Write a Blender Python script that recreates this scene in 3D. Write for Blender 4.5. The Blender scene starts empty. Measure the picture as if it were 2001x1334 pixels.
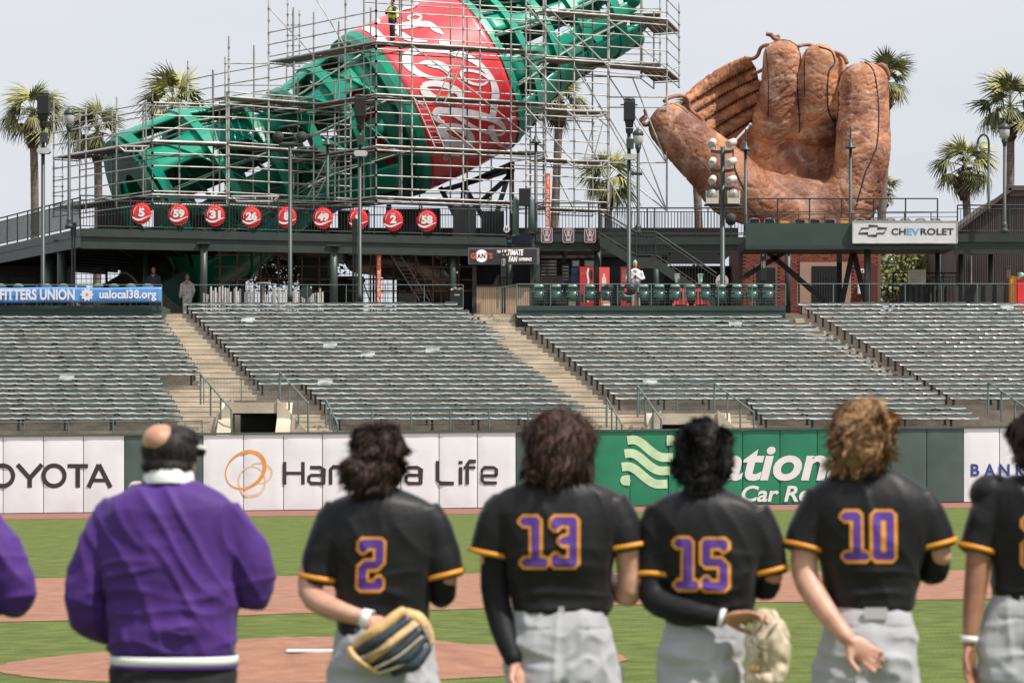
import bpy, math, random
from math import sin, cos, pi, sqrt, atan2, radians
from mathutils import Vector as V, Matrix, Quaternion, noise
from mathutils.bvhtree import BVHTree
random.seed(7)
S = bpy.context.scene
C = S.collection
# ------------------------------------------------------------------ camera, light
F = 6460.0; CX = 1000.5; HY = 890.0; EYE = 1.66; W0 = 2001.0
cam_d = bpy.data.cameras.new('camera'); cam = bpy.data.objects.new('camera', cam_d); C.objects.link(cam)
S.camera = cam
cam.location = (0, 0, EYE); cam.rotation_euler = (pi/2, 0, 0)
cam_d.sensor_width = 36; cam_d.lens = 36*F/W0
cam_d.shift_x = (W0/2-CX)/W0; cam_d.shift_y = (HY-667.0)/W0
cam_d.clip_end = 9000; cam_d.clip_start = .5
cam_d.dof.use_dof = True; cam_d.dof.focus_distance = 118; cam_d.dof.aperture_fstop = 6.6
SUN_AZ = radians(120)
SUN_EL = radians(59)
sun_dir = V((sin(SUN_AZ)*cos(SUN_EL), cos(SUN_AZ)*cos(SUN_EL), sin(SUN_EL)))
sd = bpy.data.lights.new('sun', 'SUN'); sd.energy = 4.4; sd.angle = radians(1.5); sd.color = (1, .95, .88)
so = bpy.data.objects.new('sun', sd); C.objects.link(so)
so.rotation_euler = (-sun_dir).to_track_quat('-Z', 'Y').to_euler()
world = bpy.data.worlds.new('World'); S.world = world; world.use_nodes = True
nt = world.node_tree; nt.nodes.clear()
wo = nt.nodes.new('ShaderNodeOutputWorld'); bg = nt.nodes.new('ShaderNodeBackground'); sky = nt.nodes.new('ShaderNodeTexSky')
sky.sky_type = 'NISHITA'; sky.sun_disc = False; sky.sun_elevation = SUN_EL; sky.sun_rotation = SUN_AZ
sky.dust_density = 3.0; sky.air_density = 1.0
tc = nt.nodes.new('ShaderNodeTexCoord'); mp = nt.nodes.new('ShaderNodeMapping'); mp.inputs['Scale'].default_value = (1.2, 1.2, 5)
nz = nt.nodes.new('ShaderNodeTexNoise'); nz.inputs['Scale'].default_value = 2.2; nz.inputs['Detail'].default_value = 6
cr = nt.nodes.new('ShaderNodeValToRGB'); cr.color_ramp.elements[0].position = .3; cr.color_ramp.elements[1].position = .72
cr.color_ramp.elements[0].color = (5.45, 5.75, 6.3, 1); cr.color_ramp.elements[1].color = (6.75, 6.85, 7.05, 1)
mx = nt.nodes.new('ShaderNodeMix'); mx.data_type = 'RGBA'; mx.inputs[0].default_value = .9
L = nt.links.new
L(tc.outputs['Generated'], mp.inputs[0]); L(mp.outputs[0], nz.inputs['Vector']); L(nz.outputs['Fac'], cr.inputs[0])
L(sky.outputs[0], mx.inputs[6]); L(cr.outputs[0], mx.inputs[7]); L(mx.outputs[2], bg.inputs[0]); L(bg.outputs[0], wo.inputs[0])
bg.inputs[1].default_value = .105
S.view_settings.view_transform = 'Standard'; S.view_settings.look = 'None'; S.view_settings.gamma = 1
S.view_settings.exposure = 0.3; S.view_settings.use_curve_mapping = False
S.cycles.max_bounces = 6; S.cycles.transparent_max_bounces = 12
# ------------------------------------------------------------------ helpers
def P(x, y, Y):
    return V(((x-CX)*Y/F, Y, EYE+(HY-y)*Y/F))
def PX(x, Y): return (x-CX)*Y/F
def PZ(y, Y): return EYE+(HY-y)*Y/F
def SC(Y): return F/Y
TILT = .0118
def gz(x): return TILT*max(-70, min(70, x))
MATS = {}
def mat(name, col, rough=.7, col2=None, scale=3., bump=0., bscale=None, metal=0., coat=0., spec=.5, stretch=None, detail=5, lo=.35, hi=.65, emit=None, noise_mix=1., sheen=0., sss=0., dist=0., obj=False):
    if name in MATS: return MATS[name]
    m = bpy.data.materials.new(name); m.use_nodes = True
    t = m.node_tree; b = t.nodes['Principled BSDF']
    b.inputs['Roughness'].default_value = rough; b.inputs['Metallic'].default_value = metal
    b.inputs['Specular IOR Level'].default_value = spec
    b.inputs['Coat Weight'].default_value = coat; b.inputs['Coat Roughness'].default_value = .12
    b.inputs['Sheen Weight'].default_value = sheen
    if sss:
        b.inputs['Subsurface Weight'].default_value = sss; b.inputs['Subsurface Scale'].default_value = .02
        b.inputs['Subsurface Radius'].default_value = (1, .35, .2)
    if col2 is None: col2 = tuple(c*.82 for c in col)
    ln = t.links.new
    if obj:
        g = t.nodes.new('ShaderNodeTexCoord'); src = g.outputs['Object']
    else:
        g = t.nodes.new('ShaderNodeNewGeometry'); src = g.outputs['Position']
    mpn = t.nodes.new('ShaderNodeMapping')
    if stretch: mpn.inputs['Scale'].default_value = stretch
    ln(src, mpn.inputs[0])
    n = t.nodes.new('ShaderNodeTexNoise'); n.inputs['Scale'].default_value = scale; n.inputs['Detail'].default_value = detail
    n.inputs['Distortion'].default_value = dist
    ln(mpn.outputs[0], n.inputs['Vector'])
    r = t.nodes.new('ShaderNodeValToRGB'); r.color_ramp.elements[0].position = lo; r.color_ramp.elements[1].position = hi
    r.color_ramp.elements[0].color = (*col2, 1); r.color_ramp.elements[1].color = (*col, 1)
    ln(n.outputs['Fac'], r.inputs[0]); ln(r.outputs[0], b.inputs['Base Color'])
    if bump:
        n2 = t.nodes.new('ShaderNodeTexNoise'); n2.inputs['Scale'].default_value = bscale or scale*4; n2.inputs['Detail'].default_value = 4
        n2.inputs['Distortion'].default_value = dist
        ln(mpn.outputs[0], n2.inputs['Vector'])
        bp = t.nodes.new('ShaderNodeBump'); bp.inputs['Strength'].default_value = 1; bp.inputs['Distance'].default_value = bump
        ln(n2.outputs['Fac'], bp.inputs['Height']); ln(bp.outputs[0], b.inputs['Normal'])
    if emit:
        b.inputs['Emission Color'].default_value = (*emit[:3], 1); b.inputs['Emission Strength'].default_value = emit[3]
    MATS[name] = m
    return m
def link(o, parent=None):
    C.objects.link(o)
    if parent is not None:
        o.parent = parent; o.matrix_parent_inverse = Matrix.Translation(-WL[parent.name])
    return o
WL = {}
def thing(name, label, cat, loc=(0, 0, 0), group=None):
    o = bpy.data.objects.new(name, None); C.objects.link(o); o.location = loc; o.empty_display_size = .2
    WL[o.name] = V(loc)
    o['label'] = label; o['category'] = cat
    if group: o['group'] = group
    return o
def tag(o, label, cat, group=None):
    o['label'] = label; o['category'] = cat
    if group: o['group'] = group
    return o
def struct(o): o['kind'] = 'structure'; return o
def stuff(o): o['kind'] = 'stuff'; return o
class MB:
    def __init__(s): s.v = []; s.f = []; s.m = []; s.mi = 0
    def vs(s, pts):
        n = len(s.v); s.v.extend(tuple(p) for p in pts); return n
    def face(s, idx): s.f.append(tuple(idx)); s.m.append(s.mi)
    def poly(s, pts):
        n = s.vs(pts); s.face(range(n, n+len(pts)))
    def hexa(s, a, b):   # two quads of 4 points
        n = s.vs(list(a)+list(b))
        s.face((n, n+3, n+2, n+1)); s.face((n+4, n+5, n+6, n+7))
        for i in range(4):
            j = (i+1) % 4; s.face((n+i, n+j, n+4+j, n+4+i))
    def box(s, x0, x1, y0, y1, z0, z1):
        s.hexa([(x0, y0, z0), (x1, y0, z0), (x1, y1, z0), (x0, y1, z0)], [(x0, y0, z1), (x1, y0, z1), (x1, y1, z1), (x0, y1, z1)])
    def bar(s, a, b, w, h, up=(0, 0, 1)):
        a = V(a); b = V(b); d = (b-a).normalized(); up = V(up)
        sd_ = d.cross(up)
        if sd_.length < 1e-4: sd_ = d.cross(V((1, 0, 0)))
        sd_.normalize(); u = sd_.cross(d).normalized()
        q = lambda c: [c-sd_*w/2-u*h/2, c+sd_*w/2-u*h/2, c+sd_*w/2+u*h/2, c-sd_*w/2+u*h/2]
        s.hexa(q(a), q(b))
    def tube(s, pts, r, n=6, cap=True):
        pts = [V(p) for p in pts]; k = len(pts)
        rr = r if isinstance(r, (list, tuple)) else [r]*k
        base = len(s.v); pu = None
        for i, p in enumerate(pts):
            d = (pts[min(i+1, k-1)]-pts[max(i-1, 0)])
            if d.length < 1e-9: d = V((0, 0, 1))
            d.normalize()
            if pu is None:
                pu = d.cross(V((0, 0, 1)))
                if pu.length < .05: pu = d.cross(V((0, 1, 0)))
            pu = (pu-d*pu.dot(d)).normalized(); w = d.cross(pu)
            ra = rr[i]; rx, ry = ra if isinstance(ra, tuple) else (ra, ra)
            for j in range(n):
                a = 2*pi*j/n; s.v.append(tuple(p+pu*cos(a)*rx+w*sin(a)*ry))
        for i in range(k-1):
            for j in range(n):
                j2 = (j+1) % n
                s.face((base+i*n+j, base+i*n+j2, base+(i+1)*n+j2, base+(i+1)*n+j))
        if cap:
            s.face([base+j for j in range(n)][::-1]); s.face([base+(k-1)*n+j for j in range(n)])
    def loft(s, rings, cap=True):   # rings: lists of equal length
        n = len(rings[0]); base = len(s.v)
        for r in rings: s.v.extend(tuple(p) for p in r)
        for i in range(len(rings)-1):
            for j in range(n):
                j2 = (j+1) % n
                s.face((base+i*n+j, base+i*n+j2, base+(i+1)*n+j2, base+(i+1)*n+j))
        if cap:
            s.face([base+j for j in range(n)][::-1]); s.face([base+(len(rings)-1)*n+j for j in range(n)])
    def lathe(s, c, prof, n=16, axis='Z', cap=True):   # prof: (r, h)
        c = V(c); rings = []
        for r, h in prof:
            ring = []
            for j in range(n):
                a = 2*pi*j/n
                if axis == 'Z': q = V((cos(a)*r, sin(a)*r, h))
                elif axis == 'Y': q = V((cos(a)*r, h, -sin(a)*r))
                else: q = V((h, cos(a)*r, sin(a)*r))
                ring.append(c+q)
            rings.append(ring)
        s.loft(rings, cap)
    def ell(s, c, r, n=16, m=10, R=None):
        c = V(c); rings = []
        for i in range(1, m):
            t = pi*i/m; ring = []
            for j in range(n):
                a = 2*pi*j/n; q = V((cos(a)*sin(t)*r[0], sin(a)*sin(t)*r[1], -cos(t)*r[2]))
                if R is not None: q = R @ q
                ring.append(c+q)
            rings.append(ring)
        s.loft(rings)
    def prism(s, pts, off):  # planar polygon (list of V), extruded by off
        off = V(off); n = len(pts); b = s.vs([V(p) for p in pts]+[V(p)+off for p in pts])
        s.face(range(b, b+n)); s.face(range(b+2*n-1, b+n-1, -1))
        for i in range(n):
            j = (i+1) % n; s.face((b+i, b+n+i, b+n+j, b+j))
    def mesh(s, name, mats, smooth=False):
        me = bpy.data.meshes.new(name); me.from_pydata([tuple(v) for v in s.v], [], s.f)
        for m in (mats if isinstance(mats, (list, tuple)) else [mats]): me.materials.append(m)
        me.polygons.foreach_set('material_index', s.m)
        if smooth: me.polygons.foreach_set('use_smooth', [True]*len(s.f))
        me.update(); return me
    def build(s, name, mats, parent=None, smooth=False):
        return link(bpy.data.objects.new(name, s.mesh(name, mats, smooth)), parent)
def from_mesh(name, me, parent=None): return link(bpy.data.objects.new(name, me), parent)
_UC = {}
def rod(name, a, b, r, m, parent, n=6):
    """a straight pipe: shared unit cylinder placed by its matrix"""
    k = (m.name, n)
    if k not in _UC:
        q = MB(); q.tube([(0, 0, 0), (0, 0, 1)], 1, n); _UC[k] = q.mesh('pipe', m, True)
    a = V(a); b = V(b); d = b-a
    o = bpy.data.objects.new(name, _UC[k])
    o.matrix_basis = Matrix.Translation(a) @ d.to_track_quat('Z', 'Y').to_matrix().to_4x4() @ Matrix.Diagonal((r, r, d.length, 1))
    return link(o, parent)
_UB = {}
def boxo(name, x0, x1, y0, y1, z0, z1, m, parent):
    if m.name not in _UB:
        q = MB(); q.box(-.5, .5, -.5, .5, -.5, .5); _UB[m.name] = q.mesh('block', m)
    o = bpy.data.objects.new(name, _UB[m.name])
    o.matrix_basis = Matrix.Translation(((x0+x1)/2, (y0+y1)/2, (z0+z1)/2)) @ Matrix.Diagonal((abs(x1-x0), abs(y1-y0), abs(z1-z0), 1))
    return link(o, parent)
def place(name, me, M, parent):
    o = bpy.data.objects.new(name, me); o.matrix_basis = M; return link(o, parent)
def copy_thing(root, off, label=None):
    r = root.copy(); C.objects.link(r); off = V(off); r.location = root.location+off
    WL[r.name] = WL[root.name]+off
    if label: r['label'] = label
    for ch in list(root.children):
        c = ch.copy(); C.objects.link(c); c.parent = r
        for g in ch.children:
            d = g.copy(); C.objects.link(d); d.parent = c
    return r
def fuse(mb, voxel, smooth=2, name='body', mats=None, disp=None):
    """weld overlapping closed shells into one skin"""
    me = mb.mesh(name, mats); o = bpy.data.objects.new('tmp', me); C.objects.link(o)
    md = o.modifiers.new('r', 'REMESH'); md.mode = 'VOXEL'; md.voxel_size = voxel; md.use_smooth_shade = True
    if smooth:
        ms = o.modifiers.new('s', 'SMOOTH'); ms.iterations = smooth; ms.factor = .6
    dg = bpy.context.evaluated_depsgraph_get(); ev = o.evaluated_get(dg)
    out = bpy.data.meshes.new_from_object(ev); bpy.data.objects.remove(o)
    out.name = name
    out.materials.clear()
    for m in (mats if isinstance(mats, (list, tuple)) else [mats]): out.materials.append(m)
    if disp:
        ns = [v.normal.copy() for v in out.vertices]
        for v, n_ in zip(out.vertices, ns):
            v.co += n_*disp(v.co, n_)
    out.polygons.foreach_set('use_smooth', [True]*len(out.polygons)); out.update()
    return out
_TX = {}
def text_mesh(txt, bold=0., shear=0., spacing=1.):
    k = (txt, bold, shear, spacing)
    if k in _TX: return _TX[k]
    c = bpy.data.curves.new('t', 'FONT'); c.body = txt; c.size = 1; c.offset = bold; c.shear = shear; c.space_character = spacing
    c.resolution_u = 4
    o = bpy.data.objects.new('t', c); C.objects.link(o)
    dg = bpy.context.evaluated_depsgraph_get()
    me = bpy.data.meshes.new_from_object(o.evaluated_get(dg)); bpy.data.objects.remove(o); bpy.data.curves.remove(c)
    vs = [v.co.copy() for v in me.vertices]; fs = [tuple(p.vertices) for p in me.polygons]
    bpy.data.meshes.remove(me)
    x0 = min(v.x for v in vs); x1 = max(v.x for v in vs); y0 = min(v.y for v in vs); y1 = max(v.y for v in vs)
    vs = [((v.x-x0)/(x1-x0), (v.y-y0)/(y1-y0)) for v in vs]
    _TX[k] = (vs, fs); return _TX[k]
def text_on(name, txt, fn, m, parent, bold=0., shear=0., spacing=1.):
    """fn(u,v)->world point for u,v in 0..1"""
    vs, fs = text_mesh(txt, bold, shear, spacing)
    me = bpy.data.meshes.new(name); me.from_pydata([tuple(fn(u, v)) for u, v in vs], [], fs); me.materials.append(m); me.update()
    return from_mesh(name, me, parent)
def rect(x0, y0, x1, y1, Y):   # pixel rectangle on a plane facing the field
    return lambda u, v: P(x0+(x1-x0)*u, y1+(y0-y1)*v, Y)
def lerp(a, b, t): return a+(b-a)*t
def pw(tab, x):
    if x <= tab[0][0]: return tab[0][1]
    for (a, b), (c, d) in zip(tab, tab[1:]):
        if x <= c: return b+(d-b)*(x-a)/(c-a)
    return tab[-1][1]
def smoothpath(pts, k=4):
    pts = [tuple(p) for p in pts]; out = []
    n = len(pts)
    for i in range(n-1):
        p0 = pts[max(i-1, 0)]; p1 = pts[i]; p2 = pts[i+1]; p3 = pts[min(i+2, n-1)]
        for j in range(k):
            t = j/k
            out.append(tuple(.5*((2*b)+(-a+c)*t+(2*a-5*b+4*c-d)*t*t+(-a+3*b-3*c+d)*t**3) for a, b, c, d in zip(p0, p1, p2, p3)))
    out.append(pts[-1]); return out
ORD = ['first', 'second', 'third', 'fourth', 'fifth', 'sixth', 'seventh', 'eighth', 'ninth', 'tenth', 'eleventh', 'twelfth', 'thirteenth', 'fourteenth', 'fifteenth', 'sixteenth', 'seventeenth', 'eighteenth', 'nineteenth', 'twentieth', 'twenty-first', 'twenty-second', 'twenty-third', 'twenty-fourth', 'twenty-fifth', 'twenty-sixth']
# ------------------------------------------------------------------ materials
M_dgreen = mat('dark_green_paint', (.03, .042, .035), .5, (.023, .032, .028), 2., .002)
M_green = mat('green_panel_paint', (.038, .066, .056), .6, (.03, .054, .046), 1.2, .002)
M_padgreen = mat('green_pad_vinyl', (.075, .12, .105), .5, (.06, .098, .086), .9, .012, 1.3, detail=10)
M_natgreen = mat('bright_green_vinyl', (.02, .24, .12), .42, (.018, .19, .1), .9, .014, 1.3, detail=10)
M_padwhite = mat('white_pad_vinyl', (.81, .85, .87), .45, (.71, .75, .765), .9, .012, 1.3, detail=12, lo=.22, hi=.5)
M_white = mat('white_print', (.82, .82, .82), .5, (.78, .78, .78))
M_black = mat('black_print', (.02, .019, .022), .5)
M_conc = mat('pale_concrete', (.56, .48, .37), .85, (.4, .34, .26), .9, .01, 12, detail=8)
M_conc2 = mat('weathered_concrete', (.27, .225, .18), .88, (.15, .125, .1), 1.1, .01, 12, detail=8)
M_grass = mat('mown_grass', (.15, .185, .042), .85, (.09, .122, .024), 3., .04, 45, detail=14, lo=.38, hi=.62, spec=.2)
M_dirt = mat('infield_clay', (.34, .168, .102), .95, (.225, .1, .062), 4., .012, 50, detail=9, lo=.3, hi=.7)
M_track = mat('warning_track_clay', (.27, .115, .085), .95, (.2, .085, .06), 5., .01, 40, detail=8)
M_asph = mat('asphalt', (.06, .06, .06), .9, (.045, .045, .045), 1.5)
M_steel = mat('galvanised_steel', (.60, .59, .56), .45, (.36, .33, .3), 2.2, metal=.25)
M_steeld = mat('dull_steel', (.38, .37, .36), .5, (.22, .21, .2), 2.2, metal=.3)
M_plank = mat('scaffold_plank', (.24, .19, .155), .85, (.13, .105, .09), 1.5, stretch=(1, 1, 6))
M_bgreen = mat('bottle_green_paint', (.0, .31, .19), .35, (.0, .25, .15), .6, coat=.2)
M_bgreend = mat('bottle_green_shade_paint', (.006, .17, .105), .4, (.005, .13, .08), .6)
M_rail = mat('pale_green_rail', (.25, .35, .28), .4, (.18, .28, .22), .8)
M_red = mat('label_red', (.8, .02, .03), .4, (.74, .016, .026), .4, coat=1., spec=.8)
M_signred = mat('sign_red', (.72, .03, .035), .65, (.66, .02, .03), 3)
M_seat = mat('bench_green_plastic', (.034, .05, .044), .5, (.022, .033, .03), 3., coat=.1)
M_lip = mat('pale_seat_glare', (.42, .43, .405), .5, (.13, .145, .13), 2.4, coat=.12)  # pale tone paints the gloss glare along the green seat lips
M_pole = mat('lamp_post_green', (.04, .055, .05), .45, (.03, .042, .038), 2)
M_dark = mat('black_plastic', (.012, .012, .013), .5)
M_char = mat('charcoal_cladding', (.035, .034, .036), .7, (.025, .025, .026), 2)
M_brown = mat('brown_corrugated_metal', (.095, .07, .065), .6, (.07, .052, .048), 1.2)
M_brick = mat('red_brick', (.28, .075, .045), .85, (.19, .05, .033), 5, .004, 30)
M_mortar = mat('mortar', (.2, .11, .085), .9)
M_tan = mat('tan_render', (.42, .27, .2), .85, (.36, .23, .17), 1)
M_wood = mat('pale_wood_cladding', (.52, .37, .25), .7, (.42, .29, .19), 3, stretch=(4, 4, .5))
M_orange = mat('orange_print', (.85, .32, .05), .5)
M_blue = mat('blue_banner_vinyl', (.13, .33, .68), .5, (.11, .29, .62), 1.5, .01, 2)
M_skin = mat('fair_skin', (.62, .36, .26), .5, (.5, .25, .17), 14, .0006, 120, sss=.12)
M_skin2 = mat('tanned_skin', (.36, .17, .1), .5, (.28, .12, .07), 14, .0006, 120, sss=.1)
M_skin3 = mat('warm_skin', (.5, .27, .17), .5, (.42, .2, .12), 14, .0006, 120, sss=.1)
M_jersey = mat('black_jersey_cloth', (.0075, .0068, .0085), .5, (.005, .0045, .006), 6, .0015, 40, sheen=.08, spec=.3)
M_under = mat('black_compression_cloth', (.006, .006, .0075), .6, sheen=.05, spec=.25)
M_trim = mat('orange_trim', (.83, .33, .02), .55)
M_purple = mat('purple_print', (.11, .04, .30), .55)
M_jacket = mat('purple_satin', (.072, .023, .19), .65, (.058, .018, .155), 5, .001, 30, sheen=.1, spec=.25)
M_pants = mat('grey_baseball_knit', (.42, .42, .44), .85, (.36, .36, .385), 5, .001, 90, sheen=.2)
M_bpants = mat('black_trousers_cloth', (.012, .012, .013), .8)
M_cream = mat('cream_leather', (.68, .58, .44), .6, (.42, .32, .22), 22, .002, 60)
M_tanl = mat('tan_leather', (.72, .47, .22), .5, (.55, .34, .14), 18, .001, 60)
M_navy = mat('dark_blue_leather', (.03, .045, .06), .4, (.02, .03, .04), 18)
# ------------------------------------------------------------------ ground
g = MB(); g.poly([(-4000, -300, -1.2), (4000, -300, -1.2), (4000, 8000, -1.2), (-4000, 8000, -1.2)])
struct(g.build('ground', M_asph))
def sheet(name, pts, m, dz):
    q = MB(); q.poly([(x, y, gz(x)+dz) for x, y in pts]); return struct(q.build(name, m))
sheet('field_grass', [(-70, -10), (70, -10), (70, 107), (-70, 107)], M_grass, 0)
sheet('warning_track', [(-70, 94.6), (0, 95.0), (70, 95.9), (70, 106.5), (-70, 106.5)], M_track, .006)
far = [(-30, 47.4), (-6.8, 46.8), (0, 46.6), (6.1, 45.8), (30, 43.5)]
near = [(30, 38), (4.8, 36.8), (1.7, 36.5), (-2.3, 35.3), (-4.4, 34.4), (-9, 33.2), (-30, 29)]
def ragged(pts, amp, step=.5):
    out = []
    for (x0, y0), (x1, y1) in zip(pts, pts[1:]):
        n = max(1, int(abs(x1-x0)/step))
        for k in range(n):
            x = lerp(x0, x1, k/n); y = lerp(y0, y1, k/n); out.append((x, y+amp*(noise.noise(V((x*1.3, y, 0)))+.5*noise.noise(V((x*4, y, 3))))))
    out.append(pts[-1]); return out
rf, rn = ragged(far, .28), ragged(near[::-1], .18)
for k in range(len(rf)-1):
    pass
q = MB(); n_ = 240; 
def yat(pl, x): return pw(pl, x)
for k in range(n_):
    xa_, xb_ = lerp(-30, 30, k/n_), lerp(-30, 30, (k+1)/n_)
    q.poly([(xa_, yat(rn, xa_), gz(xa_)+.006), (xb_, yat(rn, xb_), gz(xb_)+.006), (xb_, yat(rf, xb_), gz(xb_)+.006), (xa_, yat(rf, xa_), gz(xa_)+.006)])
struct(q.build('infield_dirt', M_dirt))
q = MB(); rings = []
MC = (-1.62, 26.9)
for i in range(9):
    r = 2.55*i/8; h = .17*(.5+.5*cos(pi*min(1, max(0, (r-.5)/1.9))))+.006
    J = lambda j: r*(1+(.02*noise.noise(V((cos(2*pi*j/120)*9, sin(2*pi*j/120)*9, 0)))+.012*noise.noise(V((cos(2*pi*j/120)*25, sin(2*pi*j/120)*25, 0))))*(i == 8))
    rings.append([(MC[0]+J(j)*cos(2*pi*j/120), MC[1]+J(j)*sin(2*pi*j/120), gz(MC[0])+TILT*r*cos(2*pi*j/120)+h+.012*noise.noise(V((r*3, j*.3, 1)))*(i < 7)) for j in range(120)])
q.loft(rings[1:], cap=False); q.face(list(range(120))[::-1])
struct(q.build('pitchers_mound', M_dirt, None, True))
# rubber
q = MB(); q.box(PX(560, 25.9), PX(560, 25.9)+.61, 25.85, 26.0, .126, .141)
tag(q.build('pitching_rubber', M_white), 'white pitching rubber set in the clay of the mound', 'pitching rubber')
# ------------------------------------------------------------------ outfield wall
WY = 105.0
def wtop(x): return 2.40+.0088*x
wall = thing('outfield_wall', 'long padded outfield wall with white and green advertising pads', 'wall', (0, WY, 0))
seams = [(-70, 6, 'w'), (6, 85, 'w'), (85, 163, 'w'), (163, 243, 'w'), (243, 320, 'g'), (320, 397, 'g'), (397, 476, 'w'), (476, 554, 'w'), (554, 630, 'w'), (630, 707, 'w'),
         (707, 783, 'w'), (783, 858, 'w'), (858, 933, 'w'), (933, 1008, 'w'), (1008, 1084, 'g'), (1084, 1160, 'g'), (1160, 1231, 'n'), (1231, 1306, 'n'), (1306, 1380, 'n'),
         (1380, 1451, 'n'), (1451, 1524, 'n'), (1524, 1597, 'n'), (1597, 1670, 'n'), (1670, 1740, 'n'), (1740, 1811, 'g'), (1811, 1883, 'g'), (1883, 1953, 'w'), (1953, 2024, 'w'), (2024, 2095, 'w')]
PLAB = {'w': 'white vinyl wall pad', 'g': 'dull green vinyl wall pad', 'n': 'bright green vinyl wall pad'}
rnd = random.Random(3)
for x0, x1, k in seams:
    a = PX(x0, WY)+.012; b = PX(x1, WY)-.012; q = MB(); n = 8; rows = []
    m = {'w': M_padwhite, 'g': M_padgreen, 'n': M_natgreen}[k]
    jig = rnd.uniform(-.02, .02)
    for iz in range(n+1):
        row = []
        t = iz/n
        for ix in range(n+1):
            u = ix/n; x = a+(b-a)*u; e = min(u, 1-u, 1)*2; ez = min(t, 1-t)*2
            bul = .02*(1-(1-min(1, e*3.5))**3)*(1-(1-min(1, ez*8))**3)
            z = (gz(x)+.03)*(1-t)+(wtop(x)+jig*.5*(sin(u*pi)))*t
            bul += .008*noise.noise(V((x*1.7, z*1.5, 3)))*min(1, e*3)
            row.append((x, WY-bul, z))
        rows.append(row)
    base = q.vs([p for r in rows for p in r])
    for iz in range(n):
        for ix in range(n):
            i = base+iz*(n+1)+ix; q.face((i, i+1, i+n+2, i+n+1))
    # closed sides and back
    q.poly([(a, WY, gz(a)+.03), (a, WY+.1, gz(a)+.03), (a, WY+.1, wtop(a)), (a, WY, wtop(a))])
    q.poly([(b, WY, gz(b)+.03), (b, WY, wtop(b)), (b, WY+.1, wtop(b)), (b, WY+.1, gz(b)+.03)])
    q.poly([(a, WY, wtop(a)), (a, WY+.1, wtop(a)), (b, WY+.1, wtop(b)), (b, WY, wtop(b))])
    o = q.build('padded_panel', m, wall, True); o['label'] = PLAB[k]
a = -18.; b = 18.
q = MB(); q.hexa([(a, WY+.1, -.4), (b, WY+.1, -.2), (b, WY+.4, -.2), (a, WY+.4, -.4)], [(a, WY+.1, wtop(a)-.02), (b, WY+.1, wtop(b)-.02), (b, WY+.4, wtop(b)-.02), (a, WY+.4, wtop(a)-.02)])
q.build('concrete_core', M_conc2, wall)
q = MB(); q.hexa([(a, WY-.05, wtop(a)+.005), (b, WY-.05, wtop(b)+.005), (b, WY+.42, wtop(b)+.005), (a, WY+.42, wtop(a)+.005)], [(a, WY-.05, wtop(a)+.07), (b, WY-.05, wtop(b)+.07), (b, WY+.42, wtop(b)+.07), (a, WY+.42, wtop(a)+.07)])
q.build('top_cap', M_padgreen, wall)
# lettering helpers -----------------------------------------------
YL = WY-.028
def stroke(q, pts, w, Y, closed=False, k=1):
    """flat ribbon lettering in pixel coordinates on the wall plane; w may be a number or per point"""
    n = len(pts); ws = w if isinstance(w, (list, tuple)) else [w]*n
    L_ = []; R_ = []
    for i, p in enumerate(pts):
        if closed: a_, b_ = pts[i-1], pts[(i+1) % n]
        else: a_, b_ = pts[max(0, i-1)], pts[min(n-1, i+1)]
        dx, dy = b_[0]-a_[0], b_[1]-a_[1]; l = sqrt(dx*dx+dy*dy) or 1; nx, ny = -dy/l, dx/l
        # mitre
        if 0 < i < n-1 or closed:
            pr = pts[i-1]; ex, ey = p[0]-pr[0], p[1]-pr[1]; el = sqrt(ex*ex+ey*ey) or 1
            c = abs((-ey/el)*nx+(ex/el)*ny); f = 1/max(c, .5)
        else: f = 1
        L_.append((p[0]+nx*ws[i]/2*f, p[1]+ny*ws[i]/2*f)); R_.append((p[0]-nx*ws[i]/2*f, p[1]-ny*ws[i]/2*f))
    rng = range(n if closed else n-1)
    for i in rng:
        j = (i+1) % n
        q.poly([P(*L_[i], Y), P(*L_[j], Y), P(*R_[j], Y), P(*R_[i], Y)])
def arc(cx, cy, rx, ry, a0, a1, n=20):
    return [(cx+rx*cos(radians(lerp(a0, a1, i/n))), cy-ry*sin(radians(lerp(a0, a1, i/n)))) for i in range(n+1)]
M_ink = mat('charcoal_print', (.045, .035, .038), .5)
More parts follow.
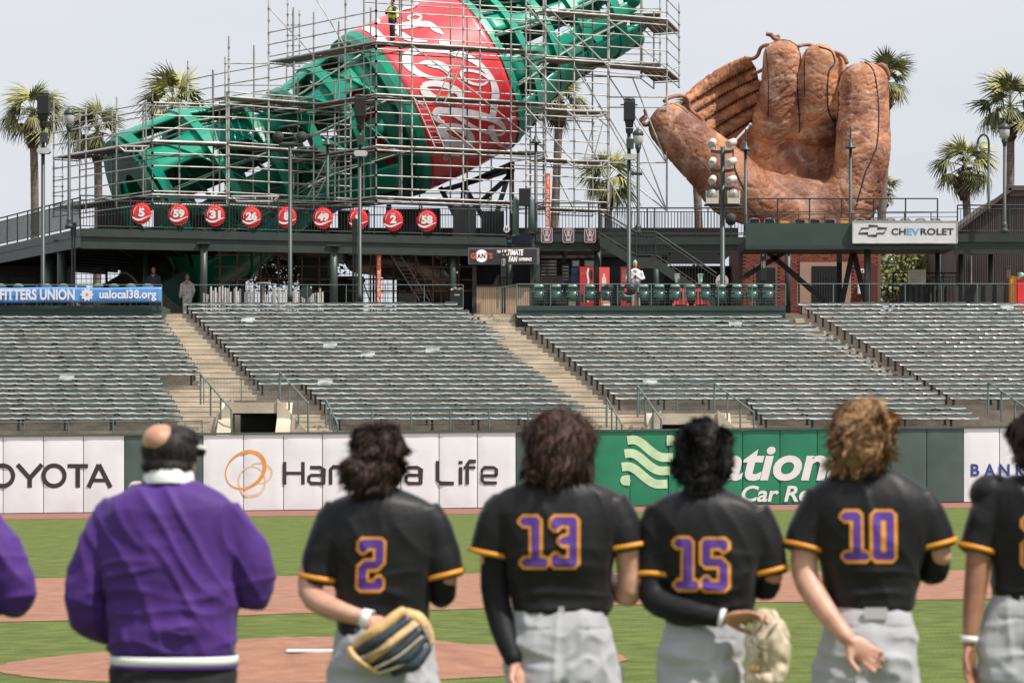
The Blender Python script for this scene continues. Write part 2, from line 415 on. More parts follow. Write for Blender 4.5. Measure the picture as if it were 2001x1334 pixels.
# TOYOTA (seen from the first O onwards)
def word(name, build_fn, m, parent=wall):
    q = MB(); build_fn(q); return q.build(name, m, parent)
def toy(q):
    for cx in (5, 105.5): stroke(q, arc(cx, 929, 20.5, 20, 0, 360, 36)[:-1], 8.5, YL, True)
    stroke(q, [(34, 907), (58, 934)], 9, YL); stroke(q, [(82, 907), (58, 934)], 9, YL-.002); stroke(q, [(58, 930), (58, 952)], 9, YL-.004)
    stroke(q, [(132, 910), (172, 910)], 8, YL); stroke(q, [(152, 908), (152, 952)], 9, YL-.002)
    stroke(q, [(193, 907), (173, 952)], 9, YL); stroke(q, [(193, 907), (216, 952)], 9, YL-.002); stroke(q, [(180, 938), (209, 938)], 7, YL-.004)
    stroke(q, [(-38, 910), (-22, 910)], 8, YL)
word('lettering', toy, M_ink)['label'] = 'black sans capitals on the white pads'
def hanwha(q):
    z = [0]
    def s(p, w=7): z[0] += 1; stroke(q, p, w, YL-.0006*z[0])
    s([(556, 902), (556, 946)]); s([(592, 902), (592, 946)]); s([(556, 924), (592, 924)], 6)
    def a(x):
        s([(x+4, 913), (x+24, 913), (x+30, 917), (x+30, 946)]); s([(x+30, 928), (x+6, 928), (x+2, 931), (x+1, 939), (x+6, 944), (x+30, 944)], 6)
    def nn(x): s([(x, 946), (x, 917), (x+5, 912), (x+24, 912), (x+30, 917), (x+30, 946)])
    a(602); nn(646)
    s([(689, 910), (699, 944), (709, 912), (719, 944), (729, 910)], 6); s([(748, 902), (748, 946)]); s([(748, 917), (753, 912), (770, 912), (776, 917), (776, 946)])
    a(792)
    s([(855, 900), (855, 938), (861, 944), (887, 944)], 7); s([(900, 912), (900, 946)]); s([(900, 900), (900, 906)], 8)
    s([(913, 946), (913, 907), (918, 901), (930, 901)]); s([(906, 913), (929, 913)], 6)
    s([(971, 929), (942, 929), (942, 918), (947, 913), (965, 913), (970, 917), (970, 929)], 6); s([(942, 927), (942, 938), (947, 943), (971, 943)], 6)
word('lettering', hanwha, M_ink)['label'] = 'charcoal rounded lettering on the white pads'
def ringlogo(q):
    p = []; w = []
    for i in range(60):
        t = 2*pi*i/60; x = 41*cos(t); y = 33*sin(t); an = radians(38)
        p.append((479+x*cos(an)+y*sin(an), 918-x*sin(an)+y*cos(an))); w.append(2.2+5.5*(.5+.5*cos(t-.3)))
    stroke(q, p, w, YL, True)
word('ring_logo', ringlogo, mat('ring_orange', (.9, .36, .07), .5))
def ring2(q):
    stroke(q, arc(492, 940, 26, 29, 0, 360, 40)[:-1], [1.5+4*(.5-.5*sin(2*pi*i/40)) for i in range(40)], YL+.002, True)
    stroke(q, arc(507, 924, 24, 20, -100, 150, 26), [1+3.2*sin(pi*i/26) for i in range(27)], YL+.003)
word('pale_ring', ring2, mat('ring_pale_orange', (.86, .62, .42), .5))
# wavy logo and green wall lettering
def waves(q):
    for k in range(3):
        dy = 26*k; dx = -5.5*k
        p = [(1226+dx, 860+dy), (1240+dx, 859+dy), (1253+dx, 865+dy), (1266+dx, 876+dy), (1280+dx, 887+dy), (1294+dx, 893+dy), (1315+dx, 893+dy)]
        p = smoothpath(p, 4); stroke(q, p, [17]*len(p), YL-.002*k)
    for cx, cy, sx in ((1222, 938, -1), (1312, 860, 1)):
        pts = [P(cx+sx*0-sx*9, cy-sx*10, YL-.01), P(cx-sx*9, cy+10*sx, YL-.01)]
        pl = [(cx-sx*9*-1, cy-10), (cx-sx*9*-1, cy+10)] if sx < 0 else [(cx-9, cy-10), (cx-9, cy+10)]
        ring = [P(cx+sx*0+10*cos(t), cy+10*sin(t), YL-.01) for t in [2*pi*i/20 for i in range(20)]]
        q.poly(ring)
        x_in = cx+9 if sx < 0 else cx-9
        q.poly([P(min(cx, x_in), cy-10, YL-.012), P(max(cx, x_in), cy-10, YL-.012), P(max(cx, x_in), cy+10, YL-.012), P(min(cx, x_in), cy+10, YL-.012)])
word('wave_logo', waves, mat('pale_lime_print', (.62, .85, .52), .5))
YT = WY-.032
text_on('lettering', 'National', rect(1326, 868, 1694, 939, YT), M_white, wall, .028, .22)['label'] = 'large white slanted bold lettering'
text_on('lettering', 'Car Rental', rect(1449, 948, 1656, 980, YT), M_white, wall, .024, .22)['label'] = 'small white slanted bold lettering'
M_navyp = mat('royal_blue_print', (.035, .075, .30), .5)
for c_, xa, xb in (('B', 1897, 1914), ('A', 1923, 1945), ('N', 1952, 1973), ('K', 1985, 2004)):
    text_on('letter', c_, rect(xa, 906, xb, 930, YT), M_navyp, wall, .03)
# ------------------------------------------------------------------ stands
NR = 26
def ROWY(i): return 107.0+.8*i
def rowpx(i): return 817-10*i+.0448*i*i
def seatz(i): return PZ(rowpx(i), ROWY(i))
def trz(i): return seatz(i)-.40
stand = MB(); XL = PX(-90, 120); XR = PX(2090, 120)
VOM = [(452, 545, 3), (1290, 1404, 1), (2010, 2100, 1)]
for i in range(NR):
    y0 = ROWY(i)-.25; y1 = y0+.8
    cuts = [(PX(a_, y0), PX(b_, y0)) for a_, b_, k in VOM if i <= k]
    xs = [XL]+[c_ for ab in cuts for c_ in ab]+[XR]
    for j in range(0, len(xs), 2): 
        if xs[j] < xs[j+1]: stand.box(xs[j], xs[j+1], y0, y1-.001, -1, trz(i))
stand.box(XL, XR, 106.2, 106.749, -1, trz(0)-.35)
stand = struct(stand.build('concrete_stand', M_conc2))
# sections
secs = {
 'left': (0, 22, lambda i: -85, lambda i: pw([(0, 355), (8, 313), (8.5, 313), (9, 390), (22, 316)], i)),
 'middle': (0, 25, lambda i: pw([(0, 656), (6, 600), (6.5, 600), (7, 505), (25, 360)], i), lambda i: pw([(0, 1165), (25, 905)], i)),
 'right': (0, 22, lambda i: pw([(0, 1490), (3, 1462), (3.5, 1455), (4, 1203), (22, 1010)], i), lambda i: pw([(0, 1925), (22, 1550)], i)),
 'far right': (4, 25, lambda i: pw([(4, 1857), (25, 1560)], i), lambda i: 2085)}
def seat_mesh():
    q = MB(); nx = 6; prof = [(.02, -.025), (-.03, -.045), (-.045, -.03), (-.03, -.005), (.0, .012), (.05, .016), (.3, .0), (.355, .03), (.38, .085), (.40, .085), (.39, .02), (.33, -.03)]
    rings = []
    for ix in range(nx+1):
        u = ix/nx; e = abs(u-.5)*2; up = .018*e**3; ring = []
        for k, (y, z) in enumerate(prof):
            ring.append((u*.496-.248, y+.02*(1-e*e)*(k < 6), z+(up if k < 6 else .012*(1-e*e))))
        rings.append(ring)
    n = len(prof); b = q.vs([p for r in rings for p in r])
    for i in range(nx):
        for k in range(n):
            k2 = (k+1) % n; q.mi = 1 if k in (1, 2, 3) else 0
            q.face((b+i*n+k, b+i*n+k2, b+(i+1)*n+k2, b+(i+1)*n+k))
    q.mi = 0; q.face([b+k for k in range(n)]); q.face([b+nx*n+k for k in range(n)][::-1])
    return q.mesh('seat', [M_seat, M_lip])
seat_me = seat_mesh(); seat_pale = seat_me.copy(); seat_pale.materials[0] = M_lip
M_legm = mat('bench_leg_steel', (.03, .03, .03), .6)
q = MB(); q.box(-.035, .035, .08, .16, -.40, -.03); q.box(-.06, .06, .0, .32, -.06, -.02); q.box(-.07, .07, .02, .26, -.40, -.37); leg_me = q.mesh('leg', M_legm)
q = MB(); q.box(-.05, .05, .1, .14, -.33, -.28); q.box(.0, .02, .1, .12, -.28, -.05)
for sname, (i0, i1, fl, fr) in secs.items():
    for i in range(i0, i1+1):
        Y = ROWY(i); z = seatz(i); xa = PX(fl(i), Y); xb = PX(fr(i), Y); n = int((xb-xa)/.5)
        if n < 1: continue
        if sname in ('left',): xa = xb-n*.5
        frm = i1-i
        where = {'left': 'left seating block', 'middle': 'middle seating block', 'right': 'block below the green chairs', 'far right': 'far right seating block'}[sname]
        t = thing('bleacher_bench', f'green moulded bench, {ORD[frm]} row from the top, {where}', 'bench', (xa, Y, z-.4), 'rows of green benches in the stand')
        for k in range(n):
            M = Matrix.Translation((xa+.25+k*.5, Y+random.uniform(-.01, .01), z+random.uniform(-.006, .006))) @ Matrix.Rotation(random.uniform(-.05, .07), 4, 'X')
            up_ = random.random() < .009
            if up_: M = M @ Matrix.Translation((0, .05, -.02)) @ Matrix.Rotation(.27, 4, 'X')
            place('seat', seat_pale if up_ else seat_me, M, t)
        k = 0; x = xa+.2+(i % 3)*.2
        if sname in ('far right', 'middle', 'right'): x = xa+.12
        while x < xb:
            place('leg', leg_me, Matrix.Translation((x, Y, z)), t); x += 1.5
# aisle steps
def aisle(a_fn, b_fn, i0, i1):
    for i in range(i0, i1+1):
        y0 = ROWY(i)-.25; xa = PX(a_fn(i), y0); xb = PX(b_fn(i), y0)
        if xb-xa > .3:
            boxo('stair_step', xa, xb, y0-.38, y0+.01, trz(i-1) if i else trz(0)-.35, (trz(i)+trz(max(i-1, 0)))/2+.004 if i else trz(0)-.17, M_conc, stand)
            boxo('stair_tread', xa, xb, y0-.03, y0+.77, trz(i)-.06, trz(i)+.012, M_conc, stand)
WL[stand.name] = V((0, 0, 0))
aisle(lambda i: secs['left'][3](i)+4, lambda i: secs['middle'][2](i)-4 if i > 6 else 448, 4, 25)
aisle(lambda i: secs['left'][3](i)+4, lambda i: 448, 0, 3)
aisle(lambda i: 548, lambda i: secs['middle'][2](i)-2, 0, 3)
aisle(lambda i: secs['middle'][3](i)+3, lambda i: secs['right'][2](i)-3 if i > 3 else 1286, 0, 25)
aisle(lambda i: 1406, lambda i: secs['right'][2](i)-3 if i < 4 else 1407, 0, 3)
aisle(lambda i: secs['right'][3](i)+3, lambda i: secs['far right'][2](i)-3, 2, 25)
# tunnels (vomitories)
def tunnel(xa, xb, ytop, ylint, lab, k, yb=845):
    Y = 106.6; t = thing('stand_tunnel', lab, 'tunnel', (PX((xa+xb)/2, Y), Y, 0))
    x0 = PX(xa, Y); x1 = PX(xb, Y); zt = PZ(ytop, Y+.6); zl = PZ(ylint, Y)
    q = MB(); q.box(x0-.25, x1+.25, Y-.1, Y+.75, zl, zt); q.build('lintel', M_conc, t)
    for s_, xx in ((-1, x0), (1, x1)):
        q = MB(); d = .45*s_
        pts = [(0, 0), (0, zt), (-.02, zt), (0, 0)]
        # sloping side wall, lower away from the stand
        yy0, yy1 = Y-1.1, Y+.75
        a_ = [V((xx, yy0, .3)), V((xx+d*.5, yy0, .3)), V((xx+d*.5, yy1, .3)), V((xx, yy1, .3))]
        sl = 1.05 if s_ > 0 else .95
        outw = sl*(s_)
        b_ = [V((xx, yy0, zt-1.05)), V((xx+d, yy0, zt-1.1)), V((xx+d, yy1, zt+.02)), V((xx, yy1, zt+.02))]
        q.hexa(a_, b_)
        q.build('side_wall', M_conc, t)
        # wing running outwards and down beside the steps
        q = MB(); ex = xx+s_*1.05
        q.prism([V((xx, Y-.16, .3)), V((ex, Y-.16, .3)), V((ex, Y-.16, zt-1.0)), V((xx, Y-.16, zt+.12))], (0, .25, 0)); q.build('wing_wall', M_conc, t)
    q = MB(); q.box(x0, x1, Y+3.0, Y+3.1, .3, zl); q.box(x0, x1, Y, Y+3, zl-.03, zl-.01); q.build('dark_passage', M_dark, t)
    return t
tunnel(455, 542, 787, 807, 'dark tunnel mouth with pale concrete lintel beside the left aisle', 0)
tunnel(1292, 1402, 808, 829, 'low tunnel mouth above the green advertising pads', 1)
# ------------------------------------------------------------------ railings
def handrail(name, lab, pts, h, posts, mesh_fill=False, m=M_dgreen, r=.024, mids=0, cat='railing', group=None, botrail=False):
    """pts: foot points in world; posts: parameter list along polyline"""
    pts = [V(p) for p in pts]; t = thing(name, lab, cat, pts[0], group)
    up = V((0, 0, h))
    ls = [(pts[i+1]-pts[i]).length for i in range(len(pts)-1)]; tot = sum(ls)
    def at(u):
        d = u*tot
        for i, l in enumerate(ls):
            if d <= l+1e-6: return pts[i].lerp(pts[i+1], d/l if l else 0)
            d -= l
        return pts[-1].copy()
    for i in range(len(pts)-1):
        rod('top_rail', pts[i]+up, pts[i+1]+up, r, m, t)
        for k in range(mids):
            f_ = (k+1)/(mids+1); rod('mid_rail', pts[i]+up*f_, pts[i+1]+up*f_, r*.6, m, t)
        if botrail: rod('bottom_rail', pts[i]+up*.08, pts[i+1]+up*.08, r*.8, m, t)
    for u in posts: a_ = at(u); rod('post', a_, a_+up, r, m, t)
    if mesh_fill:
        q = MB(); n = int(tot/.1)
        for k in range(n): a_ = at((k+.5)/n); q.tube([a_+up*.06, a_+up], .0034, 3)
        for k in range(1, int(h/.1)):
            for i in range(len(pts)-1): q.tube([pts[i]+up*(k*.1/h), pts[i+1]+up*(k*.1/h)], .0034, 3)
        stuff(q.build('wire_mesh', m, t))
    return t
M_railg = mat('handrail_green', (.13, .19, .18), .4, (.1, .15, .14), 2)
Yf = 106.3
handrail('front_railing', 'long low mesh railing along the foot of the middle seating block', [P(650, 840, Yf), P(1185, 836, Yf)], .66, [i/7 for i in range(8)], True, M_railg, .026)
handrail('front_railing', 'low mesh railing along the foot of the left seating block', [P(-40, 850, Yf), P(395, 846, Yf)], .4, [i/5 for i in range(6)], True, M_railg, .02)
for xa, ya, xb, yb, h, lab in ((392, 790, 452, 860, .98, 'sloping green handrail on the left side of the left tunnel'), (547, 788, 602, 848, 1.0, 'sloping green handrail on the right side of the left tunnel'),
                          (637, 838, 660, 886, .96, 'short sloping handrail at the left foot of the middle block'),
                          (1186, 838, 1215, 890, 1.0, 'steep short handrail at the right foot of the middle block'), (1246, 814, 1292, 880, 1.0, 'sloping green handrail left of the low tunnel'),
                          (1396, 810, 1473, 868, 1.02, 'sloping green handrail right of the low tunnel'), (1931, 808, 2010, 862, 1.02, 'sloping handrail at the right edge of the stand')):
    handrail('handrail', lab, [P(xa, ya, 107.4), P(xb, yb, 105.9)], h, [0, .33, .66, 1], False, M_railg, .03, 0, group='sloping handrails in the stand')
handrail('landing_railing', 'mesh railing across the landing above the left tunnel', [P(398, 790, 107.6), P(545, 788, 107.6)], .82, [0, .5, 1], True, M_railg, .018)
handrail('landing_railing', 'mesh railing across the landing above the low tunnel', [P(1250, 810, 107.6), P(1396, 808, 107.6)], .98, [0, .5, 1], True, M_railg, .018)
# ------------------------------------------------------------------ concourse and upper decks
CZ = 7.15   # concourse floor
c = MB(); c.box(XL-4, PX(2100, 140)+3, 127.6, 150, 6.2, CZ); struct(c.build('concourse_floor', M_conc2))
def fascia_box(t, x0, x1, y_top, y_bot, Ya, Yb, depth=8, name='panel'):
    q = MB(); q.mi = 0
    q.hexa([P(x0, y_bot, Ya), P(x1, y_bot, Ya), P(x1, y_bot, Ya)+V((0, depth, 0)), P(x0, y_bot, Ya)+V((0, depth, 0))],
           [P(x0, y_top, Ya), P(x1, y_top, Ya), P(x1, y_top, Ya)+V((0, depth, 0)), P(x0, y_top, Ya)+V((0, depth, 0))])
    return q.build(name, M_green, t)
# green fascias with the raised seating platforms
for nm, xa, xb, lab in (('raised_platform', -60, 316, 'low dark green platform front behind the blue banner'), ('raised_platform', 1010, 1535, 'low dark green platform front under the row of green chairs')):
    Y = 125.0; t = thing(nm, lab, 'platform', P((xa+xb)/2, 625, Y))
    q = MB(); x0, x1 = PX(xa, Y), PX(xb, Y); q.box(x0, x1, Y, Y+3.2, CZ-.9, PZ(597, Y)); q.build('deck_block', M_green, t)
    for k, yy in enumerate((606, 615)):
        q = MB(); q.box(x0, x1, Y-.03, Y-.001, PZ(yy+.6, Y), PZ(yy-.6, Y)); q.build('cladding_rail', M_green, t)
    for k in range(int((x1-x0)/1.2)):
        pass
# ---- upper deck (left)
def deck(lab, pts, th, m1, back, cat='walkway'):
    """pts: (px, ytop, Y) front edge; slab behind it"""
    w = [P(x, y, Y) for x, y, Y in pts]; t = thing('upper_deck', lab, cat, w[len(w)//2])
    q = MB()
    for a_, b_ in zip(w, w[1:]):
        q.hexa([a_+V((0, 0, -.32)), b_+V((0, 0, -.32)), b_+V((0, .25, -.32)), a_+V((0, .25, -.32))], [a_, b_, b_+V((0, .25, 0)), a_+V((0, .25, 0))])
    q.build('edge_beam', m1, t)
    q = MB()
    for a_, b_ in zip(w, w[1:]):
        d = .09
        q.hexa([a_+V((0, d, -th)), b_+V((0, d, -th)), b_+V((0, .3, -th)), a_+V((0, .3, -th))], [a_+V((0, d, -.322)), b_+V((0, d, -.322)), b_+V((0, .3, -.322)), a_+V((0, .3, -.322))])
        q.hexa([a_+V((0, d-.06, -th-.04)), b_+V((0, d-.06, -th-.04)), b_+V((0, .36, -th-.04)), a_+V((0, .36, -th-.04))], [a_+V((0, d-.06, -th)), b_+V((0, d-.06, -th)), b_+V((0, .36, -th)), a_+V((0, .36, -th))])
    q.build('lower_girder', M_dgreen, t)
    q = MB()
    for a_, b_ in zip(w, w[1:]):
        q.hexa([a_+V((0, .31, -.3)), b_+V((0, .31, -.3)), b_+V(back+(-.3,)), a_+V(back+(-.3,))], [a_+V((0, .31, -.01)), b_+V((0, .31, -.01)), b_+V(back+(-.01,)), a_+V(back+(-.01,))])
    q.build('slab', M_char, t)
    q = MB()
    tot = (w[-1]-w[0]).length; n = int(tot/2.0)
    for k in range(n):
        a_ = w[0].lerp(w[-1], (k+.5)/n) if len(w) == 2 else None
        if a_ is not None: q.bar(a_+V((0, .35, -.45)), a_+V((back[0], back[1], -.45)), .12, .28)
    if len(q.v): stuff(q.build('floor_joists', M_dark, t))
    return t
deck('dark green upper walkway deck under the scaffolded bottle', [(157, 446, 131), (990, 464, 136.3)], .75, M_dgreen, (0, 9))
deck('upper walkway deck ramping away at the far left', [(-60, 494, 151), (157, 446, 131)], .7, M_dgreen, (5, 8))
deck('short upper landing deck with three small picture signs', [(1047, 457, 131), (1170, 457, 131)], .62, M_dgreen, (0, 9))
deck('rear upper walkway between the stair and the giant glove', [(1165, 463, 137), (1462, 463, 137)], .6, M_dgreen, (0, 2.5))
deck('upper walkway deck beside the brown building at the far right', [(1866, 457, 131.5), (2060, 457, 131.5)], .75, M_dgreen, (0, 4))
bk = thing('rear_upper_deck', 'dark upper deck floor and equipment behind the bottle', 'walkway', (PX(600, 155), 155, CZ))
q = MB(); q.box(PX(180, 152), PX(1440, 152), 151, 164, PZ(448, 152)-.9, PZ(448, 152)); q.build('slab', M_dark, bk)
# clutter on the upper deck behind the fence: equipment boxes
for xa, xb, yt, Y, m in ((190, 262, 388, 146, M_char), (885, 930, 404, 143, M_char), (940, 985, 412, 143, M_dark), (565, 640, 418, 147, M_char), (660, 720, 410, 148, M_dgreen), (380, 420, 420, 147, M_dark), (770, 860, 408, 149, M_char), (300, 360, 405, 149, M_dark)):
    boxo('equipment_box', PX(xa, Y), PX(xb, Y), Y, Y+1.5, PZ(470, Y), PZ(yt, Y), m, bk)
# ---- glove deck: solid green front and white sign
gd = thing('upper_deck', 'solid green fronted deck in front of the giant glove', 'walkway', P(1600, 460, 130.5))
Y = 130.5
q = MB(); q.box(PX(1457, Y), PX(1668, Y), Y, Y+.2, PZ(480, Y), PZ(436, Y)); q.build('green_panel', M_green, gd)
q = MB(); q.box(PX(1457, Y), PX(1871, Y), Y+.2, Y+4.2, PZ(484, Y), PZ(466, Y)); q.build('slab', M_char, gd)
q = MB(); q.box(PX(1457, Y), PX(1871, Y), Y-.05, Y+.25, PZ(487, Y), PZ(479, Y)-.01); q.build('lower_girder', M_dgreen, gd)
# dining chairs and table on this deck
for k in range(13):
    x = 1474+k*29.5; Yk = 132.6
    t = thing('dining_chair', f'small black dining chair on the glove deck, {ORD[k]} from the left', 'chair', P(x, 462, Yk), 'dining chairs on the glove deck')
    z0 = PZ(466, Y); xx = PX(x, Yk)
    q = MB(); q.box(xx-.2, xx+.2, Yk, Yk+.42, z0+.44, z0+.48); q.build('seat', M_signred if k % 4 == 1 else M_dark, t)
    q = MB(); q.tube(smoothpath([(xx-.2, Yk, z0+.45), (xx-.21, Yk-.05, z0+.8), (xx-.12, Yk-.07, z0+.92), (xx+.12, Yk-.07, z0+.92), (xx+.21, Yk-.05, z0+.8), (xx+.2, Yk, z0+.45)], 3), .025, 5)
    q.build('backrest', M_steeld, t)
    q = MB(); q.box(xx-.17, xx+.17, Yk-.07, Yk-.05, z0+.62, z0+.88); q.build('back_panel', M_dark if k % 4 != 2 else M_orange, t)
    for sx in (-.18, .18):
        for sy in (.02, .4): rod('leg', (xx+sx, Yk+sy, z0), (xx+sx, Yk+sy, z0+.45), .015, M_steeld, t, 5)
# sponsor sign
sg = thing('sponsor_sign', 'white rectangular sign with a cross emblem outline on the glove deck', 'sign', P(1768, 453, 130.3))
Y = 130.3
q = MB(); q.box(PX(1667, Y), PX(1870, Y), Y, Y+.19, PZ(475, Y), PZ(432, Y)); q.build('panel', mat('sign_white', (.72, .72, .73), .4, (.66, .66, .67)), sg)
q = MB()
for a_, b_ in (((1666, 431), (1871, 433)), ((1666, 474), (1871, 476)), ((1665.5, 431), (1667.5, 476)), ((1869.5, 431), (1871.5, 476))):
    q.box(PX(a_[0], Y), PX(b_[0], Y), Y-.02, Y+.2, PZ(b_[1], Y), PZ(a_[1], Y))
q.build('frame', M_steel, sg)
q = MB(); bow = [(1684, 446), (1698, 446), (1698, 441.5), (1715, 441.5), (1715, 446), (1733, 446), (1727, 456), (1713, 456), (1713, 460.5), (1696, 460.5), (1696, 456), (1678, 456)]
stroke(q, bow, 2.6, Y-.012, True); q.build('emblem', M_ink, sg)
text_on('lettering', 'CH', rect(1742, 446, 1770, 459, Y-.012), M_ink, sg, .022)
text_on('lettering', 'EV', rect(1772, 446, 1797, 459, Y-.012), mat('light_blue_print', (.12, .45, .8), .5), sg, .022)
text_on('lettering', 'ROLET', rect(1799, 446, 1864, 459, Y-.012), M_ink, sg, .022)
# ------------------------------------------------------------------ baluster fences
def fence(lab, pts, h, sp=.125, post_every=16, m=M_dgreen, name='baluster_fence', mid=False):
    w = [P(x, y, Y) for x, y, Y in pts]; t = thing(name, lab, 'fence', w[0])
    up = V((0, 0, h)); dn = V((0, 0, .1)); c_ = 0; q = MB()
    for a_, b_ in zip(w, w[1:]):
        rod('top_rail', a_+up, b_+up, .032, m, t); rod('upper_rail', a_+up*.87, b_+up*.87, .018, m, t); rod('bottom_rail', a_+dn, b_+dn, .022, m, t)
        n = max(1, int((b_-a_).length/sp))
        for k in range(n):
            p = a_.lerp(b_, k/n)
            if k % post_every == 0: rod('post', p, p+up, .03, m, t)
            else:
                c_ += 1
                if c_ <= 300: rod('baluster', p+dn, p+up*.87, .0115, m, t, 4)
                else: q.tube([p+dn, p+up*.87], .0115, 4)
    rod('post', w[-1], w[-1]+up, .03, m, t)
    if len(q.v): stuff(q.build('balusters', m, t))
    return t
M_fence = mat('fence_dark_paint', (.028, .034, .033), .5, (.02, .026, .024), 2)
fence('long black baluster fence carrying the round red number signs', [(157, 446, 131), (990, 464, 136.3)], 1.3, m=M_fence)
fence('black baluster fence climbing the ramp at the far left', [(-60, 494, 151), (157, 446, 131)], 1.22, m=M_fence)
fence('black baluster fence above the three small picture signs', [(1047, 457, 131), (1170, 457, 131)], 1.22, m=M_fence)
fence('rear baluster fence behind the dark staircase', [(1170, 463, 137), (1460, 463, 137)], 1.2, m=M_fence)
fence('baluster fence on the rear walkway, farther row by the palm trunk', [(1175, 460, 139.3), (1455, 460, 139.3)], 1.15, .14, m=M_fence)
fence('baluster fence at the far right beside the brown building', [(1871, 456, 131.5), (2060, 456, 131.5)], 1.12, m=M_fence)
handrail('deck_railing', 'plain green railing on the deck before the giant glove', [P(1457, 440, 134.5), P(1832, 440, 134.5)], 1.08, [i/6 for i in range(7)], False, M_fence, .03, 1)
handrail('deck_railing', 'low rail along the front edge of the glove deck', [P(1457, 437, 130.6), P(1871, 432, 130.6)], .35, [i/8 for i in range(9)], False, M_fence, .02, 1)
# ------------------------------------------------------------------ staircase
st = thing('staircase', 'dark metal staircase with red risers coming down from the upper deck', 'staircase', P(1300, 560, 130))
def stringer(a_, b_, m, drop=.36, wid=.08):
    a_ = V(a_); b_ = V(b_); q = MB(); q.prism([a_, b_, b_-V((0, 0, drop)), a_-V((0, 0, drop))], (0, wid, 0)); return q.build('stringer', m, st)
Ys = 129.6
seg = [((1172, 460), (1243, 503)), ((1243, 503), (1281, 503)), ((1281, 503), (1400, 584))]
for yy in (Ys, Ys+1.5):
    for a_, b_ in seg: stringer(P(*a_, yy), P(*b_, yy), M_dgreen, .42)
def steps(a_, b_, n):
    A = P(*a_, Ys); B = P(*b_, Ys)
    for k in range(n):
        p = A.lerp(B, (k+.5)/n); dx = (B.x-A.x)/n; dz = (B.z-A.z)/n
        boxo('tread', p.x-abs(dx)*.6, p.x+abs(dx)*.6, Ys+.08, Ys+1.5, p.z-.03, p.z, M_char, st)
        boxo('riser', p.x-abs(dx)*.6, p.x-abs(dx)*.5, Ys+.08, Ys+1.5, p.z, p.z-dz, M_signred, st)
steps(*seg[0], 6); steps(*seg[2], 10)
A, B = P(1243, 503, Ys), P(1281, 503, Ys); boxo('landing', A.x, B.x, Ys+.08, Ys+1.5, A.z-.06, A.z-.002, M_char, st)
for yy in (Ys+.04, Ys+1.54):
    for a_, b_ in seg:
        A = P(*a_, yy); B = P(*b_, yy); up = V((0, 0, 1.0))
        rod('handrail', A+up, B+up, .03, M_fence, st); rod('rail', A+up*.85, B+up*.85, .018, M_fence, st); rod('rail', A+up*.1, B+up*.1, .018, M_fence, st)
        n = int((B-A).length/.14)
        for k in range(n+1):
            p = A.lerp(B, k/n); rod('baluster', p+up*.1, p+up*.85, .0115, M_fence, st, 4)
        rod('post', A, A+up, .03, M_fence, st)
# ------------------------------------------------------------------ columns under the decks
cols = [(22, 151, 492, .16), (98, 140, 480, .2), (120, 135, 470, .17), (285, 138, 480, .11), (398, 132.5, 475, .15), (652, 134.3, 480, .17), (885, 136, 480, .14), (995, 139, 480, .13), (1047, 131.3, 455, .17), (1168, 131.5, 475, .14), (1282, 132.5, 500, .12),
        (1695, 131, 485, .13), (1832, 134, 480, .1), (1540, 136, 485, .12), (1878, 133, 475, .1), (1936, 133.5, 480, .1), (1835, 138, 480, .08)]
for k, (x, Y, yt, r) in enumerate(cols):
    b_ = P(x, 0, Y); t = thing('support_column', 'round dark green steel column under the upper deck', 'column', (b_.x, Y, CZ), 'steel columns under the upper deck')
    q = MB(); zt = PZ(yt, Y); q.lathe((b_.x, Y, 0), [(r, CZ), (r, zt)], 14); q.build('shaft', M_pole, t, True)
    q = MB(); q.box(b_.x-r*1.7, b_.x+r*1.7, Y-r*1.7, Y+r*1.7, zt-.04, zt+.02); q.build('cap_plate', M_pole, t)
    q = MB(); q.box(b_.x-r*1.7, b_.x+r*1.7, Y-r*1.7, Y+r*1.7, CZ, CZ+.03); q.build('base_plate', M_pole, t)
# diagonal props under the glove deck
for ax, ay, bx, by, Y, lab in ((1548, 484, 1455, 540, 134, 'left arm of the black raking props before the brick wall'), (1500, 492, 1615, 592, 134, 'long black raking prop crossing in front of the tan doorway'),
                               (1667, 487, 1645, 592, 134, 'left leg of the black A-shaped prop under the white sign'), (1667, 487, 1692, 592, 134, 'right leg of the black A-shaped prop under the white sign'), (1640, 486, 1640, 592, 135, 'upright black post beside the A-shaped prop')):
    t = thing('steel_prop', lab, 'prop', P(bx, by, Y)); q = MB(); q.bar(P(ax, ay, Y), P(bx, by, Y), .2, .2); q.build('beam', M_dark, t)
    q = MB(); e = P(bx, by, Y); q.box(e.x-.2, e.x+.2, Y-.2, Y+.2, e.z-.06, e.z); q.build('foot_plate', M_dark, t)
# ------------------------------------------------------------------ dark service area behind: kiosks, mesh fence
M_kiosk = mat('kiosk_black_panel', (.018, .018, .02), .7, (.012, .012, .013), 1)
def kiosk(lab, xa, xb, yt, Y, m=M_kiosk, dp=2.5):
    t = thing('service_kiosk', lab, 'kiosk', (PX((xa+xb)/2, Y), Y, CZ)); x0, x1 = PX(xa, Y), PX(xb, Y); zt = PZ(yt, Y)
    q = MB(); q.box(x0, x1, Y, Y+dp, CZ, zt-.12); q.build('body', m, t)
    q = MB(); q.box(x0-.1, x1+.1, Y-.25, Y+dp+.1, zt-.118, zt); q.build('roof', M_char, t)
    n = max(1, int((x1-x0)/1.2))
    for k in range(n):
        w = (x1-x0)/n
        q = MB(); q.box(x0+k*w+.08, x0+(k+1)*w-.08, Y-.03, Y-.004, CZ+1.0, zt-.5); sh = q.build('shutter', M_char, t)
    return t
kiosk('dark kiosk deep under the left end of the deck', -40, 130, 520, 150)
kiosk('black kiosk behind the bald banner end', 235, 300, 498, 149)
kiosk('black kiosk under the bottle behind the grey pickets', 300, 470, 530, 150.5)
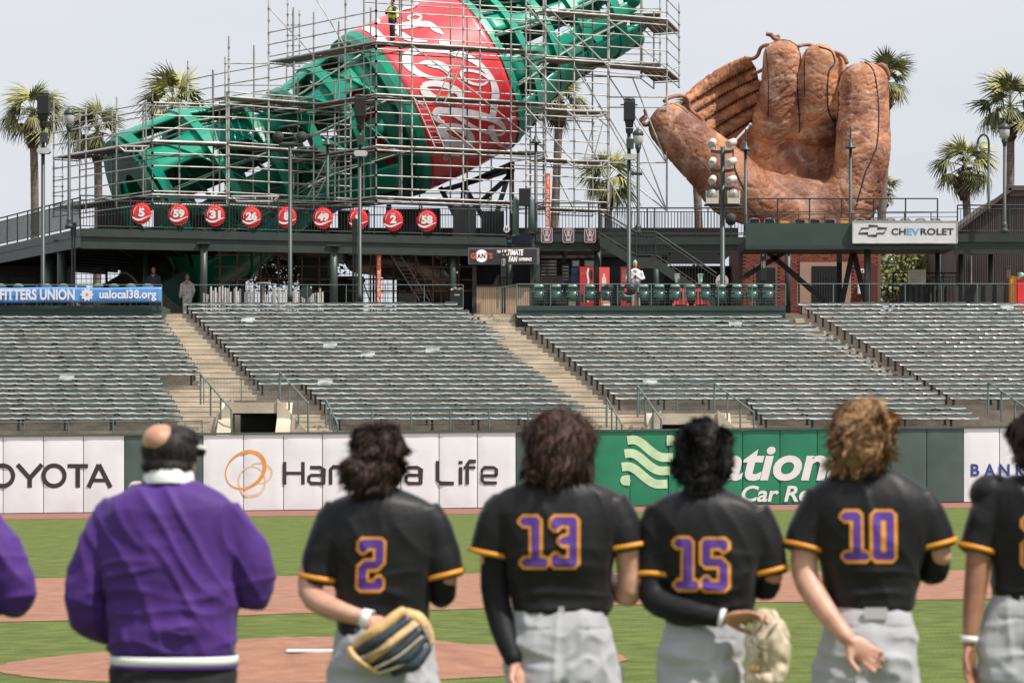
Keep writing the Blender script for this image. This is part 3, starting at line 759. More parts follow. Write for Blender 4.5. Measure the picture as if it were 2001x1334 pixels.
kiosk('narrow black kiosk between two patches of sky', 585, 640, 500, 148)
kiosk('wide black kiosk behind the curved slide tube', 640, 705, 540, 149)
kiosk('dark kiosk right of the curved slide tube', 775, 905, 535, 146)
kiosk('black kiosk behind the wood counter', 900, 1050, 495, 145)
kiosk('long black kiosk with shuttered menu boards behind the drinks machine', 1050, 1165, 500, 142)
kiosk('black kiosk behind the person in white', 1165, 1300, 498, 143)
kiosk('dark kiosk under the stair foot', 1300, 1445, 520, 145)
for k, (xa, xb, ya, yb) in enumerate(((1055, 1088, 508, 540), (1117, 1133, 508, 522), (1141, 1162, 508, 522), (1098, 1112, 518, 550))):
    Y = 141.6; t = thing('menu_board', f'{["wide", "small square", "small wide", "tall narrow"][k]} dim grey menu board on the kiosk behind the green chairs', 'sign', P(xa, yb, Y))
    q = MB(); q.box(PX(xa, Y), PX(xb, Y), Y, Y+.05, PZ(yb, Y), PZ(ya, Y)); q.build('board', M_char, t)
    q = MB()
    for r_ in range(5):
        zz = lerp(ya+3, yb-3, r_/4)
        q.box(PX(xa+2, Y), PX(xb-2, Y), Y-.012, Y-.003, PZ(zz+.6, Y), PZ(zz-.6, Y))
    stuff(q.build('menu_lines', M_steeld, t))
mf = thing('mesh_fence', 'tall dark wire mesh fence at the back of the concourse with sky behind', 'fence', (0, 152, CZ))
q = MB()
xa, xb = PX(0, 152), PX(1460, 152); n = int((xb-xa)/.22)
for k in range(n): x = xa+(xb-xa)*k/n; q.tube([(x, 152, CZ), (x, 152, CZ+3.2)], .014, 3)
for k in range(15): q.tube([(xa, 152, CZ+k*.22), (xb, 152, CZ+k*.22)], .014, 3)
stuff(q.build('wire_mesh', M_dark, mf))
for k in range(15): x = lerp(xa, xb, k/14); rod('post', (x, 152, CZ), (x, 152, CZ+3.3), .05, M_dark, mf)
# pipes, tubes and ducts under the deck
sl = thing('slide_tube', 'fat bronze metal slide tube running down behind the banner', 'slide', P(250, 560, 142))
q = MB(); pts = smoothpath([P(150, 610, 139.5), P(215, 580, 140), P(275, 545, 141), P(340, 505, 143), P(400, 470, 145)], 5); q.tube(pts, .62, 18); q.build('tube', mat('bronze_metal', (.34, .28, .23), .35, (.2, .16, .13), 1.5, metal=.8), sl, True)
for f_ in (.2, .45, .72):
    i_ = int(f_*(len(pts)-2)); q = MB(); q.tube([V(pts[i_]), V(pts[i_]).lerp(V(pts[i_+1]), .25)], .68, 18); q.build('flange', M_steeld, sl, True)
s2 = thing('slide_tube', 'curved brown slide elbow behind the red vertical banner', 'slide', P(800, 540, 142))
q = MB(); q.tube(smoothpath([P(700, 500, 143), P(760, 508, 141), P(815, 520, 140.5), P(848, 552, 141), P(842, 600, 142)], 5), .75, 18); q.build('tube', MATS['bronze_metal'], s2, True)
q = MB(); q.tube([P(758, 508, 141.1), P(762, 508, 141)], .82, 18); q.build('flange', M_steeld, s2, True)
def ladder(lab, a_, b_, w, Y, name='ladder', m=M_steel, n=12, tilt=0.):
    A = P(*a_, Y); B = P(*b_, Y-tilt); t = thing(name, lab, 'ladder', B); s_ = V((w/2, 0, 0))
    rod('side_rail', A-s_, B-s_, .03, m, t); rod('side_rail', A+s_, B+s_, .03, m, t)
    for k in range(1, n): p = A.lerp(B, k/n); rod('rung', p-s_, p+s_, .014, m, t)
    return t
ladder('steel ladder leaning under the deck right of the red vertical banner', (772, 497), (830, 588), .42, 137.5, m=M_steeld)
# pickets leaning in a row: white poles behind the top bench
rp = random.Random(5)
for k in range(52):
    x = 398+k*4.55+rp.uniform(-1.5, 1.5); Y = 128.6+rp.uniform(0, .6); top = 562+rp.uniform(-4, 14)
    if 505 < x < 520 or 470 < x < 476: continue
    t = tag(rod('barrier_post', (PX(x, Y), Y, CZ), (PX(x, Y), Y, PZ(top, Y)), .04, [M_steel, mat('aluminium', (.6, .6, .58), .4, (.45, .45, .44), 3)][k % 2], None, 8), 'pale metal post standing in the row behind the top bench', 'post', 'pale posts stored behind the top bench')
# ------------------------------------------------------------------ wood counter and led sign
kc = thing('food_counter', 'pale wood clad counter under the black video sign', 'counter', P(985, 600, 128.6)); Y = 128.6
xa, xb = PX(931, Y), PX(1038, Y); n = 30
for k in range(n):
    x0 = lerp(xa, xb, k/n)+.006; x1 = lerp(xa, xb, (k+1)/n)-.006; boxo('board', x0, x1, Y, Y+.05, CZ-.15, PZ(560, Y), M_wood, kc)
boxo('counter_top', xa-.05, xb+.05, Y-.06, Y+.7, PZ(560, Y)+.002, PZ(557, Y), M_char, kc)
boxo('body', xa, xb, Y+.052, Y+.7, CZ-.1, PZ(560, Y), M_dark, kc)
for x in (927, 1040): boxo('corner_post', PX(x-4, Y), PX(x+4, Y), Y-.02, Y+.2, CZ-.15, PZ(515, Y), M_char, kc)
vs_ = thing('video_sign', 'wide black video sign with a round white emblem above the wood counter', 'sign', P(985, 502, 128.2)); Y = 128.2
q = MB(); q.box(PX(915, Y), PX(1054, Y), Y, Y+.35, PZ(516, Y), PZ(484, Y)); q.build('frame', mat('grey_frame', (.16, .15, .17), .5), vs_)
q = MB(); q.box(PX(918, Y), PX(1049, Y), Y-.02, Y-.004, PZ(513.5, Y), PZ(487, Y)); q.build('screen', mat('screen_black', (.02, .02, .024), .3, (.016, .016, .02), emit=(.1, .1, .12, .12)), vs_)
E_w = mat('screen_white', (.7, .62, .6), .5, emit=(1, .86, .84, .55)); E_o = mat('screen_orange', (.5, .1, .03), .5, emit=(.7, .1, .02, .35)); E_d = mat('screen_dark_letter', (.03, .02, .03), .5)
q = MB(); q.poly([P(941+12.2*cos(t_), 500-12.2*sin(t_), Y-.025) for t_ in [2*pi*i/28 for i in range(28)]]); q.build('ball_emblem', E_w, vs_)
q = MB(); stroke(q, arc(941, 500, 10.6, 10.6, -40, 40, 8), .9, Y-.03); stroke(q, arc(941, 500, 10.6, 10.6, 140, 220, 8), .9, Y-.03); q.build('ball_stitching', E_o, vs_)
for c_, xa, xb, m, h in (('G', 920, 928.5, E_o, 5.6), ('I', 928.8, 932, E_o, 5.2), ('A', 932.4, 940, E_d, 5), ('N', 940.8, 948.5, E_d, 5), ('T', 949.2, 955.5, E_o, 5.2), ('S', 956, 962.5, E_o, 5.6)):
    text_on('letter', c_, rect(xa, 500-h, xb, 500+h, Y-.035), m, vs_, .04)
text_on('lettering', 'THE', rect(971, 489, 978.5, 494, Y-.025), E_w, vs_, .03, .15)
text_on('lettering', 'ULTIMATE', rect(981, 487.5, 1023, 499, Y-.025), E_w, vs_, .03, .2)
text_on('lettering', 'FAN', rect(994, 501, 1011, 511.5, Y-.025), E_w, vs_, .03, .2)
text_on('lettering', 'EXPERIENCE', rect(1014, 503.5, 1039, 509.5, Y-.025), E_w, vs_, .03, .1)
# angled treat sign
ft = thing('treats_sign', 'small navy sign with red bunting above the video sign', 'sign', P(1018, 465, 131))
def ang(x0, y0, x1, y1, ins=0.):
    def f_(u, v):
        x = lerp(x0, x1, u); t_ = (x-990)/57; Yv = lerp(134.5, 130.9, t_); y = lerp(y1, y0, v)-t_*3.5*1.2+2
        return P(x, y, Yv-ins)
    return f_
def quad(q, fn): q.poly([fn(0, 0), fn(1, 0), fn(1, 1), fn(0, 1)])
q = MB(); a_ = ang(991, 458, 1046, 476); q.prism([a_(0, 0), a_(1, 0), a_(1, 1), a_(0, 1)], (0, .1, 0)); q.build('panel', mat('navy_sign', (.02, .035, .06), .5), ft)
q = MB()
for k in range(8):
    x0 = 991+k*6.8; f_ = ang(x0, 458, x0+6, 463, .01); q.poly([f_(0, 1), f_(1, 1), f_(.5, 0)])
q.build('bunting', M_signred, ft)
text_on('lettering', 'FAN LOT TREATS', ang(999, 464, 1044, 474, .012), mat('pale_blue_letter', (.45, .55, .58), .5), ft, .01)
q = MB(); f_ = ang(992, 468, 998, 471, .012); quad(q, f_); q.build('teal_emblem', mat('teal_letter', (.15, .4, .42), .5), ft)
# section signs hanging on black posts
def section_sign(x, ytop, ybot, num, lab, Y):
    t = thing('section_sign', lab, 'sign', P(x, ybot, Y)); q = MB(); q.box(PX(x-5.5, Y), PX(x+5.5, Y), Y, Y+.12, PZ(ybot, Y), PZ(ytop, Y)); q.build('panel', M_dark, t)
    if num: text_on('number', num, rect(x-3.6, (ytop+ybot)/2-12, x+3.6, (ytop+ybot)/2+3, Y-.01), M_steel, t, .02)
    if num: text_on('lettering', 'SEC', rect(x-2.5, ytop+3, x+2.5, ytop+6.5, Y-.01), M_steel, t, .02)
    for dx in (-2.6, 2.6): rod('post', (PX(x+dx, Y), Y+.06, CZ-.3), (PX(x+dx, Y), Y+.06, PZ(ybot, Y)), .035, M_dark, t)
section_sign(984, 493, 540, '139', 'tall narrow black section sign in front of the video sign', 127.9)
section_sign(1492, 494, 548, '140', 'tall narrow black section sign before the brick building', 130.6)
section_sign(143, 435, 462, '', 'small black section sign on the deck edge by the left street lamp', 130.7)
section_sign(693, 428, 458, '', 'small black section sign on the fence beside the loudspeaker post', 131.2)
# vertical banners
def vbanner(x, y0, y1, w, txt, m, lab, Y, lm):
    t = thing('vertical_banner', lab, 'banner', P(x, y1, Y)); q = MB()
    n = 12
    for k in range(n):
        a0 = lerp(y0, y1, k/n); a1 = lerp(y0, y1, (k+1)/n); d0 = .02*sin(k*1.3); d1 = .02*sin((k+1)*1.3)
        q.hexa([P(x-w/2, a1, Y+d1), P(x+w/2, a1, Y+d1), P(x+w/2, a1, Y+d1+.02), P(x-w/2, a1, Y+d1+.02)], [P(x-w/2, a0, Y+d0), P(x+w/2, a0, Y+d0), P(x+w/2, a0, Y+d0+.02), P(x-w/2, a0, Y+d0+.02)])
    q.build('cloth', m, t)
    n = len(txt)
    for k, c_ in enumerate(txt):
        if c_ == ' ': continue
        yc = lerp(y0+4, y1-3, (k+.5)/n); hh = (y1-y0)/n*.38; ww = w*.3 if c_ != 'I' else w*.1
        text_on('letter', c_, rect(x-ww, yc-hh, x+ww, yc+hh, Y-.04), lm, t, .02)
vbanner(1070.5, 339, 443, 9, 'JI SCAFFOLD', mat('orange_red_vinyl', (.8, .16, .06), .5, (.72, .13, .05)), 'bright orange vertical banner with white letters on the scaffold tower', 135.5, M_white)
vbanner(740.5, 498, 600, 8.5, 'JI SCAFFOLD', mat('orange_red_vinyl'), 'red vertical banner with white letters in the shade under the deck', 131, M_white) if False else vbanner(740.5, 498, 600, 8.5, 'JI SCAFFOLD', MATS['orange_red_vinyl'], 'red vertical banner with white letters in the shade under the deck', 135, M_white)
# ------------------------------------------------------------------ round number signs on the fence
nums = [('5', 276, 417), ('59', 349, 419), ('31', 420, 421), ('26', 491, 424), ('8', 560, 424), ('49', 631, 426), ('9', 700, 428), ('2', 768, 430), ('58', 834, 431)]
for s_, x, y in nums:
    Y = lerp(131, 136.3, (x-157)/833)-.12
    t = thing('number_sign', f'{ORD[nums.index((s_, x, y))]} round red sign from the left, white number {s_}', 'sign', P(x, y+21, Y))
    q = MB(); ring = []; n = 96
    for i in range(n):
        a_ = 2*pi*i/n; rr = 20.3+1.3*cos(a_*24); ring.append(P(x+rr*cos(a_)*.965, y-rr*sin(a_)*1.03, Y))
    q.prism(ring, (0, .06, 0)); q.build('disc', M_signred, t)
    q = MB()
    q.loft([[P(x+rr*cos(2*pi*i/40), y-rr*sin(2*pi*i/40)*1.05, Y-dd) for i in range(40)] for rr, dd in ((18, .004), (15.5, .014), (8, .02), (1, .022))])
    q.build('dome', M_signred, t, True)
    w_ = 19 if len(s_) == 2 else 9
    text_on('number', s_, rect(x-w_/2-1, y-10, x+w_/2+2, y+6.5, Y-.035), M_white, t, .06)
    q = MB(); p_ = smoothpath([(x-17, y+7), (x-10, y+11.5), (x-2, y+12), (x+7, y+8.5), (x+18, y+4)], 4); stroke(q, p_, [lerp(1.2, 3.8, sin(pi*min(1, .12+i/len(p_)))) for i in range(len(p_))], Y-.034); q.build('swoosh', M_white, t)
    q = MB(); p_ = arc(x, y, 15, 15.5, 110, 190, 10); stroke(q, p_, [lerp(.3, 2.2, sin(pi*i/10)) for i in range(11)], Y-.03); q.build('highlight_stripe', mat('sign_pale_stripe', (.8, .42, .4), .5), t)
    q = MB(); stroke(q, [(x-4, y-12), (x-1, y-12.4)], 2.2, Y-.035); stroke(q, [(x+.2, y-12.4), (x+4.5, y-12)], 2.2, Y-.035); q.build('name_band', mat('sign_pink_letter', (.85, .5, .48), .5), t)
# picture signs
for x, lab in ((1068.5, 'left of the three rounded purple picture signs'), (1110.5, 'middle of the three rounded purple picture signs'), (1153, 'right of the three rounded purple picture signs')):
    Y = 130.75; t = thing('trophy_sign', lab+' on the deck edge', 'sign', P(x, 474, Y)); y = 459
    out = []
    for cx_, cy_, a0 in ((x+7.5, y-10, 0), (x-7.5, y-10, 90), (x-7.5, y+11, 180), (x+7.5, y+11, 270)):
        for i in range(6): a_ = radians(a0+i*18); out.append((cx_+3.3*cos(a_), cy_-3.6*sin(a_)))
    q = MB(); q.prism([P(a_, b_, Y) for a_, b_ in out], (0, .08, 0)); q.build('panel', mat('plum_panel', (.19, .11, .16), .5, (.07, .05, .06), 1.6, obj=False), t)
    q = MB(); stroke(q, out, 1.2, Y-.008, True); stroke(q, arc(x, y-5, 9, 6, 25, 155, 10), 2, Y-.012)
    stroke(q, [(x-8, y-8), (x-2.5, y+8)], [1.2, 2.6], Y-.014); stroke(q, [(x+8, y-8), (x+2.5, y+8)], [1.2, 2.6], Y-.016)
    q.poly([P(x-2.4, y-9, Y-.018), P(x+2.4, y-9, Y-.018), P(x+3.2, y+3, Y-.018), P(x-3.2, y+3, Y-.018)][::-1]); q.poly([P(x-5, y+7.5, Y-.02), P(x+5, y+7.5, Y-.02), P(x+5, y+12, Y-.02), P(x-5, y+12, Y-.02)][::-1])
    q.build('trophy_print', mat('silver_print', (.58, .48, .46), .5), t)
t = thing('round_sign', 'tiny round white sign on the fence left of the treat sign', 'sign', P(990, 455, 135.9)); q = MB(); q.prism([P(990+6.2*cos(2*pi*i/20), 447.5-7*sin(2*pi*i/20), 135.9) for i in range(20)], (0, .04, 0)); q.build('disc', M_white, t)
text_on('emblem', 'H', rect(987, 443.5, 993, 451.5, 135.88), M_ink, t, .03)

for k, (x, Y) in enumerate(((430, 136), (510, 137.5), (590, 138), (690, 137), (735, 139), (812, 137.5), (862, 139))):
    t = thing('scaffolding', 'rusty scaffold frame under the upper deck, '+ORD[k]+' from the left', 'scaffold', P(x, 600, Y), 'scaffold frames under the deck')
    M_ = mat('rusty_pipe', (.2, .13, .1), .6, (.1, .06, .045), 3)
    for dx in (0, 34): rod('upright', P(x+dx, 486, Y), (PX(x+dx, Y), Y, CZ), .04, M_, t)
    for yy in (498, 520, 545, 568): rod('ledger', P(x-10, yy, Y-.05), P(x+60, yy+rp.uniform(-2, 2), Y-.05), .035, M_, t)
    if k % 2: rod('brace', P(x, 500, Y-.1), P(x+34, 590, Y-.1), .03, M_, t)
# ------------------------------------------------------------------ blue banner
bn = thing('banner', 'light blue vinyl banner with white lettering over the left seating block', 'banner', P(130, 592, 124.8)); Y = 124.8
q = MB(); n = 60; x0, x1 = -50, 315.5
def bY(x, y): return Y-.02-.03*noise.noise(V((x*.02, y*.02, 1)))-.02*sin(x*.05)*((y-560)/30)
g_ = []
for k in range(n+1):
    for j in range(7):
        x = lerp(x0, x1, k/n); y = lerp(561.5, 591, j/6)+.8*sin(x*.035+1)*(1 if j in (0,) else .5); g_.append(P(x, y, bY(x, y)))
b0 = q.vs(g_)
for k in range(n):
    for j in range(6): i = b0+k*7+j; q.face((i, i+1, i+8, i+7))
o = q.build('vinyl_sheet', M_blue, bn, True)
sm = o.modifiers.new('thick', 'SOLIDIFY'); sm.thickness = .01; sm.offset = 0
text_on('lettering', 'PIPEFITTERS UNION', rect(-37, 564.5, 146, 586, Y-.09), M_white, bn, .035)
text_on('lettering', 'ualocal38.org', rect(194, 566, 305.5, 588, Y-.09), M_white, bn, .03)
q = MB(); fl = []
for i in range(60):
    a_ = 2*pi*i/60; rr = 11.4+1.7*cos(a_*10); fl.append(P(170+rr*cos(a_), 575.5-rr*sin(a_), Y-.088))
q.poly(fl); q.build('flower_emblem', M_white, bn)
q = MB(); q.poly([P(170+3*cos(2*pi*i/16), 575.5-3*sin(2*pi*i/16), Y-.093) for i in range(16)]); q.build('emblem_centre', mat('coral_print', (.75, .3, .28), .5), bn)
handrail('platform_railing', 'thin green railing above the blue banner', [P(-50, 597, 124.9), P(316, 597, 124.9)], .78, [i/6 for i in range(7)], False, M_railg, .02)
handrail('platform_railing', 'mesh railing in front of the row of green chairs', [P(1010, 596, 125.05), P(1535, 596, 125.05)], .79, [i/8 for i in range(9)], True, M_railg, .022)
handrail('platform_railing', 'short return railing left of the green chairs', [P(972, 603, 126.6), P(1010, 597, 125.1)], .79, [0, 1], True, M_railg, .022)
handrail('concourse_railing', 'thin rail above the top bench of the middle block', [P(372, 600, 128), P(905, 600, 128)], .86, [i/7 for i in range(8)], False, M_railg, .018, 0)
handrail('concourse_railing', 'thin rail above the top bench of the far right block', [P(1558, 600, 128), P(2050, 600, 128)], .9, [i/7 for i in range(8)], False, M_railg, .02, 0)
# ------------------------------------------------------------------ green arm chairs
def shell(q, cx, cy, w, z0, h, lean=.0, th=.03):
    n = 8; rings = []
    for j in range(7):
        t_ = j/6; z = z0+h*t_; ww = w*(1-.28*max(0, t_-.55)**2*4); ring = []
        for i in range(n+1):
            u = i/n*2-1; ring.append(V((cx+u*ww/2, cy+lean*t_+.07*(1-u*u)*1.0+.05*sin(pi*t_), z)))
        rings.append(ring+[p+V((0, th, 0)) for p in reversed(ring)])
    q.loft(rings)
M_chair = mat('stadium_chair_green', (.016, .07, .05), .38, (.012, .055, .04), 2, coat=.8)
M_arm = mat('chair_metal', (.02, .03, .028), .4)
def chair(x, Y, ix, lab, grp):
    xx = PX(x, Y); zf = PZ(597, 125)+.0
    t = thing('stadium_chair', lab, 'chair', (xx, Y, zf), grp); w = .39
    # chairs face the field: seat folded up in front of the back
    q = MB(); shell(q, xx, Y+.1, w, zf+.36, .44, .1); q.build('backrest', M_chair, t, True)
    q = MB(); q.ell((xx, Y+.17, zf+.8), (w*.5, .10, .085), 14, 8); q.build('backrest_top', mat('chair_top_glare', (.26, .38, .33), .3, (.16, .27, .23), 3, coat=1.), t, True)  # sky glare on the glossy top is put into this paler colour
    q = MB(); rings = []
    for j in range(7):
        tt = j/6; z = zf+.24+tt*.36; ring = []
        for i in range(9):
            u = i/4-1; ring.append(V((xx+u*w*.44*(1-.15*(1-tt)), Y-.02-.05*(1-u*u)-.05*sin(pi*tt)+.06*tt, z)))
        rings.append(ring+[p+V((0, .04, 0)) for p in reversed(ring)])
    q.loft(rings); q.build('seat', M_chair, t, True)
    q = MB(); q.tube([(xx-w*.42, Y+.02, zf+.62), (xx+w*.42, Y+.02, zf+.62)], .018, 5); q.build('seat_edge', M_chair, t)
    for s_ in (-1, 1):
        q = MB(); q.tube(smoothpath([(xx+s_*w*.56, Y+.15, zf+.3), (xx+s_*w*.58, Y+.12, zf+.55), (xx+s_*w*.57, Y-.08, zf+.6), (xx+s_*w*.56, Y-.14, zf+.56)], 3), [(.03, .018)]*10, 6); q.build('armrest', M_chair, t, True)
        rod('leg', (xx+s_*w*.54, Y+.1, zf), (xx+s_*w*.56, Y+.13, zf+.34), .022, M_arm, t)
    return t
cxs = [1053, 1087, 1119, 1153, 1184, 1222, 1258, 1289, 1320, 1350, 1379, 1409, 1441, 1471, 1502]
for k, x in enumerate(cxs):
    chair(x, 126.2, k, f'glossy green folding chair on the platform, {ORD[k]} from its left end', 'green chairs on the right platform')
for k, x in enumerate([0, 35, 90, 123, 158, 191, 222, 255, 288]):
    chair(x, 125.9, k, f'glossy green folding chair top showing over the blue banner, {ORD[k]} from the left', 'green chairs behind the banner')
# ------------------------------------------------------------------ vending machine, panels, bins, cups
def solid(name, lab, cat, xa, xb, yt, Y, d, m, z0=CZ):
    t = thing(name, lab, cat, (PX((xa+xb)/2, Y), Y, z0)); q = MB(); q.box(PX(xa, Y), PX(xb, Y), Y, Y+d, z0, PZ(yt, Y)); q.build('cabinet', m, t); return t
Y = 129.5
t = solid('vending_machine', 'tall glossy red drinks machine with a white wave behind the chairs', 'vending machine', 1133, 1160, 521, Y, .8, mat('machine_red', (.55, .01, .015), .25, coat=.5))
q = MB(); stroke(q, smoothpath([(1150, 524), (1148, 535), (1150, 550), (1147, 566), (1149, 590)], 3), 3.2, Y-.01); q.build('wave_stripe', M_white, t)
q = MB(); q.box(PX(1153.5, Y), PX(1158, Y), Y-.02, Y-.004, PZ(545, Y), PZ(528, Y)); q.build('button_panel', M_dark, t)
q = MB(); q.box(PX(1135, Y), PX(1146, Y), Y-.02, Y-.004, PZ(590, Y), PZ(574, Y)); q.build('dispensing_tray', M_dark, t)
text_on('lettering', 'Coca-Cola', rect(1134.5, 530, 1146.5, 536, Y-.012), mat('dull_pink_print', (.5, .2, .2), .5), t, .0, .3)
t = solid('bin', 'dark blue recycling cabinet left of the drinks machine', 'bin', 1117, 1132, 523, Y+.3, .7, mat('navy_cabinet', (.008, .02, .06), .4))
q = MB(); q.box(PX(1119, Y+.28), PX(1130, Y+.28), Y+.27, Y+.296, PZ(535, Y+.28), PZ(531, Y+.28)); q.build('slot', M_dark, t)
M_pink = mat('bright_red_poster', (.85, .1, .1), .4, (.8, .09, .09))
t = solid('poster_panel', 'bright red poster board with a bottle picture behind the chairs', 'poster', 1171, 1191, 522, Y, .08, M_pink)
q = MB(); q.poly([P(*p, Y-.01) for p in [(1176, 556), (1176, 545), (1178.5, 540), (1179, 534.5), (1181.5, 534.5), (1182, 540), (1184.5, 545), (1184.5, 556)]][::-1]); q.build('bottle_picture', mat('cream_print', (.8, .72, .55), .5), t)
t = solid('poster_panel', 'red poster board partly behind the person in white', 'poster', 1213, 1252, 521, Y+.6, .08, M_pink)
q = MB()
for k in range(6): q.box(PX(1216, Y+.6), PX(1224, Y+.6), Y+.58, Y+.596, PZ(528+k*4.2, Y+.6), PZ(526.6+k*4.2, Y+.6))
stuff(q.build('menu_lines', M_white, t))
t = thing('round_table_sign', 'round grey notice board behind the spotlight post', 'sign', P(1411, 560, 128.6)); q = MB(); q.prism([P(1411+12.5*cos(2*pi*i/28), 549-13.5*sin(2*pi*i/28), 128.6) for i in range(28)], (0, .06, 0)); q.build('disc', mat('grey_board', (.5, .48, .46), .6), t)
q = MB(); q.box(PX(1403, 128.6), PX(1419, 128.6), 128.58, 128.597, PZ(550, 128.6), PZ(548, 128.6)); q.build('print_line', M_red, t); rod('post', P(1411, 562, 128.64), (PX(1411, 128.6), 128.64, CZ), .03, M_dark, t)
for x, dep, lab in ((1325, 128.4, 'giant paper cup figure with green print, left of two'), (1370, 128.4, 'giant paper cup figure with green print, right of two')):
    Y = dep; t = thing('giant_cup', lab, 'cup', P(x-1, 600, Y)); xx = PX(x-1.5, Y)
    q = MB(); q.lathe((xx, Y, 0), [(.07, PZ(556, Y)), (.105, PZ(537, Y))], 16); q.build('cup', mat('cup_white', (.68, .74, .7), .5, (.05, .3, .16), 3.5, lo=.48, hi=.52), t, True)
    q = MB(); q.lathe((xx, Y, 0), [(.12, PZ(537, Y)), (.12, PZ(535.6, Y)), (.06, PZ(534.8, Y))], 16); q.build('lid', M_white, t, True)
    q = MB(); q.lathe((xx, Y, 0), [(.2, CZ), (.2, CZ+.04)], 14); q.build('stand_base', M_dark, t); rod('stand_pole', (xx, Y, CZ), (xx, Y, PZ(556, Y)), .03, M_dark, t)
def redchair(x, Y, lab):
    t = thing('red_folding_chair', lab, 'chair', (PX(x, Y), Y, CZ), 'red chairs behind the green ones'); xx = PX(x, Y)
    for k in range(5): q = MB(); q.box(xx-.26+k*.11, xx-.17+k*.11, Y, Y+.03, CZ+.35, CZ+1.0-.03*abs(k-2)); q.build('slat', M_pink, t)
    q = MB(); q.box(xx-.3, xx+.3, Y+.04, Y+.5, CZ+.38, CZ+.42); q.build('seat', M_pink, t)
    for s_ in (-1, 1):
        q = MB(); q.box(xx+s_*.27-.05, xx+s_*.27+.05, Y-.05, Y+.5, CZ, CZ+.378); q.build('leg', M_pink, t)
        q = MB(); q.box(xx+s_*.33-.06, xx+s_*.33+.06, Y-.1, Y+.5, CZ+.6, CZ+.63); q.build('armrest', M_pink, t)
redchair(1330, 127.9, 'left red slatted chair behind the green chairs'); redchair(1372, 127.9, 'right red slatted chair behind the green chairs')
Y = 127.2
for lab, xa, xb, yt, yb, m in (('white paper box on the platform under the fifth green chair', 1179, 1192, 590, 596, M_white), ('small orange and white carton on the platform', 1174, 1186, 583, 590, M_orange), ('brown cardboard box under the third green chair', 1111, 1125, 586, 596, M_plank)):
    t = thing('carton', lab, 'box', P(xa, yb, Y)); q = MB(); q.box(PX(xa, Y), PX(xb, Y), Y, Y+.3, PZ(yb+1.5, Y), PZ(yt, Y)-.02); q.build('body', m, t); q = MB(); q.box(PX(xa-.5, Y), PX(xb+.5, Y), Y-.01, Y+.31, PZ(yt, Y)-.019, PZ(yt, Y)); q.build('lid', m, t)
# stroller / bag by the person
Y = 125.8; t = thing('backpack', 'dark round backpack with a red patch hanging on the sixth chair', 'bag', P(1230, 585, Y))
q = MB(); q.ell(P(1231, 565, Y), (.26, .16, .24), 16, 10); q.build('body', M_dark, t, True); q = MB(); q.ell(P(1222, 568, Y-.1), (.07, .05, .09), 10, 6); q.build('patch', M_signred, t, True)
q = MB(); q.tube(smoothpath([P(1219, 574, Y-.1), P(1224, 578, Y-.12), P(1236, 578, Y-.12), P(1242, 574, Y-.1)], 4), .012, 5); q.build('piping', M_steel, t)
q = MB(); q.tube(smoothpath([P(1226, 556, Y), P(1228, 551, Y), P(1234, 551, Y), P(1236, 556, Y)], 4), .014, 5); q.build('handle', M_dark, t)
t = thing('jacket', 'dark grey jacket draped over the fifth green chair', 'jacket', P(1189, 560, Y)); q = MB(); q.loft([[P(lerp(1178, 1200, .5+.5*cos(a_)*s_), y_, Y+.3*sin(a_)) for a_ in [2*pi*i/12 for i in range(12)]] for y_, s_ in ((566, .75), (562, 1), (558, .8), (555, .35))]); q.build('cloth', M_char, t, True)
t = thing('waste_bin', 'dark bin full of rubbish at the right end of the middle block', 'bin', P(893, 600, 128.4)); Y = 128.4
q = MB(); q.box(PX(881, Y), PX(904, Y), Y, Y+.5, CZ, PZ(567, Y)); q.build('body', M_dark, t); rr_ = random.Random(2)
for k in range(9):
    q = MB(); q.ell(P(883+k*2.4, 565+rr_.uniform(-2.5, 1), Y+.2), (.05, .05, .06), 6, 4); q.build('rubbish', [M_white, M_wood, M_steel][k % 3], t)
q = MB(); stroke(q, [(888, 576), (898, 576)], 2.5, Y-.01); q.build('pale_band', M_steel, t)
for x, lab in ((514, 'tall thin metal bin stand behind the top bench left of the pickets'), (353+245, 'dark shield shaped backboard behind the pale posts')):
    pass
t = thing('backboard', 'dark shield shaped board behind the pale posts', 'board', P(598, 595, 128.2)); q = MB(); q.prism([P(598+12*cos(a_), 569-10*sin(a_)*(1 if sin(a_) > 0 else 1.5), 128.2) for a_ in [2*pi*i/22 for i in range(22)]], (0, .08, 0)); q.build('panel', M_dgreen, t); rod('post', P(598, 580, 128.24), (PX(598, 128.2), 128.24, CZ), .03, M_dgreen, t)
t = thing('park_table', 'small steel standing table among the pale posts', 'table', P(515, 600, 128.2)); q = MB(); q.lathe((PX(515, 128.2), 128.2, 0), [(.3, PZ(554, 128.2)), (.3, PZ(552, 128.2))], 16); q.build('top', M_steel, t); rod('stem', (PX(515, 128.2), 128.2, CZ), (PX(515, 128.2), 128.2, PZ(554, 128.2)), .06, M_steeld, t); q = MB(); q.lathe((PX(515, 128.2), 128.2, 0), [(.22, CZ), (.2, CZ+.03)], 16); q.build('base', M_steeld, t)
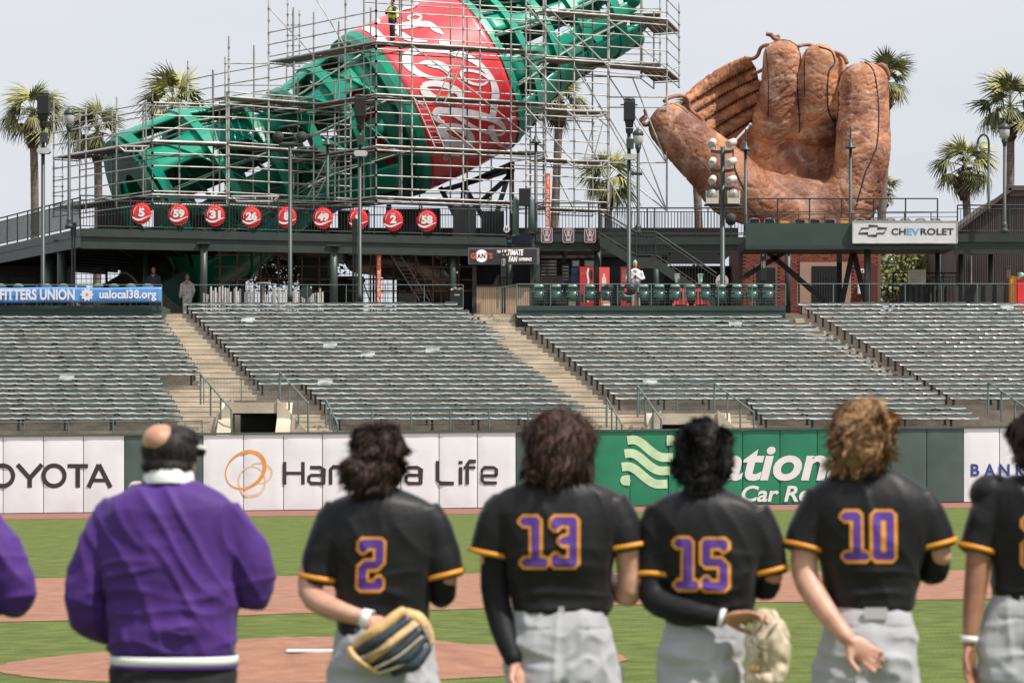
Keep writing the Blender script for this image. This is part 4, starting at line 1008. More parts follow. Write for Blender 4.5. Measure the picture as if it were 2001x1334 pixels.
# ------------------------------------------------------------------ brick building under the glove
br = thing('brick_building', 'red brick building with a tan doorway under the giant glove', 'building', (PX(1600, 138), 138, CZ)); Y = 137.5
xa, xb = PX(1452, Y), PX(1721, Y); zt = PZ(470, Y)
q = MB(); q.box(xa, xb, Y+.03, Y+9, CZ-.1, zt); q.build('wall', M_mortar, br)
def hole(px, pz):
    x = px*F/Y+CX; y = HY-(pz-EYE)*F/Y
    return (1562 < x < 1664 and y > 511) or (1473 < x < 1520 and y > 517) or (1698 < x < 1716 and 517 < y)
bl, bh = .205, .078; rows = int((zt-CZ)/bh); cnt = []
for r_ in range(rows):
    n = int((xb-xa)/bl)+1
    for k in range(n):
        x = xa+k*bl+(bl/2 if r_ % 2 else 0); z = CZ+r_*bh
        if x+bl > xb or hole(x+bl/2, z+bh/2): continue
        cnt.append((x, z))
cnt.sort(key=lambda c_: (abs((c_[0]*F/Y+CX)-1690) > 28, c_[1]))
q = MB(); rb = random.Random(9)
q0 = MB(); q0.box(0, bl-.012, 0, .06, 0, bh-.012); brick_me = q0.mesh('brick', M_brick)
for k, (x, z) in enumerate(cnt):
    off = rb.uniform(-.012, .006)
    if k < 300: place('brick', brick_me, Matrix.Translation((x, Y+off, z)), br)
    else: q.box(x, x+bl-.012, Y+off, Y+.05, z, z+bh-.012)
stuff(q.build('brickwork', M_brick, br))
q = MB(); q.box(PX(1563, Y), PX(1663, Y), Y-.03, Y+.2, CZ, PZ(512, Y)); q.build('door_surround', M_tan, br)
q = MB(); q.box(PX(1586, Y), PX(1638, Y), Y-.05, Y-.032, CZ, PZ(520, Y)); dr = q.build('door', M_dark, br)
q = MB()
for k in range(12): x = lerp(1601, 1636, k/11); q.tube([P(x, 536, Y-.06), (PX(x, Y), Y-.06, CZ)], .02, 4)
stuff(q.build('door_bars', M_char, br))
q = MB(); q.box(PX(1474, Y), PX(1519, Y), Y-.02, Y+.2, CZ, PZ(518, Y)); q.build('door_surround', mat('dim_render', (.2, .12, .09), .9), br)
q = MB(); q.box(PX(1478, Y), PX(1515, Y), Y-.04, Y-.022, CZ, PZ(523, Y)); q.build('door', M_dark, br)
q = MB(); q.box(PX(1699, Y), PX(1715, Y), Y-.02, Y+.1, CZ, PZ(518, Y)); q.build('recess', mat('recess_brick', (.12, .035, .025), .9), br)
ex = thing('exit_sign', 'small white and red sign on the brick wall', 'sign', P(1688, 533, Y-.08)); q = MB(); q.box(PX(1681, Y), PX(1689, Y), Y-.08, Y-.03, PZ(533.5, Y), PZ(525.5, Y)); q.build('plate', M_white, ex); text_on('lettering', '4', rect(1683, 527, 1687.5, 532, Y-.09), M_signred, ex, .03)
t = thing('utility_cabinet', 'white utility cabinet low on the brick wall', 'cabinet', P(1678, 575, Y-.2)); q = MB(); q.box(PX(1675, Y), PX(1690, Y), Y-.2, Y-.03, PZ(575, Y), PZ(557, Y)); q.build('box', M_padwhite, t); q = MB(); q.box(PX(1676.5, Y), PX(1688.5, Y), Y-.22, Y-.201, PZ(573.5, Y), PZ(558.5, Y)); q.build('door', M_padwhite, t)
# ------------------------------------------------------------------ brown building at right
bb = thing('corrugated_building', 'dark brown corrugated metal building at the right edge', 'building', (PX(1960, 140), 140, CZ)); Y = 139.0
def wallpoly(q, pts, dp): q.prism([P(x, y, Y) for x, y in pts], (0, dp, 0))
q = MB(); wallpoly(q, [(1868, 600), (2100, 600), (2100, 372), (1974, 372), (1868, 452)], 10); q.build('wall', M_brown, bb)
x = 1869; k = 0
while x < 2095:
    top = 452-(x-1868)*80/106 if x < 1974 else 372
    boxo('corrugation', PX(x, Y), PX(x+1.6, Y), Y-.05, Y-.002, CZ-.1, PZ(top+3, Y), M_brown, bb); x += 4.2
q = MB(); q.bar(P(1862, 455, Y-.1), P(1975, 370, Y-.1), .5, .16, (0, 0, 1)); q.bar(P(1968, 368, Y-.1), P(2105, 368, Y-.1), .5, .2); q.build('roof_edge', M_brown, bb)
q = MB(); q.box(PX(1972, Y), PX(2100, Y), Y-.14, Y-.06, PZ(384, Y), PZ(370, Y)); q.build('fascia_board', mat('fascia_brown', (.13, .1, .09), .6), bb)
rod('downpipe', P(1875, 500, Y-.1), P(1875, 592, Y-.1), .03, M_steel, bb); rod('downpipe', P(1898, 500, Y-.1), P(1898, 592, Y-.1), .03, M_steeld, bb)
t = thing('neon_sign', 'unlit red script sign under the right walkway', 'sign', P(1880, 484, 133)); q = MB()
for a_, b_ in ((1842, 1852), (1855, 1858), (1861, 1876), (1884, 1890), (1893, 1899), (1903, 1908), (1912, 1922)): stroke(q, [(a_, 483.3), (b_, 483.3)], 3, 132.9)
q.build('unlit_tubes', mat('dull_red_letter', (.2, .015, .02), .5), t)
q = MB(); q.box(PX(1836, 133), PX(1930, 133), 132.95, 133.0, PZ(487, 133), PZ(479.5, 133)); q.build('backing', M_char, t)
for lab, xa, xb, yt, yb, m, Y_ in (('orange cloth covered stand at the right edge', 1975, 1990, 541, 600, M_orange, 130), ('brown upright board at the right edge', 1967, 1976, 522, 600, M_brown, 130.5), ('red drinks cabinet at the right edge', 1989, 2010, 547, 600, M_signred, 129.7)):
    t = thing('stall_cabinet', lab, 'cabinet', P(xa, yb, Y_)); q = MB(); q.box(PX(xa, Y_), PX(xb, Y_), Y_, Y_+.6, CZ, PZ(yt, Y_)); q.build('body', m, t); q = MB(); q.box(PX(xa-.5, Y_), PX(xb+.5, Y_), Y_-.03, Y_+.63, PZ(yt, Y_), PZ(yt-1, Y_)); q.build('top', m, t)
t = thing('giant_cup', 'green and white paper cup figure at the right edge', 'cup', P(1994, 545, 129.9)); q = MB(); q.lathe((PX(1994, 129.9), 129.9, 0), [(.09, PZ(546, 129.9)), (.13, PZ(534, 129.9)), (.05, PZ(532.5, 129.9))], 14); q.build('cup', MATS['cup_white'], t, True)
t = thing('notice_board', 'cream notice board standing behind the far right block', 'sign', P(1792, 570, 133)); q = MB(); q.box(PX(1774.5, 133), PX(1809.5, 133), 133, 133.05, PZ(554, 133), PZ(527, 133)); q.build('board', mat('cream_board', (.72, .66, .52), .6), t)
q = MB()
for k in range(5): q.box(PX(1779, 133), PX(1803-k*3 % 9, 133), 132.98, 132.995, PZ(533+k*4.4, 133), PZ(532+k*4.4, 133))
stuff(q.build('text_lines', M_steeld, t)); rod('post', P(1792, 554, 133.02), (PX(1792, 133), 133.02, CZ), .04, M_dark, t)
for lab, xa, xb in (('dark covered barrier panel left of the notice board foot', 1758, 1810), ('dark covered barrier panel right of the notice board', 1812, 1850), ('dark covered barrier panel by the brown building', 1866, 1970)):
    t = thing('covered_barrier', lab, 'barrier', P(xa, 600, 131.6)); q = MB(); n = 14; pts = [P(lerp(xa, xb, k/n), 557+1.5*sin(k*1.1), 131.6+.06*sin(k*2.1)) for k in range(n+1)]
    q.loft([[pts[k]+V((0, 0, .0)), pts[k]+V((0, .08, 0)), V((pts[k].x, pts[k].y+.08, CZ)), V((pts[k].x, pts[k].y, CZ))] for k in range(n+1)]); q.build('cover', M_char, t)
fence('rear baluster fence seen beneath the right walkway', [(1745, 596, 134), (1880, 596, 134)], 1.3, m=M_fence)
# ------------------------------------------------------------------ giant bottle
SB = 148.0; KB = F/SB
Ub = V((.89*.95, .31, .455*.95)).normalized()
N1 = V((-.455, 0, .89)); N1 = (N1-Ub*N1.dot(Ub)).normalized()
N2 = N1.cross(Ub).normalized()
if N2.y > 0: N2 = -N2
C0 = P(927, 140, SB)
def tl(t): return t/KB/.95
RP = [(-690, 172), (-660, 180), (-560, 176), (-480, 152), (-400, 130), (-360, 131), (-300, 146), (-195, 170), (-100, 172), (0, 165), (50, 148), (90, 124), (140, 108), (200, 98), (300, 93), (330, 88)]
def rb_(t): return pw(RP, t)/KB
def bs(t, th, dr=0.):
    a = radians(th); r = rb_(t)+dr
    return C0+Ub*tl(t)+N1*(cos(a)*r)+N2*(sin(a)*r)
bt = thing('giant_bottle', 'giant open framed green bottle with a red label, wrapped in scaffolding', 'sculpture', P(600, 446, 146))
def patch(q, t0, t1, a0, a1, nt_, na, dr0, dr1, prof=None):
    rings = []
    for i in range(nt_+1):
        t = lerp(t0, t1, i/nt_); sh = prof(i/nt_) if prof else 1
        am = (a0+a1)/2; ha = (a1-a0)/2*sh
        up = [bs(t, am-ha+2*ha*j/na, dr1+(.0)) for j in range(na+1)]; dn = [bs(t, am-ha+2*ha*j/na, dr0) for j in range(na+1)][::-1]
        rings.append(up+dn)
    q.loft(rings)
q = MB(); patch(q, -195, 0, 0, 359.9, 16, 72, -.12, 0); lab = q.build('label', M_red, bt, True)
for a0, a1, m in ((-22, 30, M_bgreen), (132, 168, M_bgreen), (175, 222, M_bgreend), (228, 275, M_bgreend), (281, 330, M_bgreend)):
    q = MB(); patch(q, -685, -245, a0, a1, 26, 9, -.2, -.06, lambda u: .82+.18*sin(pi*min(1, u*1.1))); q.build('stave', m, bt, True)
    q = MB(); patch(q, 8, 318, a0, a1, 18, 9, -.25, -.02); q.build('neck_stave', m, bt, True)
for k in range(9):
    q = MB(); q.ell(bs(318, k*40+18, -.3), (.42, .42, .42), 12, 8); q.build('stave_end', M_bgreend, bt, True)
q = MB(); patch(q, -680, -250, 50, 70, 26, 4, -.35, -.2); q.build('stave', M_bgreen, bt, True)
hs = [-670, -560, -460, -372, -300, -236]
for i in range(5):
    for a0_, a1_ in ((30, 84), (84, 132)):
        q = MB(); q.tube([bs(lerp(hs[i], hs[i+1], k/5), lerp(a0_, a1_, k/5), -.2) for k in range(6)], [(.12, .06)]*6, 6); q.build('lattice_bar', M_bgreen, bt, True)
for a0 in (44, 84, 122):
    for dd, w in ((-.02, .13), (-.3, .08)):
        q = MB(); pts = [bs(t, a0+(t+680)*.012, dd) for t in range(-680, -200, 24)]; q.tube(pts, [(w, .05)]*len(pts), 8); q.build('rail', M_rail, bt, True)
        q = MB(); pts = [bs(t, a0-4, dd+.04) for t in range(10, 322, 26)]; q.tube(pts, [(w, .05)]*len(pts), 8); q.build('rail', M_rail, bt, True)
q = MB(); patch(q, 14, 316, 62, 76, 16, 4, -.4, -.15); q.build('neck_stave', M_bgreen, bt, True)
q = MB(); patch(q, 14, 316, 98, 116, 16, 4, -.4, -.15); q.build('neck_stave', M_bgreen, bt, True)
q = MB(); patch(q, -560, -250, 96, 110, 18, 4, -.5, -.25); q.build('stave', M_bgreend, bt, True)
q = MB(); patch(q, -250, -222, 0, 359.9, 3, 60, -.5, -.25); q.build('label_rim', M_bgreend, bt, True)
for t in (-670, -560, -460, -372, -300, 60, 130, 200, 275):
    q = MB(); w = 8; patch(q, t-w, t+w, 0, 359.9, 1, 60, -.55, .03); q.build('hoop', M_bgreen, bt)
for t, w, m in ((-200, 7, M_bgreen), (-214, 7, M_bgreend), (6, 7, M_bgreen)):
    q = MB(); patch(q, t-w, t+w, 0, 359.9, 1, 60, -.4, .04); q.build('label_rim', m, bt)
q = MB()   # end plate with scalloped opening
rings = []
for dd in (0, 6):
    rings.append([bs(-690+dd, 360*j/54, .0) for j in range(54)])
inner = []
for dd in (6, 0):
    inner.append([C0+Ub*tl(-690+dd)+(bs(-690+dd, 360*j/54)-(C0+Ub*tl(-690+dd)))*(.5+.12*abs(sin(radians(360*j/54*2.5)))) for j in range(54)])
q.loft(rings+inner+[rings[0]], cap=False); q.build('base_plate', M_bgreend, bt)
# inner struts and slides
rs = random.Random(4)
for k in range(26):
    t = -660+k*38; 
    if -200 < t < 20: continue
    a = rs.uniform(0, 360); rod('inner_strut', bs(t, a, -.4), bs(t+rs.uniform(-30, 60), a+rs.uniform(110, 200), -.4), .09, M_dark if k % 2 else M_bgreend, bt)
for a, b_ in (((860, 366), (905, 450)), ((905, 362), (905, 450)), ((905, 362), (960, 450)), ((1000, 322), (960, 450)), ((1000, 318), (1000, 450)), ((905, 362), (1005, 318)), ((860, 374), (1005, 330)), ((1000, 340), (890, 440)), ((640, 420), (640, 450)), ((760, 400), (760, 450))):
    q = MB(); q.bar(P(*a, 148), P(*b_, 148), .22, .22); q.build('support_beam', M_dark, bt)
# ---- script lettering and rim marks draped on the label
labbvh = BVHTree.FromPolygons([v.co.copy() for v in lab.data.vertices], [tuple(p.vertices) for p in lab.data.polygons])
EYEV = V((0, 0, EYE))
def cast(bvh, x, y, lift=.02):
    d = (P(x, y, 140)-EYEV).normalized(); h = bvh.ray_cast(EYEV, d, 400)
    if h[0] is None: return None
    n = h[1]; n = n if n.dot(d) < 0 else -n
    return h[0]+n*lift
def drape_stroke(q, pts, bvh, lift=.03, sub=3):
    pts = smoothpath([tuple(p) for p in pts], sub); n = len(pts); Lp = []; Rp = []
    for i, (x, y, w) in enumerate(pts):
        a, b_ = pts[max(0, i-1)], pts[min(n-1, i+1)]; dx, dy = b_[0]-a[0], b_[1]-a[1]; l = sqrt(dx*dx+dy*dy) or 1
        Lp.append(cast(bvh, x-dy/l*w/2, y+dx/l*w/2, lift)); Rp.append(cast(bvh, x+dy/l*w/2, y-dx/l*w/2, lift))
    for i in range(n-1):
        f_ = [Lp[i], Lp[i+1], Rp[i+1], Rp[i]]
        if all(p is not None for p in f_): q.poly(f_)
def z3(l): return [(680+a/4.94, 100+b_/4.94, w/4.94*1.15) for a, b_, w in l]
def z2(l): return [(460+a/3.177, b_/3.177, w/3.177) for a, b_, w in l]
for k, l in enumerate([
 z3([(1000, 225, 12), (940, 262, 16), (850, 265, 24), (740, 240, 34), (640, 190, 52), (575, 120, 78), (570, 60, 78), (630, 10, 66), (740, -20, 56), (900, -15, 62), (1060, 25, 56), (1200, 85, 50), (1310, 170, 42), (1385, 270, 42), (1420, 380, 62), (1415, 480, 66), (1392, 630, 52)]),
 z3([(690, 118, 6), (740, 115, 34), (810, 125, 60), (890, 140, 62), (950, 180, 50), (985, 235, 26), (980, 262, 6)]),
 z3([(1360, 275, 14), (1310, 320, 20), (1220, 320, 22), (1130, 280, 22), (1088, 220, 24), (1120, 190, 22), (1210, 195, 22), (1300, 225, 22), (1380, 290, 14)]),
 z3([(720, 330, 40), (740, 390, 70), (800, 440, 62), (900, 480, 44), (1000, 490, 36), (1080, 460, 50), (1070, 400, 56), (990, 350, 50), (900, 320, 50), (800, 315, 50), (720, 335, 40)]),
 z3([(965, 455, 14), (975, 410, 18), (1020, 395, 20), (1070, 415, 20)]),
 z3([(970, 500, 14), (1000, 560, 14)]),
 z3([(1010, 600, 40), (930, 565, 30), (860, 570, 50), (845, 620, 60), (880, 670, 40), (930, 680, 16)]),
 z3([(860, 600, 30), (940, 575, 50), (1080, 590, 66), (1240, 615, 66), (1380, 650, 56), (1470, 700, 44), (1505, 755, 32), (1480, 800, 22), (1410, 805, 20)]),
 z3([(1020, 625, 16), (1110, 670, 34), (1220, 740, 32), (1340, 785, 22), (1360, 788, 6)]),
 z3([(1375, 715, 50), (1385, 780, 56), (1410, 840, 46), (1455, 895, 24), (1515, 925, 4)]),
 z3([(1120, 870, 20), (1010, 845, 34), (920, 800, 70), (890, 755, 76), (950, 730, 60), (1060, 740, 66), (1150, 790, 60), (1195, 850, 50), (1170, 890, 34)]),
 z3([(910, 915, 50), (980, 900, 90), (1100, 905, 90), (1200, 900, 40)]),
 z3([(965, 975, 4), (1010, 1000, 22), (1080, 1005, 20)]),
 z2([(720, 182, 4), (790, 178, 20), (850, 195, 44), (890, 230, 50), (940, 270, 20)]),
 z2([(885, 150, 30), (900, 110, 24), (960, 95, 20), (1020, 105, 16)]),
 z2([(1070, 115, 14), (1110, 92, 14), (1150, 100, 14), (1145, 125, 14), (1100, 132, 12), (1070, 115, 12)]),
 z2([(985, 175, 20), (1040, 165, 40), (1130, 155, 38), (1200, 155, 34), (1245, 185, 34), (1290, 215, 10)]),
 z2([(1000, 195, 30), (1040, 225, 36), (1100, 250, 26), (1190, 258, 14)]),
 z2([(1265, 250, 10), (1290, 272, 46), (1330, 290, 40)]),
 z2([(1080, 12, 12), (1130, 18, 16), (1110, 45, 14), (1050, 60, 14), (1010, 75, 18)])]):
    q = MB(); drape_stroke(q, l, labbvh, .03+.003*(k % 5))
    if len(q.v): q.build('script_stroke', mat('soft_white_script', (.86, .84, .85), .5), bt)
q = MB(); drape_stroke(q, z3([(940+24*cos(t), 1022+28*sin(t), 6) for t in [2*pi*i/14 for i in range(15)]]), labbvh, .03, 1); drape_stroke(q, z3([(934, 1034, 5), (934, 1010, 5), (946, 1012, 5), (944, 1022, 5), (936, 1022, 5)]), labbvh, .03, 1); drape_stroke(q, z3([(940, 1022, 5), (948, 1036, 5)]), labbvh, .03, 1)
q.build('registered_mark', M_white, bt)
# ------------------------------------------------------------------ scaffolding
def scaffold(lab, posts, ztop_px, zbot_px, lifts, rail=.52, depth=1.25, planks=True, skip=None, braces=(), back=True, plank_bays=None, r=.036):
    """posts: [(px, Y)] along the face; lifts: plank heights as pixel rows at the first post"""
    A = [V((PX(x, Y), Y, 0)) for x, Y in posts]; t = thing('scaffolding', lab, 'scaffold', (A[0].x, A[0].y, PZ(zbot_px, posts[0][1])), 'scaffold faces round the giant bottle')
    z0 = PZ(zbot_px, posts[0][1]); z1 = PZ(ztop_px, posts[0][1]); d = (A[-1]-A[0]).normalized(); nrm = V((-d.y, d.x, 0))
    if nrm.y < 0: nrm = -nrm
    n = int((z1-z0)/rail); jit = random.Random(int(posts[0][0])); cp = MB()
    for i, a in enumerate(A):
        tp = z1+jit.choice([.2, .5, .9, 1.2])
        rod('upright', V((a.x, a.y, z0)), V((a.x, a.y, tp)), r, M_steel, t)
        if back: b_ = a+nrm*depth; rod('upright', V((b_.x, b_.y, z0)), V((b_.x, b_.y, tp-.3)), r, M_steeld, t)
        for k in range(int((tp-z0)/rail)+1):
            z = z0+k*rail; cp.box(a.x-.05, a.x+.05, a.y-.05, a.y+.05, z-.035, z+.035)
        if back:
            for zl in lifts:
                z = PZ(zl, posts[0][1]); b_ = a+nrm*depth; rod('transom', V((a.x, a.y, z)), V((b_.x, b_.y, z)), r*.8, M_steel, t)
    stuff(cp.build('couplers', M_steeld, t))
    for i in range(len(A)-1):
        a, b_ = A[i], A[i+1]
        for k in range(n+1):
            z = z0+k*rail
            if skip and skip(i, (z-z0)/(z1-z0)): continue
            rod('ledger', V((a.x, a.y, z)), V((b_.x, b_.y, z)), r*.85, M_steel, t)
            if back and k % 4 == 0: rod('ledger', V((a.x, a.y, z))+nrm*depth, V((b_.x, b_.y, z))+nrm*depth, r*.8, M_steeld, t)
        if planks and (plank_bays is None or i in plank_bays):
            for zl in lifts:
                z = PZ(zl, posts[0][1])+.06
                for k in range(4):
                    o0 = depth*k/4+.04; o1 = depth*(k+1)/4; q = MB()
                    q.hexa([V((a.x, a.y, z))+nrm*o0, V((b_.x, b_.y, z))+nrm*o0, V((b_.x, b_.y, z))+nrm*o1, V((a.x, a.y, z))+nrm*o1],
                           [V((a.x, a.y, z+.06))+nrm*o0, V((b_.x, b_.y, z+.06))+nrm*o0, V((b_.x, b_.y, z+.06))+nrm*o1, V((a.x, a.y, z+.06))+nrm*o1])
                    q.build('plank', M_plank, t)
                rod('toe_rail', V((a.x, a.y-.04, z+.02)), V((b_.x, b_.y-.04, z+.02)), r*1.2, M_steel, t)
    for i, za, j, zb in braces:
        rod('brace', V((A[i].x, A[i].y-.06, PZ(za, posts[i][1]))), V((A[j].x, A[j].y-.06, PZ(zb, posts[j][1]))), r*.8, M_steel, t)
    return t
scaffold('lower left scaffold face receding towards the palms', [(298, 136), (228, 138.6), (168, 141), (105, 143.5)], 200, 398, [280, 384])
scaffold('lower front scaffold face before the bottle body', [(298, 136), (443, 137)], 198, 398, [280, 384], braces=[])
scaffold('scaffold face under the double floodlight', [(447, 137), (525, 138.2), (613, 139.5), (685, 140.5)], 175, 400, [193, 288, 392], skip=lambda i, f_: i == 2 and f_ > .9, plank_bays=[0, 1, 2])
scaffold('upper left scaffold wing above the tallest palm', [(525, 138.5), (447, 141), (367, 144)], 112, 200, [195], r=.036)
scaffold('left receding face of the tall scaffold tower', [(735, 136), (675, 137.9), (613, 140), (525, 143)], 8, 392, [85, 188, 290, 388], braces=[(2, -10, 1, 92), (3, 15, 2, 110)])
scaffold('tall scaffold face standing in front of the red label', [(735, 136), (805, 136.8), (905, 137.8), (938, 138.2), (1062, 139.4)], -15, 392, [85, 188, 288, 388], braces=[(1, 90, 3, 188), (1, 190, 3, 300), (3, 190, 4, 290)], skip=lambda i, f_: i == 0 and .15 < f_ < .23)
scaffold('scaffold stair tower right of the label', [(1028, 137.4), (1066, 137.9), (1122, 138.6), (1188, 139.4)], -15, 412, [22, 115, 214, 312, 408], braces=[(0, 10, 2, 118), (0, 112, 2, 215), (0, 210, 2, 318), (1, 10, 3, 130), (2, 130, 3, 230)], rail=.5, r=.034, plank_bays=[1, 2])
scaffold('outermost right scaffold bay by the neck of the bottle', [(1190, 139.4), (1303, 141), (1327, 145)], -20, 142, [32, 130], braces=[(0, 40, 1, 135), (1, 140, 2, 130)], rail=.55, r=.032)
scaffold('rear scaffold behind the bottle neck', [(1135, 152), (1190, 152), (1255, 152), (1290, 152)], -20, 150, [30, 128], planks=True, back=False, r=.036)
scaffold('rear scaffold behind the middle of the bottle', [(440, 153), (560, 153), (690, 153), (820, 153), (960, 153)], 120, 420, [300, 392], planks=True, back=False, rail=1.0)
scaffold('tiny left ladder tower above the ramp', [(105, 144.5), (122, 144.5)], 290, 402, [], planks=False, back=False, rail=.42, r=.025)
scaffold('thin scaffold ladder tower behind the upper left wing', [(562, 144), (572, 144), (585, 144)], 30, 130, [], planks=False, back=False, rail=.45, r=.025)
sp = thing('scaffolding', 'sparse braced scaffold legs between the stair tower and the giant glove', 'scaffold', P(1303, 413, 141))
rod('upright', P(1303, 413, 141), P(1303, 140, 141), .04, M_steel, sp)
for a, b_ in (((1190, 150), (1303, 320)), ((1235, 150), (1303, 318)), ((1190, 230), (1303, 412)), ((1122, 190), (1190, 250)), ((1190, 322), (1303, 412)), ((1190, 318), (1303, 318)), ((1122, 230), (1225, 412)), ((1190, 150), (1190, 412)), ((1240, 240), (1303, 412)), ((1185, 190), (1303, 190)), ((1190, 210), (1303, 210)), ((1066, 300), (1122, 412)), ((1140, 150), (1240, 330))):
    rod('brace', P(*a, 141), P(*b_, 141), .032, M_steel, sp)
ladder('steel ladder on the tall scaffold face over the white script', (905, 100), (860, 200), .38, 136.9, n=9)
ladder('steel ladder slanting over the lower left edge of the label', (818, 192), (860, 290), .38, 136.4, n=9)
ladder('steel ladder low on the scaffold above the sign with 49', (655, 295), (610, 385), .38, 139.0, n=9)
ladder('steel ladder in the scaffold stair tower', (1170, 238), (1150, 312), .38, 138.4, n=8)
def truss(lab, x0, x1, y, Y):
    t = thing('scaffold_bracket', lab, 'bracket', P(x0, y, Y)); d = 10
    for a, b_ in (((x0, y), (x1, y)), ((x0, y), (x0+12, y+d)), ((x0+12, y+d), (x1-12, y+d)), ((x1-12, y+d), (x1, y))): rod('chord', P(*a, Y), P(*b_, Y), .045, M_steel, t)
    for k in range(3): x = lerp(x0+14, x1-14, k/2); rod('web_bar', P(x, y, Y), P(x, y+d, Y), .04, M_steel, t)
truss('small white lattice bracket above the sign with 26', 452, 545, 384, 136.2); truss('small lattice bracket left of the flutes', 232, 292, 286, 135.8)
truss('lattice bracket under the stair tower platform, upper', 1108, 1188, 217, 138.2); truss('lattice bracket under the stair tower platform, lower', 1108, 1188, 315, 138.2)
# ------------------------------------------------------------------ giant glove
GY = 142.0; KG = F/GY
M_leather = mat('weathered_orange_leather', (.56, .265, .135), .58, (.23, .095, .058), .5, .03, 6, detail=10, lo=.36, hi=.66, dist=1.2, spec=.35)
# extra patchy fading
t_ = M_leather.node_tree; b_ = t_.nodes['Principled BSDF']; src = b_.inputs['Base Color'].links[0].from_socket
n_ = t_.nodes.new('ShaderNodeTexNoise'); n_.inputs['Scale'].default_value = .8; n_.inputs['Detail'].default_value = 12; n_.inputs['Distortion'].default_value = 2
g_ = t_.nodes.new('ShaderNodeNewGeometry'); t_.links.new(g_.outputs['Position'], n_.inputs['Vector'])
r_ = t_.nodes.new('ShaderNodeValToRGB'); r_.color_ramp.elements[0].position = .5; r_.color_ramp.elements[1].position = .72; r_.color_ramp.elements[0].color = (0, 0, 0, 1); r_.color_ramp.elements[1].color = (.6, .6, .6, 1)
m_ = t_.nodes.new('ShaderNodeMix'); m_.data_type = 'RGBA'; m_.inputs[7].default_value = (.68, .52, .43, 1)
t_.links.new(n_.outputs['Fac'], r_.inputs[0]); t_.links.new(r_.outputs[0], m_.inputs[0]); t_.links.new(src, m_.inputs[6])
w_ = t_.nodes.new('ShaderNodeTexVoronoi'); w_.feature = 'DISTANCE_TO_EDGE'; w_.inputs['Scale'].default_value = 1.5
mpp = t_.nodes.new('ShaderNodeMapping'); mpp.inputs['Scale'].default_value = (.55, .7, 3.2); n3 = t_.nodes.new('ShaderNodeTexNoise'); n3.inputs['Scale'].default_value = .6; n3.inputs['Detail'].default_value = 5
ad = t_.nodes.new('ShaderNodeVectorMath'); ad.operation = 'MULTIPLY_ADD'; ad.inputs[1].default_value = (2.6, 2.6, 2.6)
t_.links.new(g_.outputs['Position'], n3.inputs['Vector']); t_.links.new(n3.outputs['Color'], ad.inputs[0]); t_.links.new(g_.outputs['Position'], ad.inputs[2]); t_.links.new(ad.outputs[0], mpp.inputs[0]); t_.links.new(mpp.outputs[0], w_.inputs['Vector'])
rr = t_.nodes.new('ShaderNodeValToRGB'); rr.color_ramp.elements[0].position = .0; rr.color_ramp.elements[1].position = .07; rr.color_ramp.elements[0].color = (.42, .34, .3, 1); rr.color_ramp.elements[1].color = (1, 1, 1, 1)
t_.links.new(w_.outputs['Distance'], rr.inputs[0]); m2 = t_.nodes.new('ShaderNodeMix'); m2.data_type = 'RGBA'; m2.blend_type = 'MULTIPLY'; m2.inputs[0].default_value = .45
n5 = t_.nodes.new('ShaderNodeTexNoise'); n5.inputs['Scale'].default_value = .33; n5.inputs['Detail'].default_value = 5; t_.links.new(g_.outputs['Position'], n5.inputs['Vector'])
r5 = t_.nodes.new('ShaderNodeValToRGB'); r5.color_ramp.elements[0].position = .38; r5.color_ramp.elements[1].position = .6; r5.color_ramp.elements[0].color = (.68, .6, .56, 1); r5.color_ramp.elements[1].color = (1.15, 1.12, 1.1, 1)
m5 = t_.nodes.new('ShaderNodeMix'); m5.data_type = 'RGBA'; m5.blend_type = 'MULTIPLY'; m5.inputs[0].default_value = 1; t_.links.new(n5.outputs['Fac'], r5.inputs[0]); t_.links.new(m_.outputs[2], m5.inputs[6]); t_.links.new(r5.outputs[0], m5.inputs[7])
t_.links.new(m5.outputs[2], m2.inputs[6]); t_.links.new(rr.outputs[0], m2.inputs[7]); t_.links.new(m2.outputs[2], b_.inputs['Base Color'])
M_web = mat('dark_web_leather', (.52, .22, .09), .6, (.2, .07, .035), 1.2, .04, 5, stretch=(1, 1, 1.6), detail=9, dist=1.5)
M_lace = mat('rawhide_lace', (.36, .17, .11), .7, (.2, .09, .06), 2.5)
M_seam = mat('dark_seam', (.035, .018, .016), .7)
gl = thing('giant_glove', 'giant weathered brown leather baseball glove sculpture standing above the deck', 'sculpture', P(1590, 440, GY))
def gp(x, y, d=0): return P(x, y, GY)+V((0, d, 0))
def limb(q, pts, n=20, fl=1.0, seg=3, r0=1.):
    pts = smoothpath(pts, seg); w = [gp(x, y, d) for x, y, r, d in pts]
    # rounded ends
    k = len(w); d0 = (w[0]-w[1]).normalized(); d1 = (w[-1]-w[-2]).normalized(); ra = pts[0][2]/KG; rz = pts[-1][2]/KG
    W_ = []; R_ = []
    for a in (90, 68, 45, 22): W_.append(w[0]+d0*ra*sin(radians(a))*.85); R_.append(max(.02, ra*cos(radians(a))))
    for p, (x, y, r, d) in zip(w, pts): W_.append(p); R_.append(r/KG)
    for a in (22, 45, 68, 90): W_.append(w[-1]+d1*rz*sin(radians(a))*.85); R_.append(max(.02, rz*cos(radians(a))))
    # frames: keep Y as the second axis
    rings = []
    for i, p in enumerate(W_):
        t = (W_[min(i+1, len(W_)-1)]-W_[max(0, i-1)]).normalized(); s_ = t.cross(V((0, 1, 0))).normalized(); y_ = s_.cross(t).normalized()
        rings.append([p+s_*(cos(2*pi*j/n)*R_[i])+y_*(sin(2*pi*j/n)*R_[i]*fl) for j in range(n)])
    q.loft(rings)
q = MB()
